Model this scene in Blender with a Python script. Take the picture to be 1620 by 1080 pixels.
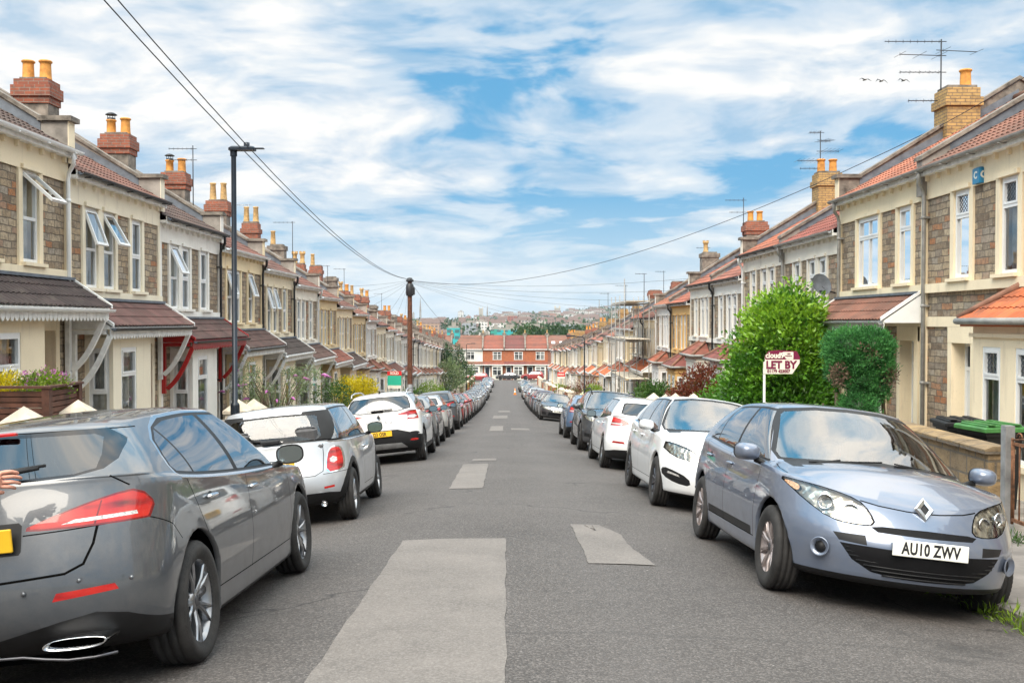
import bpy, bmesh, math, random
from math import sin, cos, pi, radians, sqrt, atan2, hypot
from mathutils import Vector, Matrix
import numpy as np

SC = bpy.context.scene
for _o in list(bpy.data.objects):
    bpy.data.objects.remove(_o)
COL = SC.collection

# ------------------------------------------------------------------ camera
CAM_Z = 1.435
FPX = 1575.0
cam_d = bpy.data.cameras.new('camera')
cam_d.lens = 35.0
cam_d.sensor_width = 36.0
cam_d.clip_start = 0.05
cam_d.clip_end = 20000
cam = bpy.data.objects.new('camera', cam_d)
COL.objects.link(cam)
cam.location = (0, 0, CAM_Z)
cam.rotation_euler = (radians(90 - 1.164), 0, radians(-0.364))
SC.camera = cam

# ------------------------------------------------------------------ world / sun / exposure
SUN_EL, SUN_AZ = radians(52), radians(200)      # azimuth measured clockwise from +Y
world = bpy.data.worlds.new('World')
SC.world = world
world.use_nodes = True
wn = world.node_tree
for _n in list(wn.nodes):
    wn.nodes.remove(_n)


class NT:
    """tiny node-tree helper"""
    def __init__(s, nt):
        s.nt = nt

    def n(s, typ, ins=None, **kw):
        nd = s.nt.nodes.new(typ)
        for k, v in kw.items():
            setattr(nd, k, v)
        if ins:
            for k, v in ins.items():
                s.set(nd, k, v)
        return nd

    def set(s, nd, k, v):
        sock = nd.inputs[k]
        if isinstance(v, bpy.types.NodeSocket):
            s.nt.links.new(v, sock)
        elif isinstance(v, bpy.types.Node):
            s.nt.links.new(v.outputs[0], sock)
        else:
            sock.default_value = v

    def math(s, op, a, b=None, c=None, clamp=False):
        nd = s.n('ShaderNodeMath', operation=op, use_clamp=clamp)
        s.set(nd, 0, a)
        if b is not None:
            s.set(nd, 1, b)
        if c is not None:
            s.set(nd, 2, c)
        return nd.outputs[0]

    def mix(s, f, a, b, blend='MIX'):
        nd = s.n('ShaderNodeMix', data_type='RGBA', blend_type=blend)
        s.set(nd, 0, f)
        s.set(nd, 6, a)
        s.set(nd, 7, b)
        return nd.outputs[2]

    def ramp(s, f, stops, interp='LINEAR'):
        nd = s.n('ShaderNodeValToRGB')
        cr = nd.color_ramp
        cr.interpolation = interp
        while len(cr.elements) < len(stops):
            cr.elements.new(0.5)
        for e, (p, c) in zip(cr.elements, stops):
            e.position = p
            e.color = c if len(c) == 4 else (*c, 1)
        s.set(nd, 0, f)
        return nd.outputs[0]

    def noise(s, vec, scale, detail=3, rough=0.55, dist=0.0):
        nd = s.n('ShaderNodeTexNoise')
        if vec is not None:
            s.set(nd, 'Vector', vec)
        nd.inputs['Scale'].default_value = scale
        nd.inputs['Detail'].default_value = detail
        nd.inputs['Roughness'].default_value = rough
        nd.inputs['Distortion'].default_value = dist
        return nd.outputs[0]

    def mapping(s, vec, loc=(0, 0, 0), rot=(0, 0, 0), scale=(1, 1, 1)):
        nd = s.n('ShaderNodeMapping')
        s.set(nd, 'Vector', vec)
        nd.inputs['Location'].default_value = loc
        nd.inputs['Rotation'].default_value = rot
        nd.inputs['Scale'].default_value = scale
        return nd.outputs[0]


W = NT(wn)
sky = W.n('ShaderNodeTexSky', sky_type='NISHITA')
sky.sun_disc = False
sky.sun_elevation = SUN_EL
sky.sun_rotation = SUN_AZ
sky.air_density = 1.0
sky.dust_density = 0.6
sky.ozone_density = 2.5
tc = W.n('ShaderNodeTexCoord')
sep = W.n('ShaderNodeSeparateXYZ', {0: tc.outputs['Generated']})
SX, SY = 12.8, 2.6
# cloud layer: the view direction is projected onto a flat deck high above
zz = W.math('ADD', W.math('MAXIMUM', sep.outputs[2], 0.0), 0.20)
px = W.math('DIVIDE', sep.outputs[0], zz)
py = W.math('DIVIDE', sep.outputs[1], zz)
cv = W.n('ShaderNodeCombineXYZ', {0: px, 1: py, 2: 0.0}).outputs[0]
warp = W.n('ShaderNodeTexNoise', {'Vector': cv, 'Scale': 1.3, 'Detail': 2.0})
wv = W.n('ShaderNodeVectorMath', {0: warp.outputs[1], 1: (0.5, 0.5, 0.5)}, operation='SUBTRACT')
wv2 = W.n('ShaderNodeVectorMath', {0: wv.outputs[0], 'Scale': 0.5}, operation='SCALE')
cv2 = W.n('ShaderNodeVectorMath', {0: cv, 1: wv2.outputs[0]}, operation='ADD').outputs[0]
big = W.noise(W.mapping(cv2, (SX, SY, 0), (0, 0, radians(12)), (0.95, 0.95, 1)), 1.0, 3, 0.5)
mid = W.noise(W.mapping(cv2, (1.3, 2.2, 0), (0, 0, radians(14)), (2.1, 2.5, 1)), 1.5, 5, 0.55)
dens = W.math('ADD', W.math('MULTIPLY', big, 0.60), W.math('MULTIPLY', mid, 0.40))
cover = W.ramp(dens, [(0.395, (0, 0, 0)), (0.46, (0.6, 0.6, 0.6)), (0.545, (1, 1, 1))], 'EASE')
shade = W.noise(W.mapping(cv2, (9.3, 4.2, 0), (0, 0, radians(5)), (2.4, 3.0, 1)), 1.5, 5, 0.58)
ccol = W.ramp(shade, [(0.36, (3.6, 4.7, 5.8)), (0.47, (5.5, 6.0, 6.5)), (0.57, (7.1, 7.1, 7.0))])
skyc = W.mix(0.82, sky.outputs[0], (0.75, 3.0, 5.2, 1))
allc = W.mix(cover, skyc, ccol)
# pale band low over the horizon
hz = W.ramp(sep.outputs[2], [(0.0, (0.8, 0.8, 0.8)), (0.06, (0.5, 0.5, 0.5)), (0.13, (0, 0, 0))])
allc = W.mix(hz, allc, (4.8, 5.8, 6.5, 1))
# extra sky brightness added overhead, out of frame, to light the houses
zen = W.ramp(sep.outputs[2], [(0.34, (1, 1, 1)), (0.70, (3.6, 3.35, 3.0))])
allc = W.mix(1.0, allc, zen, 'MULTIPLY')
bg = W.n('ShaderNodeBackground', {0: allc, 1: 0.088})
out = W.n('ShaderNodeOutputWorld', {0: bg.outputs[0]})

sun_d = bpy.data.lights.new('sun', 'SUN')
sun_d.energy = 3.2
sun_d.angle = radians(50)
sun_d.color = (1.0, 0.91, 0.78)
sun = bpy.data.objects.new('sun', sun_d)
COL.objects.link(sun)
_sd = Vector((sin(SUN_AZ) * cos(SUN_EL), cos(SUN_AZ) * cos(SUN_EL), sin(SUN_EL)))
sun.rotation_euler = _sd.to_track_quat('Z', 'Y').to_euler()
sun.location = (0, 0, 60)

SC.view_settings.view_transform = 'Standard'
SC.view_settings.look = 'None'
SC.view_settings.gamma = 1.0
SC.view_settings.use_curve_mapping = False
SC.view_settings.exposure = 0.70
SC.cycles.max_bounces = 6
SC.cycles.diffuse_bounces = 3
SC.cycles.glossy_bounces = 3
SC.cycles.transmission_bounces = 4
SC.cycles.transparent_max_bounces = 12
SC.cycles.caustics_reflective = False
SC.cycles.caustics_refractive = False


# ------------------------------------------------------------------ street profile
_PK = [(-40, 2.8), (0, 0), (55, -3.85), (80, -5.45), (120, -7.35), (160, -8.7), (195, -9.75), (215, -10.3), (300, -14.0), (420, -18.0)]


def P(y):
    """height of the road's crown at distance y down the street"""
    pts = _PK
    if y <= pts[0][0]:
        return pts[0][1] + (y - pts[0][0]) * -0.07
    for i in range(len(pts) - 1):
        if y <= pts[i + 1][0]:
            a, b = pts[i], pts[i + 1]
            t = (y - a[0]) / (b[0] - a[0])
            m0 = (b[1] - pts[max(i - 1, 0)][1]) / max(b[0] - pts[max(i - 1, 0)][0], 1e-6)
            e = pts[min(i + 2, len(pts) - 1)]
            m1 = (e[1] - a[1]) / (e[0] - a[0])
            h = b[0] - a[0]
            if i == 0:
                m0 = -0.07
                if b[0] <= 0:
                    m1 = -0.07
            if a[0] == 0:
                m0 = -0.07
            return ((2 * t ** 3 - 3 * t ** 2 + 1) * a[1] + (t ** 3 - 2 * t ** 2 + t) * h * m0
                    + (-2 * t ** 3 + 3 * t ** 2) * b[1] + (t ** 3 - t ** 2) * h * m1)
    return pts[-1][1]


def camber(x):
    return -0.02 * min(abs(x), 3.6) ** 2


# ------------------------------------------------------------------ builders
class MB:
    def __init__(s):
        s.v = []
        s.f = []
        s.m = []
        s.sm = []

    def add(s, vs, fs, m=0, smooth=False):
        o = len(s.v)
        s.v.extend([tuple(v) for v in vs])
        for f in fs:
            s.f.append(tuple(i + o for i in f))
            s.m.append(m)
            s.sm.append(smooth)

    def box(s, x0, x1, y0, y1, z0, z1, m=0):
        if x0 > x1: x0, x1 = x1, x0
        if y0 > y1: y0, y1 = y1, y0
        if z0 > z1: z0, z1 = z1, z0
        s.add([(x0, y0, z0), (x1, y0, z0), (x1, y1, z0), (x0, y1, z0), (x0, y0, z1), (x1, y0, z1), (x1, y1, z1), (x0, y1, z1)],
              [(0, 3, 2, 1), (4, 5, 6, 7), (0, 1, 5, 4), (1, 2, 6, 5), (2, 3, 7, 6), (3, 0, 4, 7)], m)

    def bbox(s, x0, x1, y0, y1, z0, z1, b=0.01, m=0):
        """box with chamfered vertical and top edges"""
        pl = [(x0 + b, y0), (x1 - b, y0), (x1, y0 + b), (x1, y1 - b), (x1 - b, y1), (x0 + b, y1), (x0, y1 - b), (x0, y0 + b)]
        pi_ = [(x0 + 2 * b, y0 + b), (x1 - 2 * b, y0 + b), (x1 - b, y0 + 2 * b), (x1 - b, y1 - 2 * b), (x1 - 2 * b, y1 - b), (x0 + 2 * b, y1 - b), (x0 + b, y1 - 2 * b), (x0 + b, y0 + 2 * b)]
        vs = [(x, y, z0) for x, y in pl] + [(x, y, z1 - b) for x, y in pl] + [(x, y, z1) for x, y in pi_]
        fs = [tuple(range(7, -1, -1)), tuple(range(16, 24))]
        for k in (0, 8):
            for i in range(8):
                j = (i + 1) % 8
                fs.append((k + i, k + j, k + 8 + j, k + 8 + i))
        s.add(vs, fs, m)

    def tube(s, pts, r, n=8, m=0, caps=True, smooth=True):
        pts = [Vector(p) for p in pts]
        rs = r if isinstance(r, (list, tuple)) else [r] * len(pts)
        vs, fs = [], []
        up = None
        for i, p in enumerate(pts):
            d = (pts[min(i + 1, len(pts) - 1)] - pts[max(i - 1, 0)]).normalized()
            if up is None:
                up = Vector((0, 0, 1)) if abs(d.z) < 0.9 else Vector((1, 0, 0))
            a = d.cross(up)
            if a.length < 1e-5:
                a = d.cross(Vector((0, 1, 0)))
            a.normalize()
            b = d.cross(a).normalized()
            up = -b if False else up
            for k in range(n):
                t = 2 * pi * k / n
                vs.append(p + (a * cos(t) + b * sin(t)) * rs[i])
        for i in range(len(pts) - 1):
            for k in range(n):
                j = (k + 1) % n
                fs.append((i * n + k, i * n + j, (i + 1) * n + j, (i + 1) * n + k))
        if caps:
            fs.append(tuple(range(n)))
            fs.append(tuple((len(pts) - 1) * n + k for k in range(n - 1, -1, -1)))
        s.add(vs, fs, m, smooth)

    def lathe(s, prof, n=16, c=(0, 0, 0), axis='z', m=0, smooth=True, mats=None):
        """prof: list of (r, h)"""
        base = len(s.v)
        vs = []
        for r, h in prof:
            for k in range(n):
                t = 2 * pi * k / n
                a, b = r * cos(t), r * sin(t)
                if axis == 'z':
                    vs.append((c[0] + a, c[1] + b, c[2] + h))
                elif axis == 'y':
                    vs.append((c[0] + a, c[1] + h, c[2] + b))
                else:
                    vs.append((c[0] + h, c[1] + a, c[2] + b))
        s.v.extend(vs)
        for i in range(len(prof) - 1):
            for k in range(n):
                j = (k + 1) % n
                s.f.append((base + i * n + k, base + i * n + j, base + (i + 1) * n + j, base + (i + 1) * n + k))
                s.m.append(mats[i] if mats else m)
                s.sm.append(smooth)

    def prism(s, poly, axis, a0, a1, m=0):
        """extrude a 2-D polygon; axis 'x': poly is (y,z); 'y': (x,z); 'z': (x,y)"""
        def mk(p, a):
            return (a, p[0], p[1]) if axis == 'x' else ((p[0], a, p[1]) if axis == 'y' else (p[0], p[1], a))
        n = len(poly)
        vs = [mk(p, a0) for p in poly] + [mk(p, a1) for p in poly]
        fs = [tuple(range(n)), tuple(range(2 * n - 1, n - 1, -1))]
        for i in range(n):
            j = (i + 1) % n
            fs.append((i, i + n, j + n, j))
        s.add(vs, fs, m)

    def quad(s, a, b, c, d, m=0):
        s.add([a, b, c, d], [(0, 1, 2, 3)], m)

    def grid(s, fn, nu, nv, m=0, smooth=True, flip=False):
        vs = [fn(i / nu, j / nv) for i in range(nu + 1) for j in range(nv + 1)]
        fs = []
        for i in range(nu):
            for j in range(nv):
                a = i * (nv + 1) + j
                q = (a, a + nv + 1, a + nv + 2, a + 1)
                fs.append(q[::-1] if flip else q)
        s.add(vs, fs, m, smooth)

    def mesh(s, name, mats, recalc=True):
        me = bpy.data.meshes.new(name)
        me.from_pydata(s.v, [], s.f)
        for mt in mats:
            me.materials.append(mt)
        me.polygons.foreach_set('material_index', s.m)
        me.polygons.foreach_set('use_smooth', s.sm)
        if recalc:
            bm = bmesh.new()
            bm.from_mesh(me)
            bmesh.ops.recalc_face_normals(bm, faces=bm.faces)
            bm.to_mesh(me)
            bm.free()
        me.update()
        return me


def link(name, data, parent=None, loc=None, rot=None, color=None):
    o = bpy.data.objects.new(name, data)
    COL.objects.link(o)
    if parent is not None:
        o.parent = parent
    if loc is not None:
        o.location = loc
    if rot is not None:
        o.rotation_euler = rot
    if color is not None:
        o.color = (*color[:3], 1)
    return o


def tag(o, label=None, cat=None, group=None, kind=None):
    if label: o['label'] = label
    if cat: o['category'] = cat
    if group: o['group'] = group
    if kind: o['kind'] = kind
    return o


def thing(name, label, cat, loc=(0, 0, 0), rot=(0, 0, 0), group=None):
    return tag(link(name, None, None, loc, rot), label, cat, group)


_children = {}


def copy_tree(o, parent=None):
    c = o.copy()
    COL.objects.link(c)
    c.parent = parent
    for ch in list(o.children):
        d = copy_tree(ch, c)
        d.matrix_parent_inverse = ch.matrix_parent_inverse
    return c


def set_color(root, col):
    root.color = (*col, 1)
    for ch in root.children_recursive:
        ch.color = (*col, 1)


_mc = {}


def cached(key, fn):
    if key not in _mc:
        _mc[key] = fn()
    return _mc[key]


# ------------------------------------------------------------------ materials
MAT = {}


def mat(name, fn):
    m = bpy.data.materials.new(name)
    m.use_nodes = True
    nt = m.node_tree
    for n in list(nt.nodes):
        nt.nodes.remove(n)
    T = NT(nt)
    o = T.n('ShaderNodeOutputMaterial')
    sh = fn(T)
    T.set(o, 0, sh)
    MAT[name] = m
    return m


def pbr(T, color, rough=0.6, metal=0.0, bump=None, bstr=0.3, bdist=0.02, coat=0.0, coatr=0.03, spec=None, emis=None, alpha=None):
    p = T.n('ShaderNodeBsdfPrincipled')
    if not isinstance(color, (bpy.types.NodeSocket, bpy.types.Node)):
        color = (*color[:3], 1)
    T.set(p, 'Base Color', color)
    T.set(p, 'Roughness', rough)
    T.set(p, 'Metallic', metal)
    p.inputs['Coat Weight'].default_value = coat
    p.inputs['Coat Roughness'].default_value = coatr
    if spec is not None:
        p.inputs['Specular IOR Level'].default_value = spec
    if bump is not None:
        b = T.n('ShaderNodeBump', {'Height': bump})
        b.inputs['Strength'].default_value = bstr
        b.inputs['Distance'].default_value = bdist
        T.set(p, 'Normal', b.outputs[0])
    return p.outputs[0]


def objc(T, rnd=True):
    """object coordinates, shifted per object"""
    t = T.n('ShaderNodeTexCoord')
    if not rnd:
        return t.outputs['Object']
    oi = T.n('ShaderNodeObjectInfo')
    r = T.math('MULTIPLY', oi.outputs['Random'], 37.0)
    c = T.n('ShaderNodeCombineXYZ', {0: r, 1: r, 2: r})
    return T.n('ShaderNodeVectorMath', {0: t.outputs['Object'], 1: c.outputs[0]}, operation='ADD').outputs[0]


def simple(name, col, rough=0.6, metal=0.0, var=0.12, scale=6.0, bump=0.0, coat=0.0, spec=None):
    def fn(T):
        v = objc(T)
        nz = T.noise(v, scale, 4, 0.6)
        dark = tuple(c * (1 - var * 1.6) for c in col)
        lite = tuple(min(1, c * (1 + var)) for c in col)
        c = T.ramp(nz, [(0.3, dark), (0.7, lite)])
        b = T.noise(v, scale * 8, 3, 0.6) if bump else None
        return pbr(T, c, rough, metal, b, bump, 0.01, coat, spec=spec)
    return mat(name, fn)


def m_render(T):
    oi = T.n('ShaderNodeObjectInfo')
    v = objc(T)
    n1 = T.noise(v, 1.3, 5, 0.65)
    n2 = T.noise(T.mapping(v, scale=(6, 6, 0.7)), 1.0, 4, 0.6)       # vertical rain streaks
    c = T.mix(T.ramp(n1, [(0.45, (0, 0, 0)), (0.80, (0.22, 0.22, 0.22))]), oi.outputs['Color'], (0.42, 0.33, 0.22, 1))
    c = T.mix(T.ramp(n2, [(0.57, (0, 0, 0)), (0.80, (0.32, 0.32, 0.32))]), c, (0.28, 0.21, 0.15, 1))
    sp = T.noise(v, 38, 3, 0.7)
    c = T.mix(T.ramp(sp, [(0.62, (0, 0, 0)), (0.75, (0.35, 0.35, 0.35))]), c, (0.16, 0.13, 0.10, 1))
    return pbr(T, c, 0.85, 0, T.noise(v, 60, 3, 0.6), 0.25, 0.008)


mat('render', m_render)


def m_rubble(T):
    v = objc(T)
    s = T.n('ShaderNodeSeparateXYZ', {0: v})
    h = T.math('ADD', s.outputs[0], s.outputs[1])
    vv = T.n('ShaderNodeCombineXYZ', {0: h, 1: s.outputs[2], 2: 0.0}).outputs[0]
    wob = T.n('ShaderNodeTexNoise', {'Vector': vv, 'Scale': 4.0, 'Detail': 2.0})
    wv = T.n('ShaderNodeVectorMath', {0: wob.outputs[1], 'Scale': 0.055}, operation='SCALE')
    vv = T.n('ShaderNodeVectorMath', {0: vv, 1: wv.outputs[0]}, operation='ADD').outputs[0]
    br = T.n('ShaderNodeTexBrick', {'Vector': vv})
    for k_, c_ in (('Color1', (0, 0, 0, 1)), ('Color2', (1, 1, 1, 1)), ('Mortar', (.5, .5, .5, 1)), ('Scale', 1.0), ('Brick Width', .25), ('Row Height', .118), ('Mortar Size', .010), ('Mortar Smooth', .4)):
        br.inputs[k_].default_value = c_
    br.squash = 1.7
    br.squash_frequency = 3
    br.offset = .37
    c = T.ramp(br.outputs[0], [(0.0, (0.20, 0.145, 0.10)), (0.25, (0.44, 0.33, 0.21)), (0.45, (0.29, 0.235, 0.18)), (0.7, (0.54, 0.42, 0.28)), (0.85, (0.36, 0.31, 0.25)), (0.96, (0.44, 0.20, 0.09)), (1.0, (0.40, 0.17, 0.08))])
    c = T.mix(T.ramp(T.noise(v, 13, 4, 0.7), [(.42, (0, 0, 0)), (.70, (.7, .7, .7))]), c, (0.11, 0.085, 0.065, 1))
    c = T.mix(T.ramp(T.noise(v, 27, 3, 0.6), [(.58, (0, 0, 0)), (.72, (.45, .45, .45))]), c, (0.50, 0.40, 0.28, 1))
    c = T.mix(T.math('MULTIPLY', br.outputs[1], 0.75), c, (0.13, 0.105, 0.08, 1))
    hgt = T.math('ADD', T.math('MULTIPLY', br.outputs[1], -0.6), T.math('MULTIPLY', T.noise(v, 14, 4, 0.7), 0.7))
    return pbr(T, c, 0.9, 0, hgt, 0.9, 0.035)


mat('rubble', m_rubble)


def brickmat(name, c1, c2, mortar, bw=0.225, bh=0.075):
    def fn(T):
        v = objc(T)
        s = T.n('ShaderNodeSeparateXYZ', {0: v})
        h = T.math('ADD', s.outputs[0], s.outputs[1])
        vv = T.n('ShaderNodeCombineXYZ', {0: h, 1: s.outputs[2], 2: 0.0}).outputs[0]
        br = T.n('ShaderNodeTexBrick', {'Vector': vv})
        br.inputs['Color1'].default_value = (*c1, 1)
        br.inputs['Color2'].default_value = (*c2, 1)
        br.inputs['Mortar'].default_value = (*mortar, 1)
        br.inputs['Scale'].default_value = 1.0
        br.inputs['Brick Width'].default_value = bw
        br.inputs['Row Height'].default_value = bh
        br.inputs['Mortar Size'].default_value = 0.008
        br.inputs['Bias'].default_value = 0.0
        c = T.mix(T.ramp(T.noise(v, 7, 5, 0.7), [(0.45, (0, 0, 0)), (0.75, (0.65, 0.65, 0.65))]), br.outputs[0], (0.07, 0.05, 0.04, 1))
        hh = T.math('SUBTRACT', T.math('MULTIPLY', T.noise(v, 60, 3, 0.6), 0.3), br.outputs[1])
        return pbr(T, c, 0.85, 0, hh, 0.6, 0.01)
    return mat(name, fn)


brickmat('brick_red', (0.36, 0.10, 0.05), (0.24, 0.075, 0.045), (0.24, 0.20, 0.16))
brickmat('brick_yellow', (0.50, 0.32, 0.12), (0.40, 0.26, 0.10), (0.18, 0.13, 0.09))
brickmat('brick_orange', (0.50, 0.12, 0.035), (0.42, 0.10, 0.035), (0.36, 0.22, 0.14))


def m_tile(T):
    oi = T.n('ShaderNodeObjectInfo')
    v = objc(T)
    s = T.n('ShaderNodeSeparateXYZ', {0: v})
    a = T.math('FLOOR', T.math('DIVIDE', s.outputs[1], 0.30))
    b = T.math('FLOOR', T.math('DIVIDE', s.outputs[2], 0.155))
    wn_ = T.n('ShaderNodeTexWhiteNoise', {'Vector': T.n('ShaderNodeCombineXYZ', {0: a, 1: b, 2: 0.0}).outputs[0]}, noise_dimensions='3D')
    f = T.math('MULTIPLY_ADD', wn_.outputs[0], 0.5, 0.72)
    c = T.mix(1.0, oi.outputs['Color'], T.n('ShaderNodeCombineXYZ', {0: f, 1: f, 2: f}).outputs[0], 'MULTIPLY')
    lich = T.noise(v, 3.5, 6, 0.75)
    c = T.mix(T.ramp(lich, [(0.52, (0, 0, 0)), (0.70, (0.6, 0.6, 0.6))]), c, (0.13, 0.115, 0.09, 1))
    c = T.mix(T.ramp(T.noise(v, 1.0, 3, 0.6), [(0.4, (0, 0, 0)), (0.7, (0.4, 0.4, 0.4))]), c, (0.05, 0.04, 0.035, 1))
    return pbr(T, c, 0.85, 0, T.noise(v, 70, 3, 0.6), 0.3, 0.006)


mat('tile', m_tile)


def m_asphalt(T):
    v = T.n('ShaderNodeTexCoord').outputs['Object']
    fine = T.noise(v, 90, 3, 0.7)
    coarse = T.noise(v, 0.55, 5, 0.6)
    agg = T.n('ShaderNodeTexVoronoi', {'Vector': v}, feature='F1')
    agg.inputs['Scale'].default_value = 90
    ac = T.n('ShaderNodeSeparateColor', {0: agg.outputs['Color']}).outputs[0]
    s = T.n('ShaderNodeSeparateXYZ', {0: v})
    base = T.ramp(coarse, [(0.3, (0.046, 0.040, 0.037)), (0.7, (0.080, 0.070, 0.065))])
    base = T.mix(T.math('MULTIPLY', T.math('POWER', ac, 2.5), 0.55), base, (0.25, 0.225, 0.21, 1))
    base = T.mix(T.ramp(fine, [(0.47, (0, 0, 0)), (0.64, (0.62, 0.62, 0.62))]), base, (0.024, 0.021, 0.020, 1))
    # polished wheel tracks (paler), oil-dark edges where cars stand
    ax = T.math('ABSOLUTE', s.outputs[0])
    tr = T.ramp(T.math('ABSOLUTE', T.math('SUBTRACT', ax, 0.75)), [(0.0, (0.30, 0.30, 0.30)), (0.5, (0, 0, 0))])
    base = T.mix(T.math('MULTIPLY', tr, T.noise(T.mapping(v, scale=(1.2, 0.25, 1)), 1.6, 3)), base, (0.11, 0.10, 0.097, 1))
    oil = T.ramp(ax, [(0.38, (0, 0, 0)), (0.62, (1, 1, 1))])
    ax2 = T.math('DIVIDE', ax, 4.0)
    oil = T.ramp(ax2, [(0.42, (0, 0, 0)), (0.6, (1, 1, 1))])
    spots = T.ramp(T.noise(v, 1.7, 4, 0.65), [(0.50, (0, 0, 0)), (0.66, (0.6, 0.6, 0.6))])
    base = T.mix(T.math('MULTIPLY', oil, spots), base, (0.022, 0.020, 0.020, 1))
    # tar seams across the road
    seam = T.math('ABSOLUTE', T.math('SUBTRACT', T.math('FRACT', T.math('MULTIPLY', T.math('ADD', s.outputs[1], T.math('MULTIPLY', T.noise(T.mapping(v, scale=(1, 0.05, 1)), 2.0, 3), 0.25)), 0.083)), 0.5))
    base = T.mix(T.ramp(seam, [(0.0, (0.3, 0.3, 0.3)), (0.0025, (0, 0, 0))]), base, (0.03, 0.028, 0.027, 1))
    chips = T.noise(v, 17, 2, 0.5)
    base = T.mix(T.ramp(chips, [(0.75, (0, 0, 0)), (0.78, (0.8, 0.8, 0.8))]), base, (0.30, 0.28, 0.26, 1))
    crk = T.n('ShaderNodeTexVoronoi', {'Vector': T.n('ShaderNodeVectorMath', {0: v, 1: T.n('ShaderNodeVectorMath', {0: T.n('ShaderNodeTexNoise', {'Vector': v, 'Scale': 1.4, 'Detail': 4.0}).outputs[1], 'Scale': 1.1}, operation='SCALE').outputs[0]}, operation='ADD').outputs[0]}, feature='DISTANCE_TO_EDGE')
    crk.inputs['Scale'].default_value = 0.22
    base = T.mix(T.math('MULTIPLY', T.ramp(crk.outputs[0], [(0.0, (0.8, 0.8, 0.8)), (0.006, (0, 0, 0))]), T.ramp(coarse, [(0.45, (0, 0, 0)), (0.6, (1, 1, 1))])), base, (0.012, 0.011, 0.011, 1))
    hh = T.math('ADD', T.math('MULTIPLY', agg.outputs['Distance'], -1.0), T.math('MULTIPLY', fine, 0.5))
    return pbr(T, base, 0.82, 0, hh, 0.6, 0.010)


mat('asphalt', m_asphalt)


def m_patch(T):
    v = T.n('ShaderNodeTexCoord').outputs['Object']
    fine = T.noise(v, 95, 3, 0.7)
    agg = T.n('ShaderNodeTexVoronoi', {'Vector': v}, feature='F1')
    agg.inputs['Scale'].default_value = 90
    ac = T.n('ShaderNodeSeparateColor', {0: agg.outputs['Color']}).outputs[0]
    base = T.ramp(T.noise(v, 1.3, 5, 0.65), [(0.3, (0.098, 0.087, 0.079)), (0.7, (0.165, 0.146, 0.132))])
    base = T.mix(T.math('MULTIPLY', T.math('POWER', ac, 2.0), 0.5), base, (0.27, 0.245, 0.225, 1))
    base = T.mix(T.ramp(fine, [(0.5, (0, 0, 0)), (0.72, (0.6, 0.6, 0.6))]), base, (0.07, 0.06, 0.055, 1))
    return pbr(T, base, 0.85, 0, fine, 0.4, 0.006)


mat('patch', m_patch)
simple('concrete', (0.30, 0.27, 0.24), 0.9, 0, 0.25, 3.0, 0.4)
simple('coping', (0.215, 0.185, 0.155), 0.9, 0, 0.45, 4.0, 0.6)
simple('kerb', (0.21, 0.195, 0.18), 0.85, 0, 0.25, 4.0, 0.4)
simple('pavement', (0.20, 0.18, 0.165), 0.88, 0, 0.22, 2.2, 0.4)
simple('soil', (0.10, 0.085, 0.05), 0.95, 0, 0.3, 1.2, 0.6)
simple('lead', (0.16, 0.18, 0.21), 0.55, 0.3, 0.2, 5.0, 0.1)
simple('pvc_white', (0.84, 0.84, 0.83), 0.35, 0, 0.05, 3.0)
simple('wood_white', (0.90, 0.89, 0.86), 0.6, 0, 0.12, 6.0, 0.1)
simple('black_plastic', (0.018, 0.018, 0.020), 0.42, 0, 0.2, 8.0)
simple('gutter_grey', (0.30, 0.29, 0.27), 0.5, 0, 0.2, 5.0)
simple('red_paint', (0.42, 0.012, 0.012), 0.4, 0, 0.12, 6.0)
simple('terracotta', (0.62, 0.27, 0.055), 0.75, 0, 0.25, 7.0, 0.1)
simple('pot_buff', (0.52, 0.33, 0.14), 0.8, 0, 0.3, 9.0, 0.1)
simple('ridge', (0.26, 0.13, 0.085), 0.85, 0, 0.25, 5.0, 0.2)
simple('dark_metal', (0.035, 0.037, 0.042), 0.4, 0.5, 0.2, 8.0)
simple('lamp_blue', (0.014, 0.021, 0.032), 0.35, 0.3, 0.15, 5.0)
simple('galv', (0.42, 0.43, 0.44), 0.45, 0.7, 0.2, 6.0)
simple('rust', (0.22, 0.10, 0.05), 0.8, 0.2, 0.5, 14.0, 0.3)
simple('pole_wood', (0.12, 0.045, 0.022), 0.85, 0, 0.4, 9.0, 0.4)
simple('fence_brown', (0.105, 0.042, 0.026), 0.7, 0, 0.35, 7.0, 0.2)
simple('cream_stone', (0.60, 0.52, 0.41), 0.85, 0, 0.2, 6.0, 0.2)
simple('door_red', (0.24, 0.02, 0.02), 0.35, 0, 0.1, 4.0)
simple('door_white', (0.72, 0.72, 0.70), 0.35, 0, 0.05, 4.0)
simple('door_dark', (0.02, 0.03, 0.05), 0.35, 0, 0.1, 4.0)
simple('curtain', (0.74, 0.74, 0.71), 0.9, 0, 0.25, 3.0)
simple('wheelie_green', (0.045, 0.17, 0.04), 0.5, 0, 0.25, 5.0)
simple('wire', (0.02, 0.02, 0.022), 0.6)
simple('skin', (0.56, 0.27, 0.19), 0.55, 0, 0.15, 25.0, 0.15)
simple('cloth_navy', (0.03, 0.04, 0.07), 0.9, 0, 0.2, 20.0, 0.2)
simple('hair', (0.06, 0.035, 0.02), 0.7)
simple('seat_fabric', (0.10, 0.10, 0.105), 0.9, 0, 0.15, 20)
simple('trim_black', (0.012, 0.012, 0.013), 0.5, 0, 0.15, 10, spec=0.3)
simple('gloss_black', (0.01, 0.01, 0.012), 0.08, 0, 0.0, 10)
simple('cavity', (0.004, 0.004, 0.004), 0.9, 0, 0.0, 5, spec=0.0)
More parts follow.
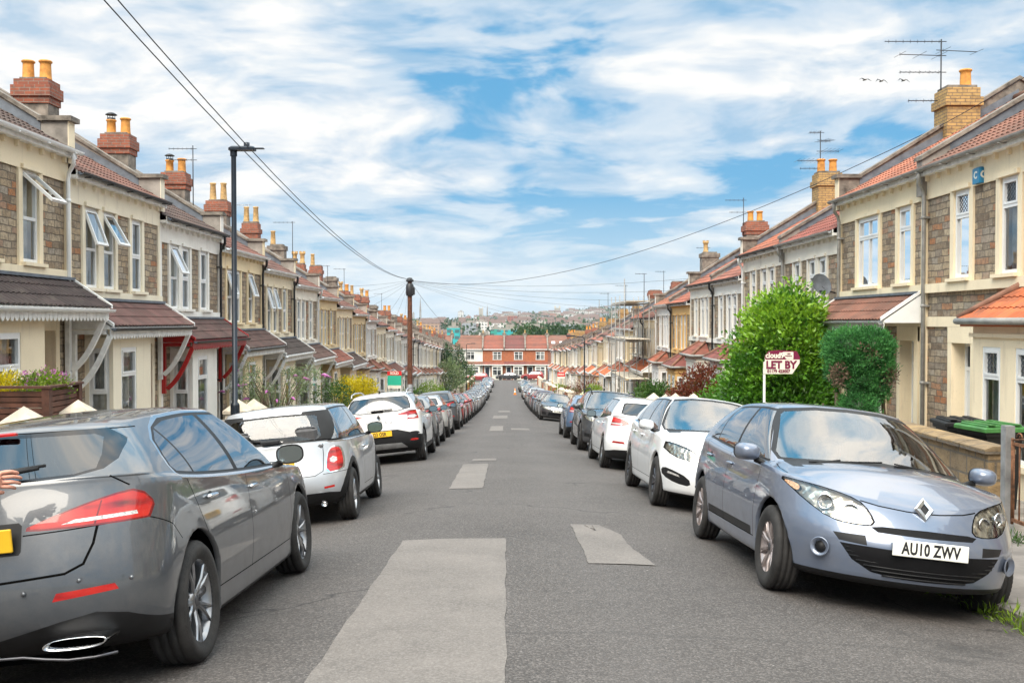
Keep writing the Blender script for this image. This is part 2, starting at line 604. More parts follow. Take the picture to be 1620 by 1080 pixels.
simple('seam', (0.003, 0.003, 0.003), 0.8, 0, 0.0, 5, spec=0.05)
simple('grille_dark', (0.006, 0.006, 0.007), 0.6, 0, 0.1, 10, spec=0.15)
simple('tyre', (0.026, 0.024, 0.023), 0.82, 0, 0.35, 9.0, 0.2)
simple('chrome', (0.75, 0.76, 0.78), 0.12, 1.0, 0.02, 5)
simple('silver_alloy', (0.52, 0.53, 0.55), 0.28, 0.9, 0.08, 8)
simple('tech_alloy', (0.30, 0.305, 0.32), 0.3, 0.9, 0.08, 8)
simple('dark_alloy', (0.10, 0.10, 0.11), 0.35, 0.7, 0.1, 8)
simple('hubcap', (0.34, 0.29, 0.28), 0.4, 0.6, 0.2, 9)
simple('plate_white', (0.78, 0.77, 0.70), 0.45, 0, 0.05, 14)
simple('plate_yellow', (0.82, 0.48, 0.02), 0.45, 0, 0.03, 14)
simple('ink', (0.006, 0.006, 0.008), 0.6, 0, 0.0, 5)
simple('sign_maroon', (0.17, 0.008, 0.045), 0.5, 0, 0.05, 5)
simple('sign_cream', (0.76, 0.72, 0.62), 0.5, 0, 0.1, 5)
simple('sign_green', (0.02, 0.42, 0.27), 0.5, 0, 0.05, 5)
simple('sign_red', (0.60, 0.02, 0.02), 0.5, 0, 0.05, 5)
simple('alarm_blue', (0.01, 0.20, 0.38), 0.4, 0, 0.1, 5)
simple('teal', (0.03, 0.42, 0.42), 0.6, 0, 0.08, 0.3)


def m_paint(T):
    """clear-coated car paint; a little flake and road dust low down"""
    oi = T.n('ShaderNodeObjectInfo')
    v = T.n('ShaderNodeTexCoord').outputs['Object']
    fl = T.noise(v, 420, 1, 0.5)
    c = T.mix(T.math('MULTIPLY', fl, 0.08), oi.outputs['Color'], (0.5, 0.52, 0.55, 1))
    dust = T.math('MULTIPLY', T.ramp(T.noise(v, 5, 5, 0.7), [(0.42, (0, 0, 0)), (0.8, (1, 1, 1))]), 0.22)
    c = T.mix(dust, c, (0.22, 0.20, 0.18, 1))
    rr = T.math('MULTIPLY_ADD', dust, 0.6, 0.30)
    p = pbr(T, c, rr, 0.35, None, coat=1.0, coatr=0.025)
    return p


def m_paint_solid(T):
    oi = T.n('ShaderNodeObjectInfo')
    v = T.n('ShaderNodeTexCoord').outputs['Object']
    dust = T.math('MULTIPLY', T.ramp(T.noise(v, 5, 5, 0.7), [(0.42, (0, 0, 0)), (0.8, (1, 1, 1))]), 0.15)
    c = T.mix(dust, oi.outputs['Color'], (0.25, 0.23, 0.20, 1))
    return pbr(T, c, 0.4, 0.0, None, coat=1.0, coatr=0.03)


mat('paint', m_paint)
mat('paint_solid', m_paint_solid)


def glassmat(name, tint, refl_boost=0.0, dark=0.0):
    def fn(T):
        fr = T.n('ShaderNodeFresnel', {'IOR': 1.5})
        f = T.math('ADD', fr.outputs[0], refl_boost, clamp=True)
        tr = T.n('ShaderNodeBsdfTransparent', {0: (*tint, 1)})
        gl = T.n('ShaderNodeBsdfGlossy', {0: (0.95, 0.97, 1.0, 1), 'Roughness': 0.015})
        mx = T.n('ShaderNodeMixShader', {0: f, 1: tr.outputs[0], 2: gl.outputs[0]})
        return mx.outputs[0]
    return mat(name, fn)


glassmat('glass_clear', (0.72, 0.82, 0.77), 0.14)
glassmat('glass_side', (0.40, 0.47, 0.45), 0.22)
glassmat('glass_tint', (0.03, 0.032, 0.035), 0.20)
glassmat('pane', (0.85, 0.88, 0.88), 0.09)
glassmat('glass_rear', (0.10, 0.105, 0.11), 0.07)
glassmat('glass_rear_clear', (0.62, 0.70, 0.68), 0.05)
glassmat('lens', (0.93, 0.92, 0.88), 0.05)


def m_lamp_red(T):
    v = T.n('ShaderNodeTexCoord').outputs['Object']
    n1 = T.noise(T.mapping(v, scale=(3, 3, 14)), 1.0, 3, 0.5)
    c = T.ramp(n1, [(0.35, (0.10, 0.002, 0.003)), (0.48, (0.38, 0.006, 0.006)), (0.66, (0.50, 0.018, 0.008))])
    return pbr(T, c, 0.25, 0, None, coat=1.0)


mat('lamp_red', m_lamp_red)
simple('lamp_red_dark', (0.16, 0.003, 0.005), 0.2, 0, 0.2, 20, coat=1.0)
simple('lamp_white', (0.62, 0.60, 0.58), 0.2, 0.3, 0.4, 60, coat=1.0)
simple('lamp_amber', (0.62, 0.36, 0.20), 0.2, 0.2, 0.3, 60, coat=1.0)
simple('lamp_orange', (0.75, 0.22, 0.02), 0.2, 0, 0.1, 30, coat=1.0)


def m_headlamp(T):
    v = T.n('ShaderNodeTexCoord').outputs['Object']
    vo = T.n('ShaderNodeTexVoronoi', {'Vector': v}, feature='F1')
    vo.inputs['Scale'].default_value = 17
    c = T.ramp(vo.outputs['Distance'], [(0.0, (0.10, 0.10, 0.10)), (0.25, (0.42, 0.40, 0.36)), (0.6, (0.72, 0.68, 0.60))])
    return pbr(T, c, 0.12, 0.6, vo.outputs['Distance'], 0.7, 0.02, coat=1.0)


mat('headlamp', m_headlamp)

# ================================================================== the setting
KX = 3.66          # kerb line
PX = 5.22          # back of pavement
WX = 7.70          # house fronts
ROAD_END = 176.0   # where the street meets the crossing road


def build_ground():
    b = MB()
    ys = [-40 + i * 1.0 for i in range(int(ROAD_END + 40) + 1)]
    xs = [-KX - .02, -3.2, -2.6, -2.0, -1.4, -.7, 0, .7, 1.4, 2.0, 2.6, 3.2, KX + .02]
    vs = [(x, y, P(y) + camber(x)) for y in ys for x in xs]
    n = len(xs)
    fs = [(i * n + j, i * n + j + 1, (i + 1) * n + j + 1, (i + 1) * n + j) for i in range(len(ys) - 1) for j in range(n - 1)]
    b.add(vs, fs, 0, True)
    tag(link('road', b.mesh('road', [MAT['asphalt']])), kind='structure')
    # crossing road at the end
    b = MB()
    b.grid(lambda u, v: (-70 + 140 * u, ROAD_END - .3 + 10.5 * v, P(ROAD_END - .3 + 10.5 * v) - .012 + (0 if abs(-70 + 140 * u) < 3.6 else 0)), 70, 5)
    tag(link('crossing_road', b.mesh('crossing_road', [MAT['asphalt']])), kind='structure')
    for sx in (-1, 1):
        # pavement and its kerb
        b = MB()
        ys2 = [-14 + i * 2.0 for i in range(int((ROAD_END + 14) / 2) + 1)]
        zk = lambda y: P(y) + camber(KX) + .115
        b.grid(lambda u, v: (sx * (KX + .13 + (PX - KX - .13 + .05) * v), -40 + (ROAD_END + 40) * u, zk(-40 + (ROAD_END + 40) * u) + .03 * v + .002), 110, 2, 0, True, sx < 0)
        tag(link('pavement', b.mesh('pavement', [MAT['pavement']], False)), kind='structure')
        b = MB()
        y = -40.0
        rnd = random.Random(3)
        while y < ROAD_END - 1:
            L = .91
            dz = rnd.uniform(-.006, .006)
            z0, z1 = zk(y) + dz, zk(y + L) + dz
            x0, x1 = sx * (KX + rnd.uniform(-.006, .006)), sx * (KX + .135)
            a = sx * .02
            vs = [(x0, y + .006, z0 - .3), (x0, y + L - .006, z1 - .3), (x1, y + L - .006, z1 - .3), (x1, y + .006, z0 - .3),
                  (x0, y + .006, z0 - .02), (x0, y + L - .006, z1 - .02), (x0 + a, y + L - .006, z1), (x0 + a, y + .006, z0), (x1, y + L - .006, z1), (x1, y + .006, z0)]
            b.add(vs, [(0, 1, 5, 4), (4, 5, 6, 7), (7, 6, 8, 9), (0, 4, 7, 9, 3), (1, 2, 8, 6, 5)])
            y += L
        tag(link('kerb', b.mesh('kerb', [MAT['kerb']])), kind='structure')
        # garden ground between pavement and houses
        b = MB()
        b.grid(lambda u, v: (sx * (PX + .03 + 12 * v), -40 + (ROAD_END + 40) * u, P(-40 + (ROAD_END + 40) * u) - .10 + .06 * v), 60, 3)
        tag(link('front_gardens', b.mesh('front_gardens', [MAT['concrete']])), kind='structure')
    # patches of pale old surfacing
    rnd = random.Random(5)

    def patch(poly, dz=.005):
        """a worn patch following the camber; poly = corners x0,x1,y0,y1"""
        x0, x1, y0, y1 = poly
        b = MB()
        nu, nv = 10, 24
        ph = rnd.uniform(0, 9)
        cut = dz > .0051
        def fn(u, v):
            x = x0 + (x1 - x0) * u
            y = y0 + (y1 - y0) * v
            if cut and u > .5:
                x += .10 * max(0, .35 - v) / .35 - .16 * max(0, v - .72) / .28
            if u in (0, 1): x += .006 * sin(y * 5 + ph) + .004 * sin(y * 17 + ph)
            if v in (0, 1): y += .012 * sin(x * 7 + ph)
            return (x, y, P(y) + camber(x) + dz)
        b.grid(fn, nu, nv)
        return tag(link('road_patch', b.mesh('road_patch', [MAT['patch']])), kind='structure')
    patch((-1.0, 0.0, 4.2, 9.66))
    patch((.70, 1.17, 8.3, 10.75), .0055)
    patch((-.84, -.34, 14.7, 19.7))
    patch((-.70, -.20, 20.6, 21.2))
    for (x0, x1, y0, y1) in ((-.6, -.1, 36, 41), (.2, .9, 37, 38.6), (-.7, .1, 52, 58), (-.5, .3, 66, 70)):
        patch((x0, x1, y0, y1))


simple('far_ground', (0.055, 0.075, 0.03), 0.95, 0, 0.4, 0.02)


def hill(x, y):
    """land beyond the street: a valley, then the city hill"""
    if y < 215:
        return P(max(y, -400)) - .45 - max(0, abs(x) - 15) * .0
    base = P(min(y, 420)) if y < 420 else -18.0
    t = max(0.0, min(1.0, (y - 900) / 2300.0))
    t = t * t * (3 - 2 * t)
    ridge = 13 + 24 * math.exp(-((x - 370) / 330) ** 2) + 5 * sin(x / 160.0) + 4 * sin(x / 61.0 + 2) - 6 * math.exp(-((x + 150) / 300) ** 2)
    return base - .45 + t * (ridge + 6)


def build_terrain():
    b = MB()
    ys = [-300, -120, -60, -30] + [i * 12.0 for i in range(0, 19)] + [240, 270, 300, 340, 380, 420, 500, 600, 750, 900] + [1000 + 150 * i for i in range(16)] + [3600, 4500, 7000, 12000]
    xs = [-8000, -4000, -2500] + [-1800 + 90 * i for i in range(41)] + [2500, 4000, 8000]
    xs = sorted(set(xs + [-60, -30, 30, 60, -200, 200]))
    vs = [(x, y, hill(x, y) if y < 3500 else hill(x, 3300) - (y - 3300) * .01) for y in ys for x in xs]
    n = len(xs)
    b.add(vs, [(i * n + j, i * n + j + 1, (i + 1) * n + j + 1, (i + 1) * n + j) for i in range(len(ys) - 1) for j in range(n - 1)], 0, True)
    tag(link('ground', b.mesh('ground', [MAT['far_ground']])), kind='structure')


build_ground()
build_terrain()


# ================================================================== terraced houses
HW = 4.62
L0, R0 = 17.55, 18.25          # party walls nearest the picture's edges


def hx(sd, n, u, z):
    """house frame: n = metres out from the front wall, u = metres along the street"""
    return (sd * n, u, z)


class HB(MB):
    """mesh builder in the house frame (n, u, z); sd = +1 faces +x (left row), -1 faces -x (right row)"""
    def __init__(s, sd):
        super().__init__()
        s.sd = sd

    def hbox(s, n0, n1, u0, u1, z0, z1, m=0, bev=0):
        a, b_ = s.sd * n0, s.sd * n1
        if bev:
            s.bbox(min(a, b_), max(a, b_), u0, u1, z0, z1, bev, m)
        else:
            s.box(a, b_, u0, u1, z0, z1, m)

    def hpoly(s, pts, m=0):
        s.add([hx(s.sd, *p) for p in pts], [tuple(range(len(pts)))], m)


# house plans: (first-floor windows, door, bay, windows in the bay's front)
STY = {'a': ([(.70, 1.26), (1.52, 2.08), (2.96, 3.52)], (3.30, 4.08), (.70, 2.62), ((.20, .60),)),
       'r': ([(.98, 1.52), (1.80, 2.34), (3.10, 3.62)], (3.30, 4.08), (.70, 2.82), ((.12, .40), (.60, .88))),
       'r1': ([(1.26, 1.80), (2.82, 3.40)], (2.74, 3.44), (-.45, 1.62), ((.12, .386), (.589, .855))),
       'r2': ([(.58, 1.20), (2.23, 3.45)], (.40, 1.06), (1.80, 3.95), ((.12, .40), (.60, .88)))}
UZ0, UZ1 = 3.45, 4.93
EAVE = 5.42
SLOPE = .56


def wall_mesh(sd, style):
    def mk():
        b = HB(sd)
        # plain rubble wall with openings cut, built of vertical strips
        UP, dr, BAY, _ = STY[style]
        ops = [(u0, u1, UZ0, UZ1) for u0, u1 in UP]
        d0, d1 = dr
        door = (d0, d1, -.25, 2.35)
        ops.append(door)
        us = sorted({0, HW} | {o[0] for o in ops} | {o[1] for o in ops} | {max(0, BAY[0]), BAY[1]})
        zs = sorted({-1.3, EAVE} | {o[2] for o in ops} | {o[3] for o in ops} | {2.6})
        for i in range(len(us) - 1):
            for j in range(len(zs) - 1):
                cu, cz = (us[i] + us[i + 1]) / 2, (zs[j] + zs[j + 1]) / 2
                if any(o[0] < cu < o[1] and o[2] < cz < o[3] for o in ops): continue
                if BAY[0] < cu < BAY[1] and cz < 2.6: continue
                b.hpoly([(0, us[i], zs[j]), (0, us[i + 1], zs[j]), (0, us[i + 1], zs[j + 1]), (0, us[i], zs[j + 1])], 1)
        for (u0, u1, z0, z1) in ops:      # reveals
            for q in ([(0, u0, z0), (0, u0, z1), (-.28, u0, z1), (-.28, u0, z0)], [(0, u1, z0), (0, u1, z1), (-.28, u1, z1), (-.28, u1, z0)],
                      [(0, u0, z1), (0, u1, z1), (-.28, u1, z1), (-.28, u0, z1)], [(0, u0, z0), (0, u1, z0), (-.28, u1, z0), (-.28, u0, z0)]):
                b.hpoly(q, 0)
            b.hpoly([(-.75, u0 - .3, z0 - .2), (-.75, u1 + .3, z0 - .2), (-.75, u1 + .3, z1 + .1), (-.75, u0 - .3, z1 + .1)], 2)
        # render work standing proud of the stone
        e = .035
        g = .003
        b.hbox(-.0, e, 0, HW, UZ1, EAVE - .02, 0)                                # frieze
        b.hbox(-.0, e + .05, 0, HW, UZ0 - .22, UZ0 - .06, 0)                      # sill course
        b.hbox(-.0, e, .0, .13, -1.2, UZ0 - .225, 0)
        b.hbox(-.0, e, HW - .13, HW, -1.2, UZ0 - .225, 0)
        b.hbox(-.0, e, .0, .11, UZ0 - .055, UZ1 - g, 0)
        b.hbox(-.0, e, HW - .11, HW, UZ0 - .055, UZ1 - g, 0)
        for (u0, u1, z0, z1) in ops[:-1]:
            b.hbox(0, e + .004, u0 - .129, u0, UZ0 - .055, UZ1 - g, 0)
            b.hbox(0, e + .004, u1, u1 + .129, UZ0 - .055, UZ1 - g, 0)
            b.hbox(-.1, e + .10, u0 - .10, u1 + .10, UZ0 - .058, UZ0 - g, 0)      # projecting sill
            b.hbox(0, e + .05, u0 - .06, u1 + .06, UZ1 + g, UZ1 + .075, 0)          # hood mould
        # door surround
        b.hbox(0, e, d0 - .18, d0, -1.2, 2.6, 0)
        b.hbox(0, e, d1, d1 + .15, -1.2, 2.6, 0)
        b.hbox(0, e + .003, d0 - .18, d1 + .15, 2.35, 2.62, 0)
        b.hbox(0, e, .135, HW - .135, 2.62 + g, 2.80, 0)
        # corbel blocks under the eaves
        k = 0
        for i in range(11):
            u = .22 + i * (HW - .44) / 10
            b.hbox(e, e + .06, u - .03, u + .03, EAVE - .17, EAVE - .075, 0)
        b.hbox(-.0, .17, -.0, HW, EAVE - .075, EAVE - .015, 3)                     # soffit board
        b.hbox(.171, .195, -.0, HW, EAVE - .085, EAVE + .065, 3)                   # fascia
        # the mass of the house behind
        D = 8.2
        b.hpoly([(-.8, .02, -2.5), (-D, .02, -2.5), (-D, .02, EAVE), (-.8, .02, EAVE)], 0)
        b.hpoly([(-.002, 0.001, -2.5), (-.8, 0.001, -2.5), (-.8, 0.001, EAVE), (-.002, 0.001, EAVE)], 0)
        b.hpoly([(-.002, HW - .001, -2.5), (-D, HW - .001, -2.5), (-D, HW - .001, EAVE), (-.002, HW - .001, EAVE)], 0)
        b.hpoly([(-D, 0, -2.5), (-D, HW, -2.5), (-D, HW, EAVE), (-D, 0, EAVE)], 0)
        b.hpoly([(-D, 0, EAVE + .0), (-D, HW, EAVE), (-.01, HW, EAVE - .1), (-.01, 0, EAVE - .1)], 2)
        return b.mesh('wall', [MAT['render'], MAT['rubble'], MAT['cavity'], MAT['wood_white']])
    return cached(('wall', sd, style), mk)


def bay_mesh(sd, style):
    def mk():
        b = HB(sd)
        _, _, BAY, bw = STY[style]
        u0, u1 = BAY
        N = .52
        z0, zt = -1.3, 2.74
        zs, zh = .72, 2.34
        def panel(p, q, ops, m=0):
            """rendered face between plan points p, q (n,u) with window openings given as fractions"""
            fr = sorted({0, 1} | {o[0] for o in ops} | {o[1] for o in ops})
            L = lambda t: (p[0] + (q[0] - p[0]) * t, p[1] + (q[1] - p[1]) * t)
            for i in range(len(fr) - 1):
                c = (fr[i] + fr[i + 1]) / 2
                a, c2 = L(fr[i]), L(fr[i + 1])
                op = any(o[0] < c < o[1] for o in ops)
                for (za, zb_) in (((z0, zs), (zh, zt)) if op else ((z0, zt),)):
                    b.hpoly([(a[0], a[1], za), (c2[0], c2[1], za), (c2[0], c2[1], zb_), (a[0], a[1], zb_)], m)
            d = Vector((q[0] - p[0], q[1] - p[1])).normalized()
            nn = Vector((-d.y, d.x))
            cen = Vector((0, (u0 + u1) / 2))
            if (cen - Vector(p)).dot(nn) < 0: nn = -nn
            for o in ops:
                a, c2 = L(o[0]), L(o[1])
                ai = (a[0] + nn.x * .16, a[1] + nn.y * .16)
                ci = (c2[0] + nn.x * .16, c2[1] + nn.y * .16)
                b.hpoly([(a[0], a[1], zs), (a[0], a[1], zh), (ai[0], ai[1], zh), (ai[0], ai[1], zs)])
                b.hpoly([(c2[0], c2[1], zs), (c2[0], c2[1], zh), (ci[0], ci[1], zh), (ci[0], ci[1], zs)])
                b.hpoly([(a[0], a[1], zh), (c2[0], c2[1], zh), (ci[0], ci[1], zh), (ai[0], ai[1], zh)])
                b.hpoly([(a[0], a[1], zs), (c2[0], c2[1], zs), (ci[0], ci[1], zs), (ai[0], ai[1], zs)])
        pts = [(0, u0), (N, u0), (N, u1), (0, u1)]
        panel(pts[0], pts[1], [(.14, .86)])
        panel(pts[1], pts[2], bw)
        panel(pts[2], pts[3], [(.14, .86)])
        # sills, cornice
        b.hbox(.02, N + .07, u0 - .07, u1 + .07, zs - .10, zs - .012, 0)
        b.hbox(.02, N + .045, u0 - .045, u1 + .045, zh + .14, zh + .20, 0)
        b.hbox(.01, N + .03, u0 - .03, u1 + .03, -1.2, .12, 0)
        b.hpoly([(0, u0, zt), (N, u0, zt), (N, u1, zt), (0, u1, zt)], 0)
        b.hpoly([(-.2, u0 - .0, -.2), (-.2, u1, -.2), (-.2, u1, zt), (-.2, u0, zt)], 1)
        return b.mesh('bay', [MAT['render'], MAT['cavity']])
    return cached(('bay', sd, style), mk)


def window_obj(parent, sd, plane, a, u0, z0, w, h, transom=.64, open_=0.0, mull=False, curtain=True, mt='pvc_white', leaded=False, near=True):
    """window in the plane 'front' (looks to +n at n=a, from u=u0) or 'side' (looks towards -u at u=a, from n=u0)"""
    key = (sd, plane, round(w, 2), round(h, 2), transom, open_, mull, mt, leaded)
    F = .055
    def tr(p):
        # local: p = (along, depth outward, z)
        if plane == 'front':
            return (sd * p[1], p[0], p[2])
        return (sd * p[0], -p[1], p[2])
    def boxm(b, x0, x1, d0, d1, za, zb, m=0):
        p, q = tr((x0, d0, za)), tr((x1, d1, zb))
        b.box(p[0], q[0], p[1], q[1], p[2], q[2], m)
    def frame():
        b = MB()
        d = .055
        boxm(b, 0, F, 0, d, 0, h)
        boxm(b, w - F, w, 0, d, 0, h)
        boxm(b, F, w - F, 0, d, 0, F)
        boxm(b, F, w - F, 0, d, h - F, h)
        boxm(b, F, w - F, .001, d + .004, h * transom - F / 2, h * transom + F / 2)
        if mull:
            boxm(b, w / 2 - F / 2, w / 2 + F / 2, .002, d - .003, F, h * transom - F / 2)
            boxm(b, w / 2 - F / 2, w / 2 + F / 2, .002, d - .003, h * transom + F / 2, h - F)
        if not open_:      # inner sash of the top light
            zt0, zt1 = h * transom + F / 2, h - F
            for (x0, x1, za, zb) in ((F, F + .035, zt0, zt1), (w - F - .035, w - F, zt0, zt1), (F + .035, w - F - .035, zt0, zt0 + .035), (F + .035, w - F - .035, zt1 - .035, zt1)):
                boxm(b, x0, x1, .004, d + .016, za, zb)
        if leaded:
            zt0, zt1 = h * transom + F / 2 + .035, h - F - .035
            n = 4
            ww, hh = w - 2 * F - .07, zt1 - zt0
            for k in range(-n, n + 1):
                for sg in (1, -1):
                    x0 = k * ww / n
                    pts = []
                    for t in range(9):
                        x = x0 + t / 8 * ww
                        xx = x if sg > 0 else ww - x
                        if -.001 <= xx <= ww + .001:
                            pts.append(tr((F + .035 + xx, .026, zt0 + hh * t / 8)))
                    if len(pts) > 1: b.tube([pts[0], pts[-1]], .004, 4, 1, caps=False)
        return b.mesh('window', [MAT[mt], MAT['lead']])
    loc = (sd * a, u0, z0) if plane == 'front' else (sd * u0, a, z0)
    o = link('window', cached(('wf',) + key, frame), parent, loc)
    if not near: 
        def pn():
            b = MB()
            p = [tr((F, .02, F)), tr((w - F, .02, F)), tr((w - F, .02, h - F)), tr((F, .02, h - F))]
            b.add(p, [(0, 1, 2, 3)])
            return b.mesh('pane', [MAT['pane_far']])
        link('pane', cached(('wpf',) + key, pn), o)
        return o
    def pane():
        b = MB()
        hh = h * transom if open_ else h - F
        b.add([tr((F, .022, F)), tr((w - F, .022, F)), tr((w - F, .022, hh)), tr((F, .022, hh))], [(0, 1, 2, 3)])
        return b.mesh('pane', [MAT['pane']])
    link('pane', cached(('wp',) + key, pane), o)
    if curtain:
        def cu():
            b = MB()
            def fn(u, v):
                x = F * .4 + (w - F * .8) * u
                return tr((x, -.10 + .022 * sin(x * 55) + .01 * sin(x * 23 + 1), .02 + (h - .04) * v))
            b.grid(fn, 40, 1)
            return b.mesh('curtain', [MAT['curtain']])
        link('curtain', cached(('wc', sd, plane, round(w, 2), round(h, 2)), cu), o)
    if open_:
        def sash():
            b = MB()
            zt0, zt1 = h * transom + F / 2, h - F
            hh = zt1 - zt0
            n0 = len(b.v)
            x0, x1 = F * .3, w - F * .3
            for (xa, xb, za, zb) in ((x0, x0 + .05, -hh, 0), (x1 - .05, x1, -hh, 0), (x0 + .05, x1 - .05, -hh, -hh + .05), (x0 + .05, x1 - .05, -.05, 0)):
                boxm(b, xa, xb, 0, .045, za, zb)
            b.add([tr((x0 + .05, .02, -hh + .05)), tr((x1 - .05, .02, -hh + .05)), tr((x1 - .05, .02, -.05)), tr((x0 + .05, .02, -.05))], [(0, 1, 2, 3)], 1)
            c, s_ = cos(open_), sin(open_)
            nv = []
            for v in b.v:
                # rotate about the top hinge
                al, dp = (v[1], sd * v[0]) if plane == 'front' else (sd * v[0], -v[1])
                z = v[2]
                d2 = dp * c - z * s_
                z2 = dp * s_ + z * c
                nv.append(tr((al, d2 + .03, z2 + zt1)))
            b.v = nv
            return b.mesh('open_sash', [MAT[mt], MAT['pane_white']])
        link('open_sash', cached(('ws',) + key, sash), o)
    return o


def m_panefar(T):
    v = objc(T)
    c = T.ramp(T.noise(v, .8, 2, .5), [(.42, (.02, .025, .03)), (.60, (.20, .20, .19))])
    return pbr(T, c, .06, 0)


mat('pane_far', m_panefar)


def m_panewhite(T):
    fr = T.n('ShaderNodeFresnel', {'IOR': 1.5})
    f = T.math('ADD', fr.outputs[0], .35, clamp=True)
    a = T.n('ShaderNodeBsdfTransparent', {0: (.8, .84, .84, 1)})
    g = T.n('ShaderNodeBsdfGlossy', {0: (1, 1, 1, 1), 'Roughness': .03})
    return T.n('ShaderNodeMixShader', {0: f, 1: a.outputs[0], 2: g.outputs[0]}).outputs[0]


mat('pane_white', m_panewhite)


def tiles(b, sd, u0, u1, n0, z0, n1, z1, rib=.165, course=.30, m=0, rh=.022, uo0=None, uo1=None):
    """double-roman tile sheet from the eave (n0,z0) up to (n1,z1); uo0/uo1 give the narrower span at the top of a hipped slope"""
    L = hypot(n1 - n0, z1 - z0)
    nc = max(2, int(round(L / course)))
    dn, dz = (n1 - n0) / L, (z1 - z0) / L
    nx, nz = (-dz if dn > 0 else dz) * -1, abs(dn)
    px, pz = abs(dz), abs(dn)      # outward normal of a slope falling towards +n
    nr = max(2, int(round((u1 - u0) / rib)))
    a0, a1 = (u0 if uo0 is None else uo0), (u1 if uo1 is None else uo1)
    prof = (0, .0, .75, 1.0, .75)
    for c in range(nc):
        vs = []
        for e in (0, 1):
            s_ = (c + e) / nc * L
            lift = (.020 if e == 0 else .002)
            f = (c + e) / nc
            ua, ub = u0 + (a0 - u0) * f, u1 + (a1 - u1) * f
            for i in range(nr * 4 + 1):
                u = u0 + (u1 - u0) * i / (nr * 4)
                uu = min(max(u, ua), ub)
                h = lift + rh * (0, .1, .9, .9)[i % 4]
                if uu != u: h = lift
                vs.append(hx(sd, n0 + dn * s_ + px * h, uu, z0 + dz * s_ + pz * h))
        k = nr * 4 + 1
        # little riser at the lower edge of each course
        low = []
        for i in range(k):
            v = vs[i]
            low.append((v[0] - sd * px * .022, v[1], v[2] - pz * .022))
        fs = [(i, i + 1, k + i + 1, k + i) for i in range(k - 1)]
        fs += [(2 * k + i, 2 * k + i + 1, i + 1, i) for i in range(k - 1)]
        b.add(vs + low, fs, m)


def roof_mesh(sd, far=False):
    def mk():
        b = HB(sd)
        n0, z0 = .20, EAVE + .04
        n1 = -3.95
        z1 = z0 + (n0 - n1) * SLOPE
        if far:
            b.hpoly([(n0, 0, z0 + .03), (n0, HW, z0 + .03), (n1, HW, z1 + .03), (n1, 0, z1 + .03)])
            b.hpoly([(n0, 0, z0 + .03), (n0, HW, z0 + .03), (n0, HW, z0 - .03), (n0, 0, z0 - .03)])
        else:
            tiles(b, sd, .0, HW, n0, z0, n1, z1)
            b.hpoly([(n0 - .01, 0, z0 - .01), (n0 - .01, HW, z0 - .01), (n1, HW, z1 - .01), (n1, 0, z1 - .01)])
        b.hpoly([(n1, 0, z1), (n1, HW, z1), (-8.2, HW, z1 - (8.2 + n1) * SLOPE), (-8.2, 0, z1 - (8.2 + n1) * SLOPE)])
        b.tube([hx(sd, n1, 0, z1 + .02), hx(sd, n1, HW, z1 + .02)], .10, 8, 1)
        return b.mesh('roof', [MAT['tile'], MAT['ridge']])
    return cached(('roof', sd, far), mk)


def parapet_mesh(sd, kind):
    def mk():
        b = HB(sd)
        zr = lambda n: EAVE + .04 + (.20 - n) * SLOPE
        lift = .20 if kind != 2 else .16
        t = .13
        top_ = .42 if kind != 2 else .30
        N0 = -.38 if kind != 2 else .12
        N1 = -.34 if kind != 2 else .15
        # sloping wall
        prof = [(N0, zr(N0) - .5), (N0, zr(N0) + lift), (-4.0, zr(-4.0) + top_), (-8.0, zr(-4.0) + top_ - 4 * SLOPE), (-8.0, zr(-4) - 4 * SLOPE - .8)]
        b.add([hx(sd, n, -t, z) for n, z in prof] + [hx(sd, n, t, z) for n, z in prof], [tuple(range(5)), tuple(range(9, 4, -1))] + [(i, i + 5, (i + 1) % 5 + 5, (i + 1) % 5) for i in range(5)], 0)
        # coping on the slope
        cp = [(N1, zr(N1) + lift + .002), (-4.0, zr(-4.0) + top_ + .002), (-8.0, zr(-4.0) + top_ - 4 * SLOPE + .002)]
        for i in range(2):
            (na, za), (nb, zb) = cp[i], cp[i + 1]
            vs = [hx(sd, na, -t - .05, za), hx(sd, na, t + .05, za), hx(sd, nb, t + .05, zb), hx(sd, nb, -t - .05, zb)]
            vs += [(v[0], v[1], v[2] + .075) for v in vs]
            b.add(vs, [(0, 3, 2, 1), (4, 5, 6, 7), (0, 1, 5, 4), (1, 2, 6, 5), (2, 3, 7, 6), (3, 0, 4, 7)], 1)
        # kneeler block at the front with flat cap
        zt = zr(-.38) + lift
        if kind != 2:
            b.hbox(-.375, .088, -t, t, EAVE - .16, zt - .004, 0)
            b.hbox(.09, .10, -t, t, EAVE - .16, zt - .004, 2)
            b.hbox(-.42, .17, -t - .055, t + .055, zt, zt + .085, 1)
        # lead flashing along the tiles
        for sg in (-1, 1):
            b.add([hx(sd, n, sg * (t + .006), zr(n) + dz + .03 - (0.0 if sg < 0 else .32)) for n, dz in ((-.38, 0), (-.38, .17), (-4, .17), (-4, 0))], [(0, 1, 2, 3)], 3)
        return b.mesh('party_parapet', [MAT['coping'] if kind == 1 else MAT['concrete'], MAT['coping'], MAT['render'], MAT['lead']])
    return cached(('parapet', sd, kind), mk)


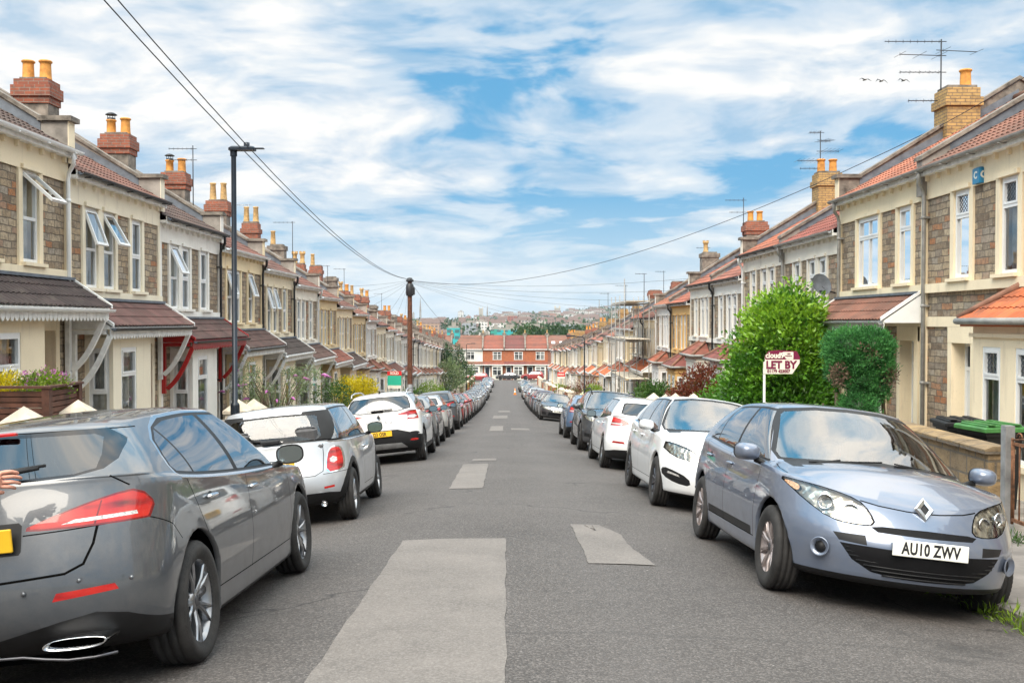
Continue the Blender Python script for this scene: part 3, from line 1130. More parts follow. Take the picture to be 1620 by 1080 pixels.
def pot_mesh(kind):
    def mk():
        b = MB()
        if kind == 0:      # plain roll-topped
            b.lathe([(.135, 0), (.125, .05), (.115, .30), (.115, .36), (.14, .375), (.145, .40), (.125, .42), (.09, .42), (.085, .2)], 14, m=0)
        elif kind == 1:    # with a black cowl
            b.lathe([(.135, 0), (.12, .05), (.11, .32), (.135, .34), (.13, .37), (.09, .37), (.085, .2)], 14, m=0)
            for k in range(4):
                a = k * pi / 2
                b.tube([(.09 * cos(a), .09 * sin(a), .34), (.10 * cos(a), .10 * sin(a), .50)], .009, 5, 1)
            b.lathe([(.15, .50), (.155, .51), (.08, .56), (.001, .58)], 14, m=1)
            b.lathe([(.15, .50), (.001, .49)], 14, m=1)
            b.lathe([(.11, .36), (.11, .42), (.08, .42)], 12, m=1)
        elif kind == 2:    # tall and tapering, stained
            b.lathe([(.13, 0), (.12, .05), (.095, .55), (.115, .58), (.11, .62), (.08, .62), (.075, .3)], 14, m=0)
        else:              # crown pot
            b.lathe([(.15, 0), (.14, .06), (.11, .12), (.11, .40), (.15, .46), (.16, .52), (.12, .54), (.09, .54), (.085, .3)], 10, m=0)
            for k in range(6):
                a = k * pi / 3
                b.box(.13 * cos(a) - .02, .13 * cos(a) + .02, .13 * sin(a) - .02, .13 * sin(a) + .02, .50, .60)
        return b.mesh('chimney_pot', [MAT['terracotta'] if kind < 2 else MAT['pot_buff'], MAT['dark_metal']])
    return cached(('pot', kind), mk)


def chimney_mesh(sd, kind):
    def mk():
        b = HB(sd)
        zb, zt = EAVE + 1.0, EAVE + 2.72
        W_, U_ = (.36, .27) if sd > 0 else (.42, .34)
        mb = {'red': 1, 'yellow': 2, 'redtall': 1, 'render': 0}[kind]
        if kind in ('red',):
            b.hbox(-2.65 - W_, -2.65 + W_, -U_, U_, zb, zt - .55, 0)
            b.hbox(-2.65 - W_ - .03, -2.65 + W_ + .03, -U_ - .03, U_ + .03, zt - .548, zt - .40, mb)
            b.hbox(-2.65 - W_ - .07, -2.65 + W_ + .07, -U_ - .07, U_ + .07, zt - .398, zt - .16, mb)
            b.hbox(-2.65 - W_ - .02, -2.65 + W_ + .02, -U_ - .02, U_ + .02, zt - .158, zt - .02, mb)
        elif kind == 'render':
            b.hbox(-2.65 - W_, -2.65 + W_, -U_, U_, zb, zt - .25, 0)
            b.hbox(-2.65 - W_ - .05, -2.65 + W_ + .05, -U_ - .05, U_ + .05, zt - .248, zt - .05, 0)
        else:
            b.hbox(-2.65 - W_ * .9, -2.65 + W_ * .9, -U_, U_, zb, zt - .45, mb)
            b.hbox(-2.65 - W_ * .9 - .05, -2.65 + W_ * .9 + .05, -U_ - .05, U_ + .05, zt - .448, zt - .26, mb)
            b.hbox(-2.65 - W_ * .9, -2.65 + W_ * .9, -U_, U_, zt - .258, zt - .04, mb)
        b.hbox(-2.65 - W_ * .8, -2.65 + W_ * .8, -U_ * .8, U_ * .8, zt - .04, zt + .03, 0)
        return b.mesh('chimney', [MAT['coping'], MAT['brick_red'], MAT['brick_yellow']])
    return cached(('chimney', sd, kind), mk)


def gutter_mesh(sd, mt):
    def mk():
        b = HB(sd)
        n, z = .262, EAVE + .035
        r = .062
        pts = [(n + r * cos(a), z + r * sin(a)) for a in [pi + pi * k / 8 for k in range(9)]]
        inn = [(n + (r - .008) * cos(a), z + (r - .008) * sin(a)) for a in [2 * pi - pi * k / 8 for k in range(9)]]
        poly = pts + inn
        k = len(poly)
        b.add([hx(sd, p[0], .0, p[1]) for p in poly] + [hx(sd, p[0], HW, p[1]) for p in poly], [(i, (i + 1) % k, (i + 1) % k + k, i + k) for i in range(k)] + [tuple(range(k))], 0)
        for j in range(5):
            u = .3 + j * 1.0
            b.hbox(.20, .33, u - .015, u + .015, z - .072, z - .055)
        return b.mesh('gutter', [MAT[mt]])
    return cached(('gutter', sd, mt), mk)


def pipe_mesh(sd, mt):
    def mk():
        b = HB(sd)
        u = HW - .16
        z = EAVE - .03
        b.tube([hx(sd, .262, u - .15, z + .02), hx(sd, .262, u - .15, z - .10), hx(sd, .24, u - .10, z - .18), hx(sd, .12, u, z - .30), hx(sd, .10, u, z - .42), hx(sd, .10, u, -.5)], .036, 10)
        for zz in (4.6, 3.0, 1.6, .3):
            b.tube([hx(sd, .10, u, zz - .03), hx(sd, .10, u, zz + .03)], .046, 10)
            b.hbox(.0, .09, u - .05, u + .05, zz - .018, zz + .018)
        return b.mesh('downpipe', [MAT[mt]])
    return cached(('pipe', sd, mt), mk)


def canopy_mesh(sd, trim):
    def mk():
        b = HB(sd)
        N, zt, zb = .78, 3.24, 2.74
        tiles(b, sd, .02, HW - .02, N, zb, .04, zt, course=.30)
        b.hpoly([(N - .02, .03, zb - .012), (N - .02, HW - .03, zb - .012), (.04, HW - .03, zt - .015), (.04, .03, zt - .015)], 1)
        b.hbox(.036, .16, .02, HW - .02, zt - .02, zt + .03, 2)        # lead flashing
        # scalloped board + gutter
        k = 34
        for i in range(k):
            u = .03 + (HW - .06) * i / k
            w = (HW - .06) / k
            b.prism([(u + .004, zb - .02), (u + w - .004, zb - .02), (u + w - .004, zb - .17), (u + w * .72, zb - .215), (u + w * .5, zb - .23), (u + w * .28, zb - .215), (u + .004, zb - .17)], 'x', sd * (N - .055), sd * (N - .04), 1)
        b.hbox(N - .04, N - .022, .02, HW - .02, zb - .07, zb - .01, 1)
        r = .055
        n, z = N + .03, zb - .03
        poly = [(n + r * cos(a), z + r * sin(a)) for a in [pi + pi * k / 8 for k in range(9)]] + [(n + (r - .008) * cos(a), z + (r - .008) * sin(a)) for a in [2 * pi - pi * k / 8 for k in range(9)]]
        kk = len(poly)
        b.add([hx(sd, p[0], .02, p[1]) for p in poly] + [hx(sd, p[0], HW - .02, p[1]) for p in poly], [(i, (i + 1) % kk, (i + 1) % kk + kk, i + kk) for i in range(kk)] + [tuple(range(kk)), tuple(range(2 * kk - 1, kk - 1, -1))], 3)
        # boarded gable ends
        for u in (.035, HW - .035):
            b.prism([(sd * .04, zb - .05), (sd * (N - .03), zb - .05), (sd * (N - .03), zb - .012), (sd * .04, zt - .02)], 'y', u - .015, u + .015, 1)
            # barge board
            vs = [hx(sd, .02, u - .025, zt + .02), hx(sd, N + .02, u - .025, zb - .01), hx(sd, N + .02, u - .025, zb + .055), hx(sd, .02, u - .025, zt + .085)]
            vs += [(v[0], v[1] + .05, v[2]) for v in vs]
            b.add(vs, [(0, 1, 2, 3), (7, 6, 5, 4), (0, 4, 5, 1), (1, 5, 6, 2), (2, 6, 7, 3), (3, 7, 4, 0)], 1)
        return b.mesh('canopy', [MAT['tile'], MAT[trim[0]], MAT['lead'], MAT[trim[1]]])
    return cached(('canopy', sd, trim), mk)


def bracket_mesh(sd, mt, far=True):
    def mk():
        b = HB(sd)
        u = HW - .16 if far else .07
        b.hbox(.04, .12, u - .045, u + .045, 1.55, 2.68)
        b.hbox(.12, .66, u - .045, u + .045, 2.60, 2.68)
        q = []
        for k in range(9):
            f = k / 8
            q.append((.12 + .56 * f, 1.68 + .92 * f - .13 * sin(pi * f)))
        o_ = [(n + .07, z - .055) for n, z in q[::-1]]
        b.prism([(sd * n, z) for n, z in q + o_], 'y', u - .03, u + .03)
        return b.mesh('bracket', [MAT[mt]])
    return cached(('bracket', sd, mt, far), mk)


def hip_mesh(sd, style):
    """hipped tile roof over the bay only"""
    def mk():
        b = HB(sd)
        BAY = STY[style][2]
        u0, u1 = BAY[0] - .12, BAY[1] + .12
        N, zb, zt = .70, 2.74, 3.22
        h = .62
        tiles(b, sd, u0, u1, N, zb, .04, zt, course=.25, uo0=u0 + h, uo1=u1 - h)
        for (ua, ub) in ((u0, u0 + h), (u1, u1 - h)):
            b.hpoly([(0.03, ua, zb + .02), (N, ua, zb + .02), (.04, ub, zt + .02)], 0)
            b.tube([hx(sd, N, ua, zb + .03), hx(sd, .04, ub, zt + .05)], .055, 6, 1)
        b.hbox(0.01, N - .02, u0 + .03, u1 - .03, zb - .10, zb - .01, 2)
        r = .055
        b.tube([hx(sd, N + .03, u0, zb - .02), hx(sd, N + .03, u1, zb - .02)], .05, 8, 3)
        b.tube([hx(sd, .05, u0 - .03, zb - .02), hx(sd, N + .03, u0 - .03, zb - .02)], .05, 8, 3)
        return b.mesh('bay_roof', [MAT['tile'], MAT['ridge'], MAT['render'], MAT['gutter_grey']])
    return cached(('hip', sd, style), mk)


def door_mesh(sd, mt, style):
    def mk():
        b = HB(sd)
        n = -.25
        u0, u1 = STY[style][1]
        z0, z1 = -.25, 2.35
        b.hbox(n, n + .05, u0, u0 + .06, z0, z1, 1)
        b.hbox(n, n + .05, u1 - .06, u1, z0, z1, 1)
        b.hbox(n, n + .05, u0 + .06, u1 - .06, 1.88, 1.94, 1)
        b.hbox(n, n + .05, u0 + .06, u1 - .06, z1 - .06, z1, 1)
        b.hbox(n, n + .03, u0 + .06, u1 - .06, z0, 1.88, 0)
        b.hbox(n + .005, n + .02, u0 + .06, u1 - .06, 1.94, z1 - .06, 2)
        for (ua, ub, za, zb) in ((u0 + .14, u0 + .36, 1.0, 1.75), (u1 - .36, u1 - .14, 1.0, 1.75), (u0 + .14, u0 + .36, .05, .80), (u1 - .36, u1 - .14, .05, .80)):
            b.hbox(n + .03, n + .038, ua, ub, za, zb, 2 if za > .9 and mt == 'door_dark' else 0)
        b.hbox(n + .03, n + .036, (u0 + u1) / 2 - .12, (u0 + u1) / 2 + .12, .88, .93, 3)
        return b.mesh('door', [MAT[mt], MAT['pvc_white'], MAT['pane_far'], MAT['chrome']])
    return cached(('door', sd, mt, style), mk)


RND = random.Random(11)
CREAM, WARM, PALE, OCHRE, GREYW, PINKW = (.86, .75, .56), (.85, .71, .49), (.86, .80, .69), (.62, .38, .13), (.56, .53, .48), (.58, .45, .36)
BROWN, DARK, REDT, ORANGE, GREYT = (.155, .062, .045), (.085, .052, .042), (.27, .085, .05), (.42, .125, .055), (.10, .085, .08)


def house(sd, y0, label, group=None, wall=CREAM, roof=BROWN, canopy='lean', canopy_col=DARK, trim=('wood_white', 'pvc_white'), bracket='wood_white',
          pots=(1, 0), chim='red', chim_low=0.0, opens=(0, 0, 0), gut='pvc_white', pipe='pvc_white', door='door_red', style='a', leaded=False, frames='pvc_white', near=True, parapet=0, curt=True, bay=True):
    zc = P(y0 + HW / 2)
    if sd < 0:      # the right-hand houses step down in pairs
        zc = P(R0 + 2 * HW * math.floor((y0 - R0 + HW * 1.01) / (2 * HW)))
    X = -sd * WX
    t = thing('terraced_house', label, 'house', (X, y0, zc), group=group)
    link('wall', wall_mesh(sd, style), t, color=wall)
    link('roof', roof_mesh(sd, not near), t, color=roof)
    p = link('party_parapet', parapet_mesh(sd, parapet), t, (0, HW, 0), color=wall)
    c = link('chimney', chimney_mesh(sd, chim), t, (0, HW, -chim_low)) if chim else None
    for i, k in enumerate(pots):
        if k is None or not c: continue
        link('chimney_pot', pot_mesh(k), c, (sd * (-2.65 + (.19 if i else -.19)), 0, EAVE + 2.74))
    link('gutter', gutter_mesh(sd, gut), t)
    if pipe:
        link('downpipe', pipe_mesh(sd, pipe), t)
    ups, _, BAY, bw = STY[style]
    for i, (u0, u1) in enumerate(ups):
        op = opens[i] if i < len(opens) else 0
        window_obj(t, sd, 'front', -.055, u0 + .004, UZ0 + .004, u1 - u0 - .008, UZ1 - UZ0 - .008, transom=(.48 if style == 'a' else .70), open_=radians(op), mull=(u1 - u0) > .9, mt=frames, leaded=leaded, near=near, curtain=near)
    by = link('bay', bay_mesh(sd, style), t, color=wall)
    zs, zh = .72, 2.34
    L = BAY[1] - BAY[0]
    for (a, w) in bw:
        w -= a
        window_obj(by, sd, 'front', .455, BAY[0] + L * a, zs, L * w, zh - zs, transom=.68 if not leaded else .72, mt=frames, leaded=leaded, near=near)
    window_obj(by, sd, 'side', BAY[0] + .07, .52 * .14, zs, .52 * .72, zh - zs, transom=.5, mt=frames, near=near)
    link('door', door_mesh(sd, door, style), t)
    if canopy == 'lean':
        link('canopy', canopy_mesh(sd, trim), t, color=canopy_col)
        if bracket:
            link('bracket', bracket_mesh(sd, bracket, True), t)
            link('bracket', bracket_mesh(sd, bracket, False), t)
    elif canopy == 'hip':
        link('bay_roof', hip_mesh(sd, style), t, color=canopy_col)
    return t


ORD = ['first', 'second', 'third', 'fourth', 'fifth', 'sixth', 'seventh', 'eighth', 'ninth', 'tenth', 'eleventh', 'twelfth', 'thirteenth', 'fourteenth', 'fifteenth', 'sixteenth', 'seventeenth', 'eighteenth', 'nineteenth', 'twentieth']

left_spec = [
    dict(label='cream house at the left edge with one upper window swung open above a dark canopy', wall=(.88, .75, .54), roof=DARK, canopy_col=(.055, .036, .034), pots=(1, 0), opens=(0, 0, 48), trim=('wood_white', 'pvc_white'), door='door_red', gut='pvc_white', pipe='pvc_white'),
    dict(label='cream house behind the street lamp side with two open top windows and smooth brown canopy', wall=(.88, .79, .62), roof=(.16, .072, .052), canopy_col=(.15, .075, .065), pots=(0, 0), opens=(20, 30, 0), trim=('wood_white', 'black_plastic'), gut='black_plastic', pipe=None),
    dict(label='white rendered house with red window sills and red canopy brackets', wall=(.86, .83, .77), roof=DARK, canopy_col=(.11, .058, .05), pots=(1, 0), opens=(25, 0, 0), trim=('red_paint', 'black_plastic'), bracket='red_paint', gut='black_plastic', pipe='black_plastic'),
    dict(label='yellow cream house partly behind the tall lamp post on the left', wall=(.86, .70, .45), roof=BROWN, canopy_col=(.10, .055, .046), pots=(1, 0), opens=(18, 0, 18), trim=('wood_white', 'black_plastic'), gut='pvc_white', pipe='black_plastic', bracket='wood_white'),
    dict(label='cream house with dark weathered canopy, fifth from the left edge on the left row', wall=(.82, .71, .52), roof=(.14, .065, .05), canopy_col=(.065, .048, .042), pots=(2, 2), opens=(15, 15, 0), gut='pvc_white', pipe='black_plastic', bracket='wood_white'),
    dict(label='pale stone house, sixth from the left edge on the left row', wall=PALE, roof=BROWN, canopy_col=(.12, .065, .052), pots=(2, 2), chim='redtall', gut='pvc_white', pipe='pvc_white'),
]
for i, s in enumerate(left_spec):
    house(1, L0 - HW + i * HW, near=True, curt=(i != 0), **s)
walls = [CREAM, PALE, WARM, (.80, .76, .70), CREAM, (.74, .68, .58), PALE, (.74, .58, .34)]
n_left = 33
for i in range(6, n_left):
    y0 = L0 - HW + i * HW
    if y0 + HW > ROAD_END - 6: break
    rw = RND.choice(walls)
    near = i < 12
    if i < 14:
        lab = f"{ORD[i]} terraced house from the left edge along the left side of the street"
        g = 'terraced houses along the left side'
    else:
        lab = 'small far terraced house towards the bottom of the left row'
        g = 'far terraced houses at the bottom of the left row'
    house(1, y0, lab, g, wall=rw, roof=RND.choice([BROWN, DARK, REDT, BROWN, (.20, .08, .055)]), canopy=RND.choice(['hip', 'lean', 'hip']), canopy_col=RND.choice([REDT, BROWN, DARK, (.22, .075, .05)]),
          pots=RND.choice([(0, 0), (3, 3), (None, None), (3, 0), (2, None), (None, None)]), chim=RND.choice(['redtall', 'render', 'red', 'render']), gut=RND.choice(['pvc_white', 'black_plastic']), pipe=RND.choice(['pvc_white', 'black_plastic', None]), bracket=None, near=near, curt=False, parapet=i % 2, chim_low=RND.uniform(0, .5))

right_spec = [
    dict(label='cream house at the right edge with a blue alarm box and orange hipped bay roof', wall=(.90, .76, .54), roof=(.20, .085, .055), canopy='hip', canopy_col=(.50, .135, .05), pots=(0, 0), chim=None, gut='gutter_grey', pipe='gutter_grey', door='door_white', leaded=True, parapet=0, style='r1'),
    dict(label='stone fronted house with orange tiled roof and brown lichened porch canopy behind the clipped conifer', wall=(.86, .73, .51), roof=(.36, .125, .07), canopy='lean', canopy_col=(.20, .085, .055), pots=(0, None), chim='yellow', chim_low=.1, style='r2', gut='gutter_grey', pipe='gutter_grey', door='door_dark', bracket=None, trim=('pvc_white', 'gutter_grey'), parapet=1),
    dict(label='pale house with satellite dish behind the tall laurel bush', wall=(.80, .74, .64), roof=(.24, .07, .05), canopy='hip', canopy_col=(.22, .09, .06), pots=(0, 0), chim=None, gut='gutter_grey', pipe='gutter_grey', parapet=0),
    dict(label='cream house with red brown roof just beyond the tall laurel bush', wall=(.82, .75, .64), roof=(.34, .11, .06), canopy='hip', canopy_col=REDT, pots=(0, 0), chim='yellow', gut='black_plastic', pipe='pvc_white', parapet=1),
    dict(label='white rendered house left of the laurel bush with black downpipe', wall=(.86, .82, .75), roof=(.30, .11, .075), canopy='hip', canopy_col=(.19, .06, .05), pots=(0, 0), chim=None, gut='black_plastic', pipe='black_plastic', parapet=0),
    dict(label='pale cream house above the red leaved bush on the right row', wall=(.82, .77, .68), roof=(.30, .10, .06), canopy='hip', canopy_col=(.28, .09, .06), pots=(0, 0), chim='red', gut='black_plastic', pipe=None, parapet=1),
    dict(label='ochre yellow painted house on the right row', wall=(.74, .46, .18), roof=(.32, .10, .06), canopy='hip', canopy_col=(.20, .06, .05), pots=(0, 0), chim=None, gut='black_plastic', pipe='black_plastic', parapet=0),
    dict(label='white house with scaffolding standing at its front', wall=(.76, .73, .69), roof=(.30, .11, .06), canopy='hip', canopy_col=(.30, .09, .05), pots=(None, 3), chim='render', gut='pvc_white', pipe='pvc_white', parapet=1),
]
for i, s in enumerate(right_spec):
    s.setdefault('style', 'r')
    s['parapet'] = 1 if i % 2 else 2
    house(-1, R0 - HW + i * HW, near=True, curt=(i < 3), **s)
for i in range(8, 33):
    y0 = R0 - HW + i * HW
    if y0 + HW > ROAD_END - 6: break
    near = i < 12
    if i < 14:
        lab = f"{ORD[i]} terraced house from the right edge along the right side of the street"
        g = 'terraced houses along the right side'
    else:
        lab = 'small far terraced house towards the bottom of the right row'
        g = 'far terraced houses at the bottom of the right row'
    house(-1, y0, lab, g, style='r', wall=RND.choice(walls + [(.60, .54, .42)]), roof=RND.choice([(.28, .10, .06), BROWN, REDT, (.34, .12, .07)]), canopy=RND.choice(['hip', 'hip', 'lean']), canopy_col=RND.choice([(.50, .14, .05), REDT, BROWN, (.35, .10, .05)]),
          pots=RND.choice([(0, 0), (None, None), (0, None), (3, 0), (None, None)]), chim=RND.choice(['redtall', 'redtall', 'red', 'yellow']) if i % 2 else None, gut=RND.choice(['pvc_white', 'black_plastic']), pipe=RND.choice(['pvc_white', 'black_plastic', None]), bracket=None, near=near, curt=False, parapet=1 if i % 2 else 2, chim_low=RND.uniform(0, .5))

for k in range(3):       # the nearest houses, beside and behind the camera, mirrored in the cars
    house(1, L0 - HW * (k + 2), 'cream terraced house on the left beside the camera, outside the picture', 'houses beside the camera on the left', wall=CREAM, near=False, curt=False, pots=(0, 0))
    house(-1, R0 - HW * (k + 2), 'cream terraced house on the right beside the camera, outside the picture', 'houses beside the camera on the right', wall=CREAM, near=False, curt=False, pots=(0, 0), style="r", canopy='hip', canopy_col=(.30, .1, .05))

# ================================================================== cars
def pch(pts, x):
    """smooth curve through (x, z) points"""
    if x <= pts[0][0]:
        return pts[0][1]
    if x >= pts[-1][0]:
        return pts[-1][1]
    for i in range(len(pts) - 1):
        if x <= pts[i + 1][0]:
            x0, y0 = pts[i]
            x1, y1 = pts[i + 1]
            d = (y1 - y0) / (x1 - x0)

            def slope(k):
                if k <= 0 or k >= len(pts) - 1:
                    return d
                a = (pts[k][1] - pts[k - 1][1]) / (pts[k][0] - pts[k - 1][0])
                b = (pts[k + 1][1] - pts[k][1]) / (pts[k + 1][0] - pts[k][0])
                return 0 if a * b <= 0 else 2 * a * b / (a + b)
            m0, m1 = slope(i), slope(i + 1)
            h = x1 - x0
            t = (x - x0) / h
            return ((2 * t ** 3 - 3 * t ** 2 + 1) * y0 + (t ** 3 - 2 * t ** 2 + t) * h * m0
                    + (-2 * t ** 3 + 3 * t ** 2) * y1 + (t ** 3 - t ** 2) * h * m1)


def chaikin(poly, n=2):
    for _ in range(n):
        q = []
        for i in range(len(poly)):
            a, b = poly[i], poly[(i + 1) % len(poly)]
            q.append((a[0] * .75 + b[0] * .25, a[1] * .75 + b[1] * .25))
            q.append((a[0] * .25 + b[0] * .75, a[1] * .25 + b[1] * .75))
        poly = q
    return poly


def hull(pts):
    pts = sorted(set(pts))
    def half(ps):
        h = []
        for p in ps:
            while len(h) > 1 and (h[-1][0] - h[-2][0]) * (p[1] - h[-2][1]) - (h[-1][1] - h[-2][1]) * (p[0] - h[-2][0]) <= 0:
                h.pop()
            h.append(p)
        return h
    a, b = half(pts), half(pts[::-1])
    return a[:-1] + b[:-1]


PROJ = {'side': (0, 2, Vector((1, 0, 0)), Vector((0, 0, 1))),
        'front': (1, 2, Vector((0, 1, 0)), Vector((0, 0, 1))),
        'rear': (1, 2, Vector((0, 1, 0)), Vector((0, 0, 1))),
        'top': (0, 1, Vector((1, 0, 0)), Vector((0, 1, 0)))}


class Body:
    def __init__(s, p, res=1.0):
        s.p = p
        s.tags = ['body']
        F, R, W = p['F'], p['R'], p['W']
        hw = W / 2
        belt, roof = p['belt'], p['roof']
        lf, lr = p.get('lf', .62), p.get('lr', .40)
        nf, nr = p.get('nf', 2.35), p.get('nr', 2.6)
        rings = []

        def ring(xf, xr, w, zf, lf_=lf, lr_=lr, nf_=nf, nr_=nr, tw=1.0):
            rings.append((xf, xr, w, zf, lf_, lr_, nf_, nr_, tw))
        zs = p.get('sill', .19)
        bb = p.get('bump', {})
        fx = bb.get('f', (-.20, -.06, -.01, 0, -.035))
        rx = bb.get('r', (.24, .10, .03, 0, .03))
        zf_ = bb.get('zf', (.20, .225, .36, .50, .66))
        zr_ = bb.get('zr', (.24, .27, .38, .54, .72))
        wz = bb.get('w', (.13, .045, .022, 0, .012))
        zm_ = bb.get('zm', (zs, zs + .03, .34, .54, .74))
        for k in range(5):
            zz_ = [(-R, zr_[k]), (-p['wb'] / 2 - .35, zr_[k] * .5 + zm_[k] * .5), (-p['wb'] / 2 + .4, zm_[k]), (p['wb'] / 2 - .4, zm_[k]), (p['wb'] / 2 + .35, zf_[k] * .5 + zm_[k] * .5), (F, zf_[k])]
            ring(F + fx[k], -R + rx[k], hw - wz[k], (lambda zz_: lambda x, y: pch(zz_, x))(zz_))
        nose = p.get('nose', .13)
        tb = p.get('tailbase', .10)
        w5, w6 = hw - p.get('sh', .035), hw - p.get('sh2', .085)
        cr = p.get('crown', .075)
        bz = lambda x: pch(belt, x)

        def hoodz(f, w):
            def g(x, y):
                c = cr * max(0.0, 1 - (abs(y) / w6) ** 2.2) if x > 0 else 0.02 * max(0.0, 1 - (abs(y) / w6) ** 2)
                return bz(x) + .022 * f + c * min(1.0, .35 + f * 1.6)
            return g
        ring(F - nose, -R + tb, w5, hoodz(0, w5), lf_=lf * .95)
        nh = 6
        for j in range(1, nh + 1):
            f = j / (nh + 1)
            ff = f ** .85
            ring(F - nose + (p['cowl'] - F + nose) * ff, -R + tb + .012 * f, w5 + (w6 - w5) * f, hoodz(f, w5), lf_=lf * .95 + (p.get('lw', .30) - lf * .95) * f, lr_=lr + (p.get('lt', .22) - lr) * f)
        gl = []
        lw, lt = p.get('lw', .30), p.get('lt', .22)
        ng = 6
        for j in range(ng + 1):
            f = j / ng
            w = w6 + (p['wroof'] - w6) * f + p.get('tumble', .035) * 4 * f * (1 - f)
            xf = p['cowl'] + (p['wtop'] - p['cowl']) * f + .02 * 4 * f * (1 - f)
            xr = -R + tb + .014 + (p['ttop'] + R - tb - .014) * f ** p.get('tailpow', 1.0) - p.get('tbulge', .02) * 4 * f * (1 - f)
            def gz(x, y, f=f):
                b = bz(x) + .022 + (cr * max(0.0, 1 - (abs(y) / w6) ** 2.2) if x > 0 else .02 * max(0.0, 1 - (abs(y) / w6) ** 2))
                r = pch(roof, x) + p.get('rcrown', .035) * max(0.0, 1 - (abs(y) / p['wroof']) ** 2)
                return b + (r - b) * f
            ring(xf, xr, w, gz, lf_=lw, lr_=lt, nf_=p.get('nw', 2.3), nr_=p.get('nt', 2.6), tw=1 - f)
        nc = 5
        for j in range(1, nc + 1):
            f = j / nc
            g = math.sin(f * pi / 2) if j < nc else 1
            w = p['wroof'] * (1 - f * .999)
            xf = p['wtop'] - .30 * f
            xr = p['ttop'] + .30 * f
            sc_ = max(0.1, 1 - f * .9)
            def cz(x, y):
                return pch(roof, x) + p.get('rcrown', .035) * max(0.0, 1 - (abs(y) / p['wroof']) ** 2) + .012
            ring(xf, xr, w, cz, lf_=lw * sc_, lr_=lt * sc_, nf_=p.get('nw', 2.3), nr_=p.get('nt', 2.6), tw=0)
        s.rings = rings
        NS, NC = int(34 * res), int(15 * res)

        def ringpts(r):
            xf, xr, w, zf, lf_, lr_, nf_, nr_, tw = r
            pts = []
            for i in range(NC):
                a = (i / NC) * pi / 2
                a = a ** 1.0
                x = xr + lr_ - lr_ * cos(a) ** (2 / nr_)
                y = w * sin(a) ** (2 / nr_) if a > 0 else 0.0
                pts.append((x, y))
            x0, x1 = xr + lr_, xf - lf_
            for i in range(NS + 1):
                t = i / NS
                pts.append((x0 + (x1 - x0) * t, w))
            for i in range(1, NC + 1):
                a = (i / NC) * pi / 2
                x = xf - lf_ + lf_ * sin(a) ** (2 / nf_)
                y = w * max(cos(a), 0) ** (2 / nf_) if i < NC else 0.0
                pts.append((x, y))
            q = []
            for x, y in pts:
                t = x / (F if x > 0 else R)
                yy = y * (1 - p.get('taper', .035) * abs(t) ** 2.5 * (1.6 if x > 0 else 1.0))
                q.append(Vector((x, yy, zf(x, y))))
            return q
        RP = [ringpts(r) for r in rings]
        # Catmull-Rom across the rings
        sub = [3, 3, 4, 4, 4] + [1] * (nh + 1) + [3] * ng + [2] * nc
        if res < .8:
            sub = [2, 2, 2, 2, 2] + [1] * (nh + 1) + [1] * ng + [1] * nc
        rows = []
        nR = len(RP)
        crease = {0, 5 + nh + 1, 5 + nh + 1 + ng}
        if p.get('soft'): crease.discard(5 + nh + 1)
        for k in range(nR - 1):
            for q in range(sub[k]):
                t = q / sub[k]
                row = []
                for i in range(len(RP[0])):
                    p1, p2 = RP[k][i], RP[k + 1][i]
                    p0 = RP[k - 1][i] if k > 0 and k not in crease else p1 - (p2 - p1) * .5
                    p3 = RP[k + 2][i] if k + 2 < nR and (k + 1) not in crease else p2 + (p2 - p1) * .5
                    row.append(.5 * ((2 * p1) + (p2 - p0) * t + (2 * p0 - 5 * p1 + 4 * p2 - p3) * t * t + (3 * p1 - p0 - 3 * p2 + p3) * t ** 3))
                rows.append(row)
        rows.append(RP[-1])
        for fn in p.get('warp', ()):
            for row in rows:
                for v in row:
                    fn(v)
        bm = bmesh.new()
        s.bm = bm
        vs = [[bm.verts.new(v) for v in row] for row in rows]
        s.tag = bm.faces.layers.int.new('tag')
        for i in range(len(vs) - 1):
            for j in range(len(vs[0]) - 1):
                try:
                    bm.faces.new((vs[i][j], vs[i][j + 1], vs[i + 1][j + 1], vs[i + 1][j]))
                except ValueError:
                    pass
        for v in bm.verts:
            if v.co.y < 0: v.co.y = 0
        bmesh.ops.remove_doubles(bm, verts=bm.verts, dist=0.0004)
        bmesh.ops.dissolve_degenerate(bm, edges=bm.edges, dist=0.0002)
        bm.normal_update()
        # outward normals: the side at mid-length must point to +y
        best = max(bm.faces, key=lambda f: f.calc_center_median().y)
        if best.normal.y < 0:
            bmesh.ops.reverse_faces(bm, faces=bm.faces)
            bm.normal_update()

    def tid(s, name):
        if name not in s.tags:
            s.tags.append(name)
        return s.tags.index(name)

    def cut(s, name, poly, proj, cond=None, smooth=0, over=False, delete=False, planes=()):
        bm = s.bm
        if smooth:
            poly = chaikin(poly, smooth)
        poly = hull([(round(a, 5), round(b, 5)) for a, b in poly])
        ia, ib, ea, eb = PROJ[proj]
        amin, amax = min(q[0] for q in poly) - .001, max(q[0] for q in poly) + .001
        bmin, bmax = min(q[1] for q in poly) - .001, max(q[1] for q in poly) + .001
        tl = s.tag
        cand = []
        for f in bm.faces:
            if not over and f[tl] != 0:
                continue
            c = f.calc_center_median()
            if proj == 'front' and (c.x < 0 or f.normal.x < .02): continue
            if proj == 'rear' and (c.x > 0 or f.normal.x > -.02): continue
            if proj == 'top' and f.normal.z < .1: continue
            if proj == 'side' and f.normal.y < .12: continue
            if cond and not cond(c, f.normal): continue
            A = [v.co[ia] for v in f.verts]
            B = [v.co[ib] for v in f.verts]
            if max(A) < amin or min(A) > amax or max(B) < bmin or min(B) > bmax: continue
            cand.append(f)
        n = len(poly)
        pl = [(Vector(a_), Vector(b_)) for a_, b_ in planes]
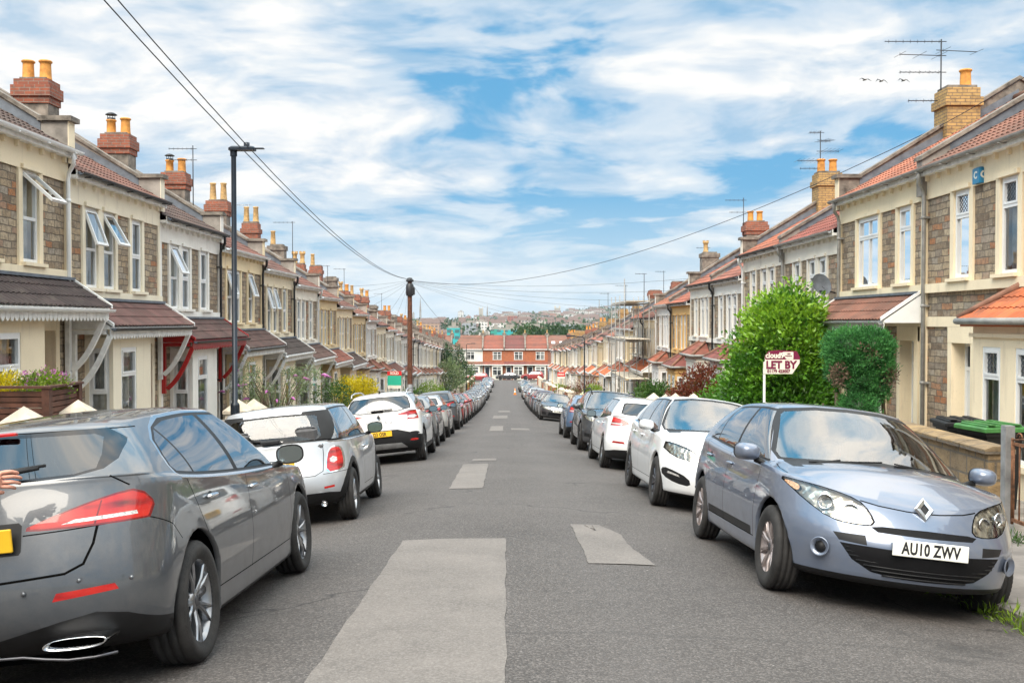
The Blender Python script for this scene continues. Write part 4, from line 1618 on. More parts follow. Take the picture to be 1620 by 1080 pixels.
        for i in range(n):
            a, b = poly[i], poly[(i + 1) % n]
            d = (b[0] - a[0], b[1] - a[1])
            L = hypot(*d)
            if L < 1e-6: continue
            no2 = (-d[1] / L, d[0] / L)          # inward for CCW
            pl.append((ea * a[0] + eb * a[1], ea * no2[0] + eb * no2[1]))
        for co, no in pl:
            if not cand: break
            es = list({e for f in cand for e in f.edges})
            vv = list({v for f in cand for v in f.verts})
            r = bmesh.ops.bisect_plane(bm, geom=cand + es + vv, dist=1e-5, plane_co=co, plane_no=no)
            fs = [g for g in r['geom'] if isinstance(g, bmesh.types.BMFace)]
            cand = [f for f in fs if (f.calc_center_median() - co).dot(no) > 0]
        if delete:
            bmesh.ops.delete(bm, geom=cand, context='FACES')
            return
        t = s.tid(name)
        for f in cand:
            f[tl] = t
        return cand

    def line(s, name, pts, w, proj, cond=None, over=False):
        for i in range(len(pts) - 1):
            a, b = Vector(pts[i]), Vector(pts[i + 1])
            d = (b - a)
            if d.length < 1e-6: continue
            d.normalize()
            n = Vector((-d.y, d.x)) * w / 2
            e = d * w * .3
            s.cut(name, [tuple(a + n - e), tuple(a - n - e), tuple(b - n + e), tuple(b + n + e)], proj, cond, over=over)

    def arches(s, clad=0.0):
        p = s.p
        for sx in (-1, 1):
            cx, cz, ra = sx * p['wb'] / 2, p['wr'] + .01, p['wr'] + p.get('ag', .055)
            if clad:
                k = 20
                poly = [(cx + (ra + clad) * cos(2 * pi * i / k), cz + (ra + clad) * sin(2 * pi * i / k)) for i in range(k)]
                poly_in = None
            poly = [(cx + ra * cos(2 * pi * i / 28), cz + ra * sin(2 * pi * i / 28)) for i in range(28)]
            s.cut('x', poly, 'side', lambda c, n: c.y > p['W'] / 2 - .4, over=True, delete=True)
            # remove what is left below the opening
            s.cut('x', [(cx - ra, cz - .6), (cx + ra, cz - .6), (cx + ra, cz - .02), (cx - ra, cz - .02)], 'side', lambda c, n: c.y > p['W'] / 2 - .4 and hypot(c.x - cx, c.z - cz) < ra * 1.5 and abs(c.x - cx) < ra * .995, over=True, delete=True)
            bm = s.bm
            es = []
            for e in bm.edges:
                if e.is_boundary:
                    m = (e.verts[0].co + e.verts[1].co) / 2
                    if m.y > p['W'] / 2 - .4 and (abs(hypot(m.x - cx, m.z - cz) - ra) < .02 or (abs(abs(m.x - cx) - ra) < .012 and m.z < cz + .02)):
                        es.append(e)
            if clad:
                poly = [(cx + (ra + clad) * cos(2 * pi * i / 28), cz + (ra + clad) * sin(2 * pi * i / 28)) for i in range(28)]
                s.cut('cladding', poly, 'side', lambda c, n: c.y > p['W'] / 2 - .4)
                es = []
                for e in bm.edges:
                    if e.is_boundary:
                        m = (e.verts[0].co + e.verts[1].co) / 2
                        if m.y > p['W'] / 2 - .4 and (abs(hypot(m.x - cx, m.z - cz) - ra) < .02 or (abs(abs(m.x - cx) - ra) < .012 and m.z < cz + .02)):
                            es.append(e)
            lip = s.tid('cladding') if clad else 0
            liner = s.tid('wheel_arch_liner')
            for k, (dy, tg) in enumerate(((.030, lip), (.30, liner))):
                r = bmesh.ops.extrude_edge_only(bm, edges=es)
                nv = [g for g in r['geom'] if isinstance(g, bmesh.types.BMVert)]
                nf_ = [g for g in r['geom'] if isinstance(g, bmesh.types.BMFace)]
                for v in nv:
                    v.co.y -= dy
                for f in nf_:
                    f[s.tag] = tg
                es = [g for g in r['geom'] if isinstance(g, bmesh.types.BMEdge) and all(v in nv for v in g.verts)]

    def finish(s):
        """mirror, compute normals on the whole shell, return {tag: mesh data}"""
        bm = s.bm
        bm.normal_update()
        r = bmesh.ops.duplicate(bm, geom=bm.verts[:] + bm.edges[:] + bm.faces[:])
        nf_ = [g for g in r['geom'] if isinstance(g, bmesh.types.BMFace)]
        for g in r['geom']:
            if isinstance(g, bmesh.types.BMVert):
                g.co.y = -g.co.y
        bmesh.ops.reverse_faces(bm, faces=nf_)
        bmesh.ops.remove_doubles(bm, verts=[v for v in bm.verts if abs(v.co.y) < .004], dist=.0008)
        bm.normal_update()
        bm.verts.index_update()
        P_ = {}
        for f in bm.faces:
            P_.setdefault(f[s.tag], []).append(f)
        res = {}
        for t, fs in P_.items():
            idx, vs, ns, polys = {}, [], [], []
            for f in fs:
                q = []
                for v in f.verts:
                    if v.index not in idx:
                        idx[v.index] = len(vs)
                        vs.append(v.co.copy())
                        ns.append(v.normal.copy())
                    q.append(idx[v.index])
                polys.append(q)
            res[s.tags[t]] = (vs, ns, polys)
        bm.free()
        return res


def shell_mesh(name, data, mt):
    vs, ns, polys = data
    me = bpy.data.meshes.new(name)
    me.from_pydata(vs, [], polys)
    me.materials.append(mt)
    me.polygons.foreach_set('use_smooth', [True] * len(polys))
    me.update()
    try:
        me.normals_split_custom_set_from_vertices(ns)
    except Exception:
        pass
    return me


def split_sides(data):
    """left (+y) and right (-y) halves of a tagged shell"""
    vs, ns, polys = data
    outs = []
    for sgn in (1, -1):
        idx, V, N, Q = {}, [], [], []
        for f in polys:
            if sum(vs[i].y for i in f) / len(f) * sgn <= 0: continue
            q = []
            for i in f:
                if i not in idx:
                    idx[i] = len(V)
                    V.append(vs[i]); N.append(ns[i])
                q.append(idx[i])
            Q.append(q)
        if Q: outs.append((V, N, Q))
    return outs


def split_islands(data):
    vs, ns, polys = data
    par = list(range(len(vs)))
    def find(a):
        while par[a] != a:
            par[a] = par[par[a]]; a = par[a]
        return a
    for f in polys:
        for i in f[1:]:
            ra, rb = find(f[0]), find(i)
            if ra != rb: par[ra] = rb
    groups = {}
    for f in polys:
        groups.setdefault(find(f[0]), []).append(f)
    outs = []
    for fs in groups.values():
        idx, V, N, Q = {}, [], [], []
        for f in fs:
            q = []
            for i in f:
                if i not in idx:
                    idx[i] = len(V)
                    V.append(vs[i]); N.append(ns[i])
                q.append(idx[i])
            Q.append(q)
        outs.append((V, N, Q))
    return outs


# ---------------------------------------------------------------- wheels
def tyre_mesh(R, w, rr):
    def mk():
        b = MB()
        h = w / 2
        pr = [(rr - .012, -h * .80), (rr + .006, -h * .86), (rr + (R - rr) * .35, -h * 1.0), (rr + (R - rr) * .7, -h * .99), (R - .018, -h * .90), (R - .006, -h * .80), (R - .002, -h * .72)]
        tread = []
        for g in (-.42, 0.0, .42):
            tread += [(R, h * (g - .07)), (R - .008, h * (g - .055)), (R - .008, h * (g + .055)), (R, h * (g + .07))]
        pr = pr + tread + [(r, -y) for r, y in pr[::-1]]
        b.lathe(pr, 56, axis='y')
        # shoulder blocks
        for sgn in (-1, 1):
            for k in range(56):
                a = 2 * pi * (k + .5) / 56
                ca, sa = cos(a), sin(a)
                t = .010
                r0, r1 = R - .02, R - .0015
                y0, y1 = sgn * h * .93, sgn * h * .70
                P1 = lambda r, y, d: (r * ca - d * sa, y, r * sa + d * ca)
                b.add([P1(r0, y0, -t), P1(r0, y0, t), P1(r1, y1, t), P1(r1, y1, -t), P1(R - .03, y1, -t), P1(R - .03, y1, t)],
                      [(0, 1, 2, 3), (0, 3, 4), (1, 5, 2)])
        return b.mesh('tyre', [MAT['tyre']])
    return cached(('tyre', R, w, rr), mk)


def rim_mesh(rr, style, w):
    def mk():
        b = MB()
        h = w / 2
        # y positive = outer face
        b.lathe([(rr - .012, h * .80), (rr + .004, h * .84), (rr + .004, h * .78), (rr - .016, h * .70), (rr - .03, h * .2), (rr - .035, -h * .8)], 48, axis='y', m=0)
        b.lathe([(rr - .035, -h * .1), (rr * .30, -h * .12)], 32, axis='y', m=2)          # dark backing
        b.lathe([(rr * .68, h * .05), (rr * .66, h * .12), (rr * .25, h * .14), (.001, h * .14)], 32, axis='y', m=3)  # brake disc
        hub = .062
        b.lathe([(hub + .012, h * .30), (hub, h * .56), (hub * .55, h * .62), (.001, h * .62)], 20, axis='y', m=0)
        b.lathe([(hub * .52, h * .625), (hub * .48, h * .65), (.001, h * .65)], 16, axis='y', m=1)

        def spoke(a, r0, r1, w0, w1, y0, y1, th, m, skew=0.0, mt=None):
            pts = []
            for (r, ww, yy, sk) in ((r0, w0, y0, 0.0), ((r0 + r1) / 2, (w0 + w1) / 2 * .92, (y0 + y1) / 2 + .008, skew * .5), (r1, w1, y1, skew)):
                ca, sa = cos(a), sin(a)
                for (d, e) in ((-ww / 2, 0), (-ww * .22, .009), (ww * .22, .009), (ww / 2, 0), (ww * .4, -th), (-ww * .4, -th)):
                    dd = d + sk
                    pts.append((r * ca - dd * sa, yy + e, r * sa + dd * ca))
            fs = []
            for k in range(2):
                for i in range(6):
                    j = (i + 1) % 6
                    fs.append((k * 6 + i, k * 6 + j, k * 6 + 6 + j, k * 6 + 6 + i))
            fs += [tuple(range(6)), tuple(range(17, 11, -1))]
            b.add(pts, fs, m)
        if style == 'amg':
            for k in range(5):
                a = 2 * pi * k / 5 + .3
                spoke(a, .045, rr - .012, .036, .016, h * .50, h * .70, .035, 0, .042)
                spoke(a, .045, rr - .012, .036, .016, h * .50, h * .70, .035, 0, -.042)
                spoke(a + pi / 5, .05, rr - .02, .028, .050, h * .36, h * .46, .02, 1)
        elif style == 'multi':
            for k in range(9):
                a = 2 * pi * k / 9 + .1
                spoke(a, .045, rr - .012, .034, .020, h * .46, h * .70, .03, 0, .014)
                spoke(a, .045, rr - .012, .026, .012, h * .46, h * .70, .03, 0, -.016)
        elif style == 'five':
            for k in range(5):
                a = 2 * pi * k / 5 + .5
                spoke(a, .045, rr - .012, .062, .040, h * .50, h * .70, .035, 0)
        elif style == 'ten':
            for k in range(10):
                a = 2 * pi * k / 10
                spoke(a, .045, rr - .012, .034, .024, h * .48, h * .70, .03, 0)
        base = {'amg': 'tech_alloy', 'multi': 'hubcap', 'five': 'silver_alloy', 'ten': 'silver_alloy'}[style]
        if style == 'ten': base = 'dark_alloy'
        return b.mesh('rim', [MAT[base], MAT['dark_alloy'], MAT['cavity'], MAT['rust'] if False else MAT['dark_metal']])
    return cached(('rim', rr, style, w), mk)


def pill_mesh(name, L, H, D, mt):
    """soft rounded bar, long in x"""
    b = MB()
    def fn(u, v):
        a = u * 2 * pi
        x = -L / 2 + L * v
        e = (1 - abs(2 * v - 1) ** 4) ** .5
        return (x, D * .5 * sin(a) * (e * .9 + .1), H * .5 * cos(a) * (e * .9 + .1))
    b.grid(fn, 10, 12)
    return b.mesh(name, [mt])


def text_mesh(txt, size, mt, extrude=.002, width=1.0, bold=0.0, spacing=1.0):
    def mk():
        cu = bpy.data.curves.new('lettering', 'FONT')
        cu.body = txt
        cu.size = size
        cu.extrude = extrude
        cu.offset = bold
        cu.align_x = 'CENTER'
        cu.align_y = 'CENTER'
        cu.space_character = spacing
        cu.resolution_u = 3
        o = bpy.data.objects.new('lettering', cu)
        COL.objects.link(o)
        dg = bpy.context.evaluated_depsgraph_get()
        me = bpy.data.meshes.new_from_object(o.evaluated_get(dg))
        bpy.data.objects.remove(o)
        me.materials.clear()
        me.materials.append(mt)
        for v in me.vertices:
            v.co.x *= width
        return me
    return cached(('text', txt, size, mt.name, width, bold), mk)


def plate(parent, txt, loc, facing, front, w=.52, h=.111, tilt=0.0):
    """number plate; facing +1 looks forward (+x), -1 backward"""
    b = MB()
    b.bbox(-w / 2, w / 2, -h / 2, h / 2, 0, .012, .004)
    o = link('number_plate', cached(('plate', w, h, front), lambda: b.mesh('number_plate', [MAT['plate_white' if front else 'plate_yellow']])), parent)
    rz = pi / 2 if facing > 0 else -pi / 2
    o.matrix_local = Matrix.Translation(loc) @ Matrix.Rotation(rz, 4, 'Z') @ Matrix.Rotation(pi / 2 + tilt, 4, 'X')
    if txt:
        t = link('lettering', text_mesh(txt, h * 1.0, MAT['ink'], .001, .70, .0035 * h / .111, 1.06), o)
        t.location = (0, -.002, .013)
    return o


def mirror_parts(parent, loc, sgn, p, paintm, backm=None):
    """door mirror at loc; sgn = side"""
    def mk():
        b = MB()
        L, H, D = .205, .145, .150
        def fn(u, v):
            a = u * 2 * pi
            ph = v * pi / 2
            ey = abs(cos(a)) ** .75 * (1 if cos(a) > 0 else -1)
            ez = abs(sin(a)) ** .75 * (1 if sin(a) > 0 else -1)
            r = sin(ph) ** .7 if v > 0 else 0.0
            return (D * cos(ph) ** .8 if v < 1 else 0.0, L / 2 * ey * r * 1.0, H / 2 * ez * r)
        b.grid(fn, 26, 9)
        # rim around the glass
        return b.mesh('door_mirror', [paintm])
    o = link('door_mirror', cached(('mirror', paintm.name), mk), parent, loc)
    o.rotation_euler = (0, 0, sgn * radians(-6))
    def mg():
        b = MB()
        L, H = .186, .125
        vs = [(-.004, L / 2 * abs(cos(a)) ** .75 * (1 if cos(a) > 0 else -1), H / 2 * abs(sin(a)) ** .75 * (1 if sin(a) > 0 else -1)) for a in [2 * pi * k / 26 for k in range(26)]]
        b.add(vs, [tuple(range(26))])
        L, H = .207, .147
        v2 = [(.0, L / 2 * abs(cos(a)) ** .75 * (1 if cos(a) > 0 else -1), H / 2 * abs(sin(a)) ** .75 * (1 if sin(a) > 0 else -1)) for a in [2 * pi * k / 26 for k in range(26)]]
        b.add(v2, [tuple(range(26))], 1)
        b.add([(-.006, v[1], v[2]) for v in v2] + [(-.006, v[1] * .9, v[2] * .88) for v in v2], [(k, (k + 1) % 26, 26 + (k + 1) % 26, 26 + k) for k in range(26)], 1)
        b.add([(-.006, v[1], v[2]) for v in v2] + [(.02, v[1], v[2]) for v in v2], [(k, (k + 1) % 26, 26 + (k + 1) % 26, 26 + k) for k in range(26)], 1)
        return b.mesh('mirror_glass', [MAT['mirror_glass'], MAT['trim_black']], recalc=False)
    link('mirror_glass', cached(('mg',), mg), o)
    def ms():
        b = MB()
        b.tube([(0.05, -sgn * .07, -.055), (.045, -sgn * .15, -.085), (.05, -sgn * .20, -.10)], [.028, .022, .035], 8)
        return b.mesh('mirror_arm', [MAT['trim_black']])
    link('mirror_arm', cached(('ms', sgn), ms), o)
    return o


mat('mirror_glass', lambda T: pbr(T, (.30, .34, .34), .05, 1.0))


def seat_mesh(wid):
    def mk():
        b = MB()
        b.bbox(-.25, .28, -wid / 2, wid / 2, .28, .45, .05)
        vs = len(b.v)
        bb = MB()
        bb.bbox(-.07, .07, -wid / 2 + .02, wid / 2 - .02, 0, .60, .04)
        bb.bbox(-.045, .045, -.13, .13, .64, .84, .035) if wid < .8 else [bb.bbox(-.045, .045, y - .13, y + .13, .62, .78, .035) for y in (-.38, .38)]
        bb.box(-.01, .01, -.04, -.03, .58, .66)
        bb.box(-.01, .01, .03, .04, .58, .66)
        a = radians(16)
        b.add([(x * cos(a) - z * sin(a) - .27, y, x * sin(a) + z * cos(a) + .38) for x, y, z in bb.v], bb.f)
        return b.mesh('seat', [MAT['seat_fabric']])
    return cached(('seat', wid), mk)


def interior(root, p, lod=0):
    cw = p['cowl']
    hw = p['W'] / 2
    b = MB()
    zb = pch(p['belt'], cw) - .06
    # dashboard with a hooded binnacle
    y0 = hw - .16
    prof = [(cw - .02, zb + .015), (cw - .28, zb + .01), (cw - .42, zb - .03), (cw - .46, zb - .12), (cw - .38, zb - .32), (cw - .10, zb - .34)]
    b.prism(prof, 'y', -y0, y0)
    b.box(-p['wb'] / 2 - .35, cw - .1, -y0, y0, .26, .30)
    b.box(-p['R'] + .25, -p['wb'] / 2 - .3, -y0 + .1, y0 - .1, .50, .56)
    for sg in (-1, 1):
        b.box(-p['wb'] / 2 - .1, cw - .15, sg * y0, sg * (y0 + .025), .26, pch(p['belt'], 0) - .07)
    b.bbox(cw - .55, cw - .36, -.36 - .17, -.36 + .17, zb - .06, zb + .045, .03)
    link('cabin_trim', b.mesh('cabin_trim', [MAT['trim_black']]), root)
    if lod: return
    for y in (-.36, .36):
        link('seat', seat_mesh(.50), root, (cw - 1.12, y, 0))
    link('rear_bench', seat_mesh(1.2), root, (cw - 1.98, 0, 0))
    b = MB()
    k = 24
    pts = [(0, .185 * cos(2 * pi * i / k), .185 * sin(2 * pi * i / k)) for i in range(k + 1)]
    b.tube(pts, .016, 6, caps=False)
    b.box(-.01, .02, -.17, .17, -.03, .03)
    b.box(-.01, .02, -.03, .03, -.17, 0)
    o = link('steering_wheel', b.mesh('steering_wheel', [MAT['trim_black']]), root, (cw - .66, -.36, zb - .03), (0, radians(-25), 0))
    b = MB()
    b.bbox(-.012, .012, -.12, .12, -.03, .03, .008)
    link('rear_view_mirror', b.mesh('rear_view_mirror', [MAT['trim_black']]), root, (p['wtop'] - .02, 0, pch(p['roof'], p['wtop']) - .10))


ISL = ('side_skirt', 'lower_trim', 'tail_light_rim', 'spoiler')


def make_car(name, p, detail, paintm, res=1.0, lod=0):
    """builds body shell, cuts out its parts and puts everything under one Empty"""
    root = link(name, None)
    B = Body(p, res)
    detail(B, p)
    B.arches(p.get('clad', 0.0))
    parts = B.finish()
    look = {'body': paintm, 'cladding': MAT['trim_black'], 'wheel_arch_liner': MAT['cavity'], 'seam': MAT['seam'],
            'windscreen': MAT['glass_clear'], 'rear_window': MAT[p.get('rearglass', 'glass_side')], 'side_window': MAT[p.get('sideglass', 'glass_side')],
            'front_window': MAT['glass_side'], 'window_trim': MAT['trim_black'], 'chrome_trim': MAT['chrome'], 'headlight': MAT['lens'], 'tail_light': MAT['lamp_red'],
            'tail_light_clear': MAT['lamp_white'], 'tail_light_rim': MAT['lamp_red_dark'], 'grille': MAT['grille_dark'], 'lower_trim': MAT['trim_black'], 'reflector': MAT['lamp_red'],
            'indicator': MAT['lamp_amber'], 'skid_plate': MAT['galv'], 'roof_panel': MAT['trim_black'], 'spoiler': MAT['gloss_black'], 'fog_light': MAT['lamp_white'], 'side_skirt': MAT['trim_black'], 'bumper_insert': MAT['trim_black']}
    look.update({k: MAT[v] for k, v in p.get('look', {}).items()})
    objs = {}
    for tg, data in parts.items():
        if tg == 'x': continue
        if tg in ('headlight', 'tail_light', 'side_window', 'front_window', 'reflector', 'fog_light', 'wheel_arch_liner', 'rear_lamp_lens') + ISL:
            pieces = split_sides(data)
            if tg == 'side_window' or tg in ISL:
                pieces = split_islands(data)
        else:
            pieces = [data]
        for d in pieces:
            nm = tg.replace('seam', 'panel_gap').replace('_clear', '_lens').replace('front_window', 'side_window')
            o = link(nm, shell_mesh(nm, d, look[tg]), root)
            if tg == 'headlight':
                d2 = ([v - n * .030 for v, n in zip(d[0], d[1])], d[1], d[2])
                link('lamp_housing', shell_mesh('lamp_housing', d2, MAT['headlamp']), o)
            objs.setdefault(tg, []).append(o)
    for sub in ('tail_light_clear', 'tail_light_rim'):
        if sub in objs and 'tail_light' in objs:
            for o in objs[sub]:
                o.parent = objs['tail_light'][0]
    if 'bumper' in parts: pass
    # floor pan
    b = MB()
    F, R, hw = p['F'], p['R'], p['W'] / 2
    b.box(-R + .62, F - .80, -hw + .16, hw - .16, p.get('sill', .19) + .02, p.get('sill', .19) + .10)
    b.box(-R + .30, F - .35, -hw + .42, hw - .42, p.get('sill', .19) + .025, p.get('sill', .19) + .095)
    b.box(-p['wb'] / 2 + p['wr'] + .08, p['wb'] / 2 - p['wr'] - .08, -hw + .10, hw - .10, p.get('sill', .19) + .005, p.get('sill', .19) + .06)
    link('floor_pan', b.mesh('floor_pan', [MAT['cavity']]), root)
    # wheels
    rr = p.get('rr', .225)
    tw = p.get('tw', .215)
    for sx in (1, -1):
        for sy in (1, -1):
            w = link('wheel', rim_mesh(rr, p.get('rim', 'five'), tw), root, (sx * p['wb'] / 2, sy * (hw - tw / 2 - .012), p['wr']))
            w.rotation_euler = (0, random.uniform(0, 6), 0 if sy > 0 else pi)
            link('tyre', tyre_mesh(p['wr'], tw, rr), w)
    # mirrors
    mx, mz = p.get('mirror', (p['cowl'] - .28, pch(p['belt'], p['cowl'] - .3) + .085))
    mm = MAT['trim_black'] if p.get('blackmirror') else paintm
    for sy in (1, -1):
        mirror_parts(root, (mx, sy * (hw + .075), mz), sy, p, mm)
    # handles
    for hx, hz in p.get('handles', ((-.05, .86), (-1.0, .88))):
        for sy in (1, -1):
            hm = MAT['chrome'] if p.get('chromehandle') else paintm
            yy = hw - p.get('sh', .035) * .25 - .004
            o = link('door_handle', cached(('handle', hm.name), lambda: pill_mesh('door_handle', .19, .034, .045, hm)), root, (hx, sy * (yy + p.get('hoff', .0)), hz))
            o2 = link('handle_recess', cached(('hrec',), lambda: pill_mesh('handle_recess', .12, .075, .018, MAT['trim_black'])), o, (0, -sy * .020, 0))
    interior(root, p, lod)
    return root, objs


def wiper(root, pts, blade, m=None):
    b = MB()
    b.tube(pts, .009, 6)
    b.tube(blade, .007, 6)
    return link('wiper', b.mesh('wiper', [MAT['trim_black']]), root)


# ---------------------------------------------------------------- car kinds
def half(poly):
    """mirror-safe: lets a polygon start at the centre line"""
    return [(-.02 if a == 0 else a, b) for a, b in poly]


def side_windows(B, p):
    """daylight opening cut by pillars; p['dlo'] = (front-bottom x, front-top x, rear-top x, rear-bottom x), p['pillars'] = [(x_bottom, x_top, width)]"""
    fb, ft, rt, rb = p['dlo']
    bz = lambda x: pch(p['belt'], x) + p.get('dz', .045)
    tz = lambda x: pch(p['roof'], x) - p.get('tz', .035)
    def outline(m):
        pts = []
        n = 8
        for i in range(n + 1):
            x = rb + (fb - rb) * i / n
            pts.append((x + (m if i == n else 0) * 1.6 - (m if i == 0 else 0), bz(x) - m))
        for i in range(n + 1):
            x = ft + (rt - ft) * i / n
            pts.append((x + (m * .6 if i == 0 else 0) - (m if i == n else 0), tz(x) + m))
        if p.get('dlo_tail'):
            for (a, b) in p['dlo_tail']:
                pts.append((a - m, b + m * .3))
        return pts
    cond = lambda c, n: c.z > pch(p['belt'], c.x) + .005 and c.y > .3
    # panes between the pillars: clip the outline with slanted lines
    base = hull(outline(-.004))
    def clip(poly, a, b):        # keep the part on the left of a->b
        out_ = []
        for i in range(len(poly)):
            p0, p1 = poly[i], poly[(i + 1) % len(poly)]
            s0 = (b[0] - a[0]) * (p0[1] - a[1]) - (b[1] - a[1]) * (p0[0] - a[0])
            s1 = (b[0] - a[0]) * (p1[1] - a[1]) - (b[1] - a[1]) * (p1[0] - a[0])
            if s0 >= 0: out_.append(p0)
            if s0 * s1 < 0:
                t = s0 / (s0 - s1)
                out_.append((p0[0] + (p1[0] - p0[0]) * t, p0[1] + (p1[1] - p0[1]) * t))
        return out_
    rest = base
    pil = sorted(p['pillars'], key=lambda q: -q[0])
    k = 0
    for (xb, xt, w) in pil:
        front = clip(rest, (xb + w / 2, .6), (xt + w / 2, 1.7)) if False else clip(rest, (xt + w / 2, 1.6), (xb + w / 2, .7))
        # left of a downward line is +x side
        if len(front) > 2:
            B.cut('front_window' if k == 0 else 'side_window', front, 'side', cond)
        rest = clip(rest, (xb - w / 2, .7), (xt - w / 2, 1.6))
        k += 1
    if len(rest) > 2:
        B.cut('side_window', rest, 'side', cond)
    B.cut('window_trim', outline(.016), 'side', cond)
    if p.get('chrome', True):
        B.cut('chrome_trim', outline(p.get('chromew', .032)), 'side', lambda c, n: c.z > pch(p['belt'], c.x) - .03 and c.y > .3)


def windscreen(B, p, m=.028):
    w6 = p['W'] / 2 - p.get('sh2', .085)
    cr, rc = p.get('crown', .075), p.get('rcrown', .035)
    zb, zt = pch(p['belt'], p['cowl']) + .022, pch(p['roof'], p['wtop'])
    def poly(e):
        return half([(0, zb + cr + .02 - e), (w6 * .45, zb + cr * .85 + .022 - e), (w6 * .80, zb + cr * .45 + .03 - e), (w6 - .085 + e * .8, zb + .055 - e * .6),
                     (w6 - .075 + e, zb + .10), (p['wroof'] + .005 + e, zt - .06 + e), (p['wroof'] - .03 + e * .5, zt - .032 + e), (p['wroof'] * .5, zt + rc * .75 - .02 + e), (0, zt + rc - .018 + e)])
    cond = lambda c, n: c.x > p['wtop'] - .35 and c.z > zb - .02 and n.x > .22
    B.cut('windscreen', poly(0), 'front', cond)
    B.cut('window_trim', poly(m), 'front', cond)
    # black scuttle below the glass
    B.cut('window_trim', half([(0, zb + cr - .05), (w6 * .8, zb + cr * .4 - .045), (w6 - .10, zb - .0), (w6 - .09, zb + .06), (w6 * .4, zb + cr + .03), (0, zb + cr + .04)]), 'front', lambda c, n: p['cowl'] - .30 < c.x < p['cowl'] + .08 and c.z > zb - .08)


def doors(B, p, xs, zl=.27):
    """vertical shut lines; xs list of polylines"""
    for pl in xs:
        B.line('seam', pl, .007, 'side', lambda c, n: c.z < pch(p['belt'], c.x) + .06)


def hood_seam(B, p, pts):
    B.line('seam', pts, .008, 'top', lambda c, n: c.x > p['cowl'] - .2)


def std_doors(p, handleless=False, fivedoor=True, ax=.93, bx=-.24, cx=-1.12):
    b = lambda x: pch(p['belt'], x) + .03
    r = p['wb'] / 2
    L = [[(ax - .02, b(ax)), (ax - .01, .75), (ax - .06, .33)]]
    L.append([(bx + .02, b(bx)), (bx, .65), (bx, .33)])
    if fivedoor:
        L.append([(cx - .22, b(cx)), (cx - .10, .86), (cx + .05, .62), (cx + .14, .45), (cx + .15, .33)])
    L.append([(ax - .06, .335), (cx + .15 if fivedoor else bx, .335)])
    return L


CARK = {}

# --- grey premium hatchback (rear view, nearest left)
CARK['premium'] = dict(
    F=2.225, R=2.195, W=1.796, H=1.44, wb=2.73, wr=.33, rr=.235, tw=.225, rim='amg', sill=.17,
    belt=[(-2.2, 1.07), (-1.7, 1.045), (-1.0, .985), (0, .935), (.9, .905), (1.5, .86), (2.0, .76), (2.225, .67)],
    roof=[(-2.1, 1.275), (-1.7, 1.325), (-1.2, 1.368), (-.5, 1.400), (.1, 1.39), (.9, 1.28)],
    cowl=.98, wtop=.22, ttop=-1.80, tailbase=.11, wroof=.575, tumble=.03, rcrown=.04, crown=.075, lr=.46, nr=2.5, lf=.62, sh=.03, sh2=.065, tbulge=.015, tailpow=1.0, lt=.38,
    dlo=(.80, .12, -1.02, -1.44), dlo_tail=[(-1.49, 1.09), (-1.475, 1.15), (-1.40, 1.235), (-1.24, 1.305)], pillars=[(-.26, -.42, .085), (-1.08, -1.32, .03)], dz=.030, tz=.035, chromew=.036,
    sideglass='glass_tint', rearglass='glass_rear', soft=True, chromehandle=True, handles=((-.10, .845), (-1.05, .875)),
    bump=dict(f=(-.20, -.06, -.01, 0, -.035), r=(.26, .13, .02, 0, .045), zf=(.17, .20, .34, .50, .64), zr=(.27, .31, .42, .60, .84), w=(.12, .045, .030, 0, .010), zm=(.17, .20, .32, .56, .78)))


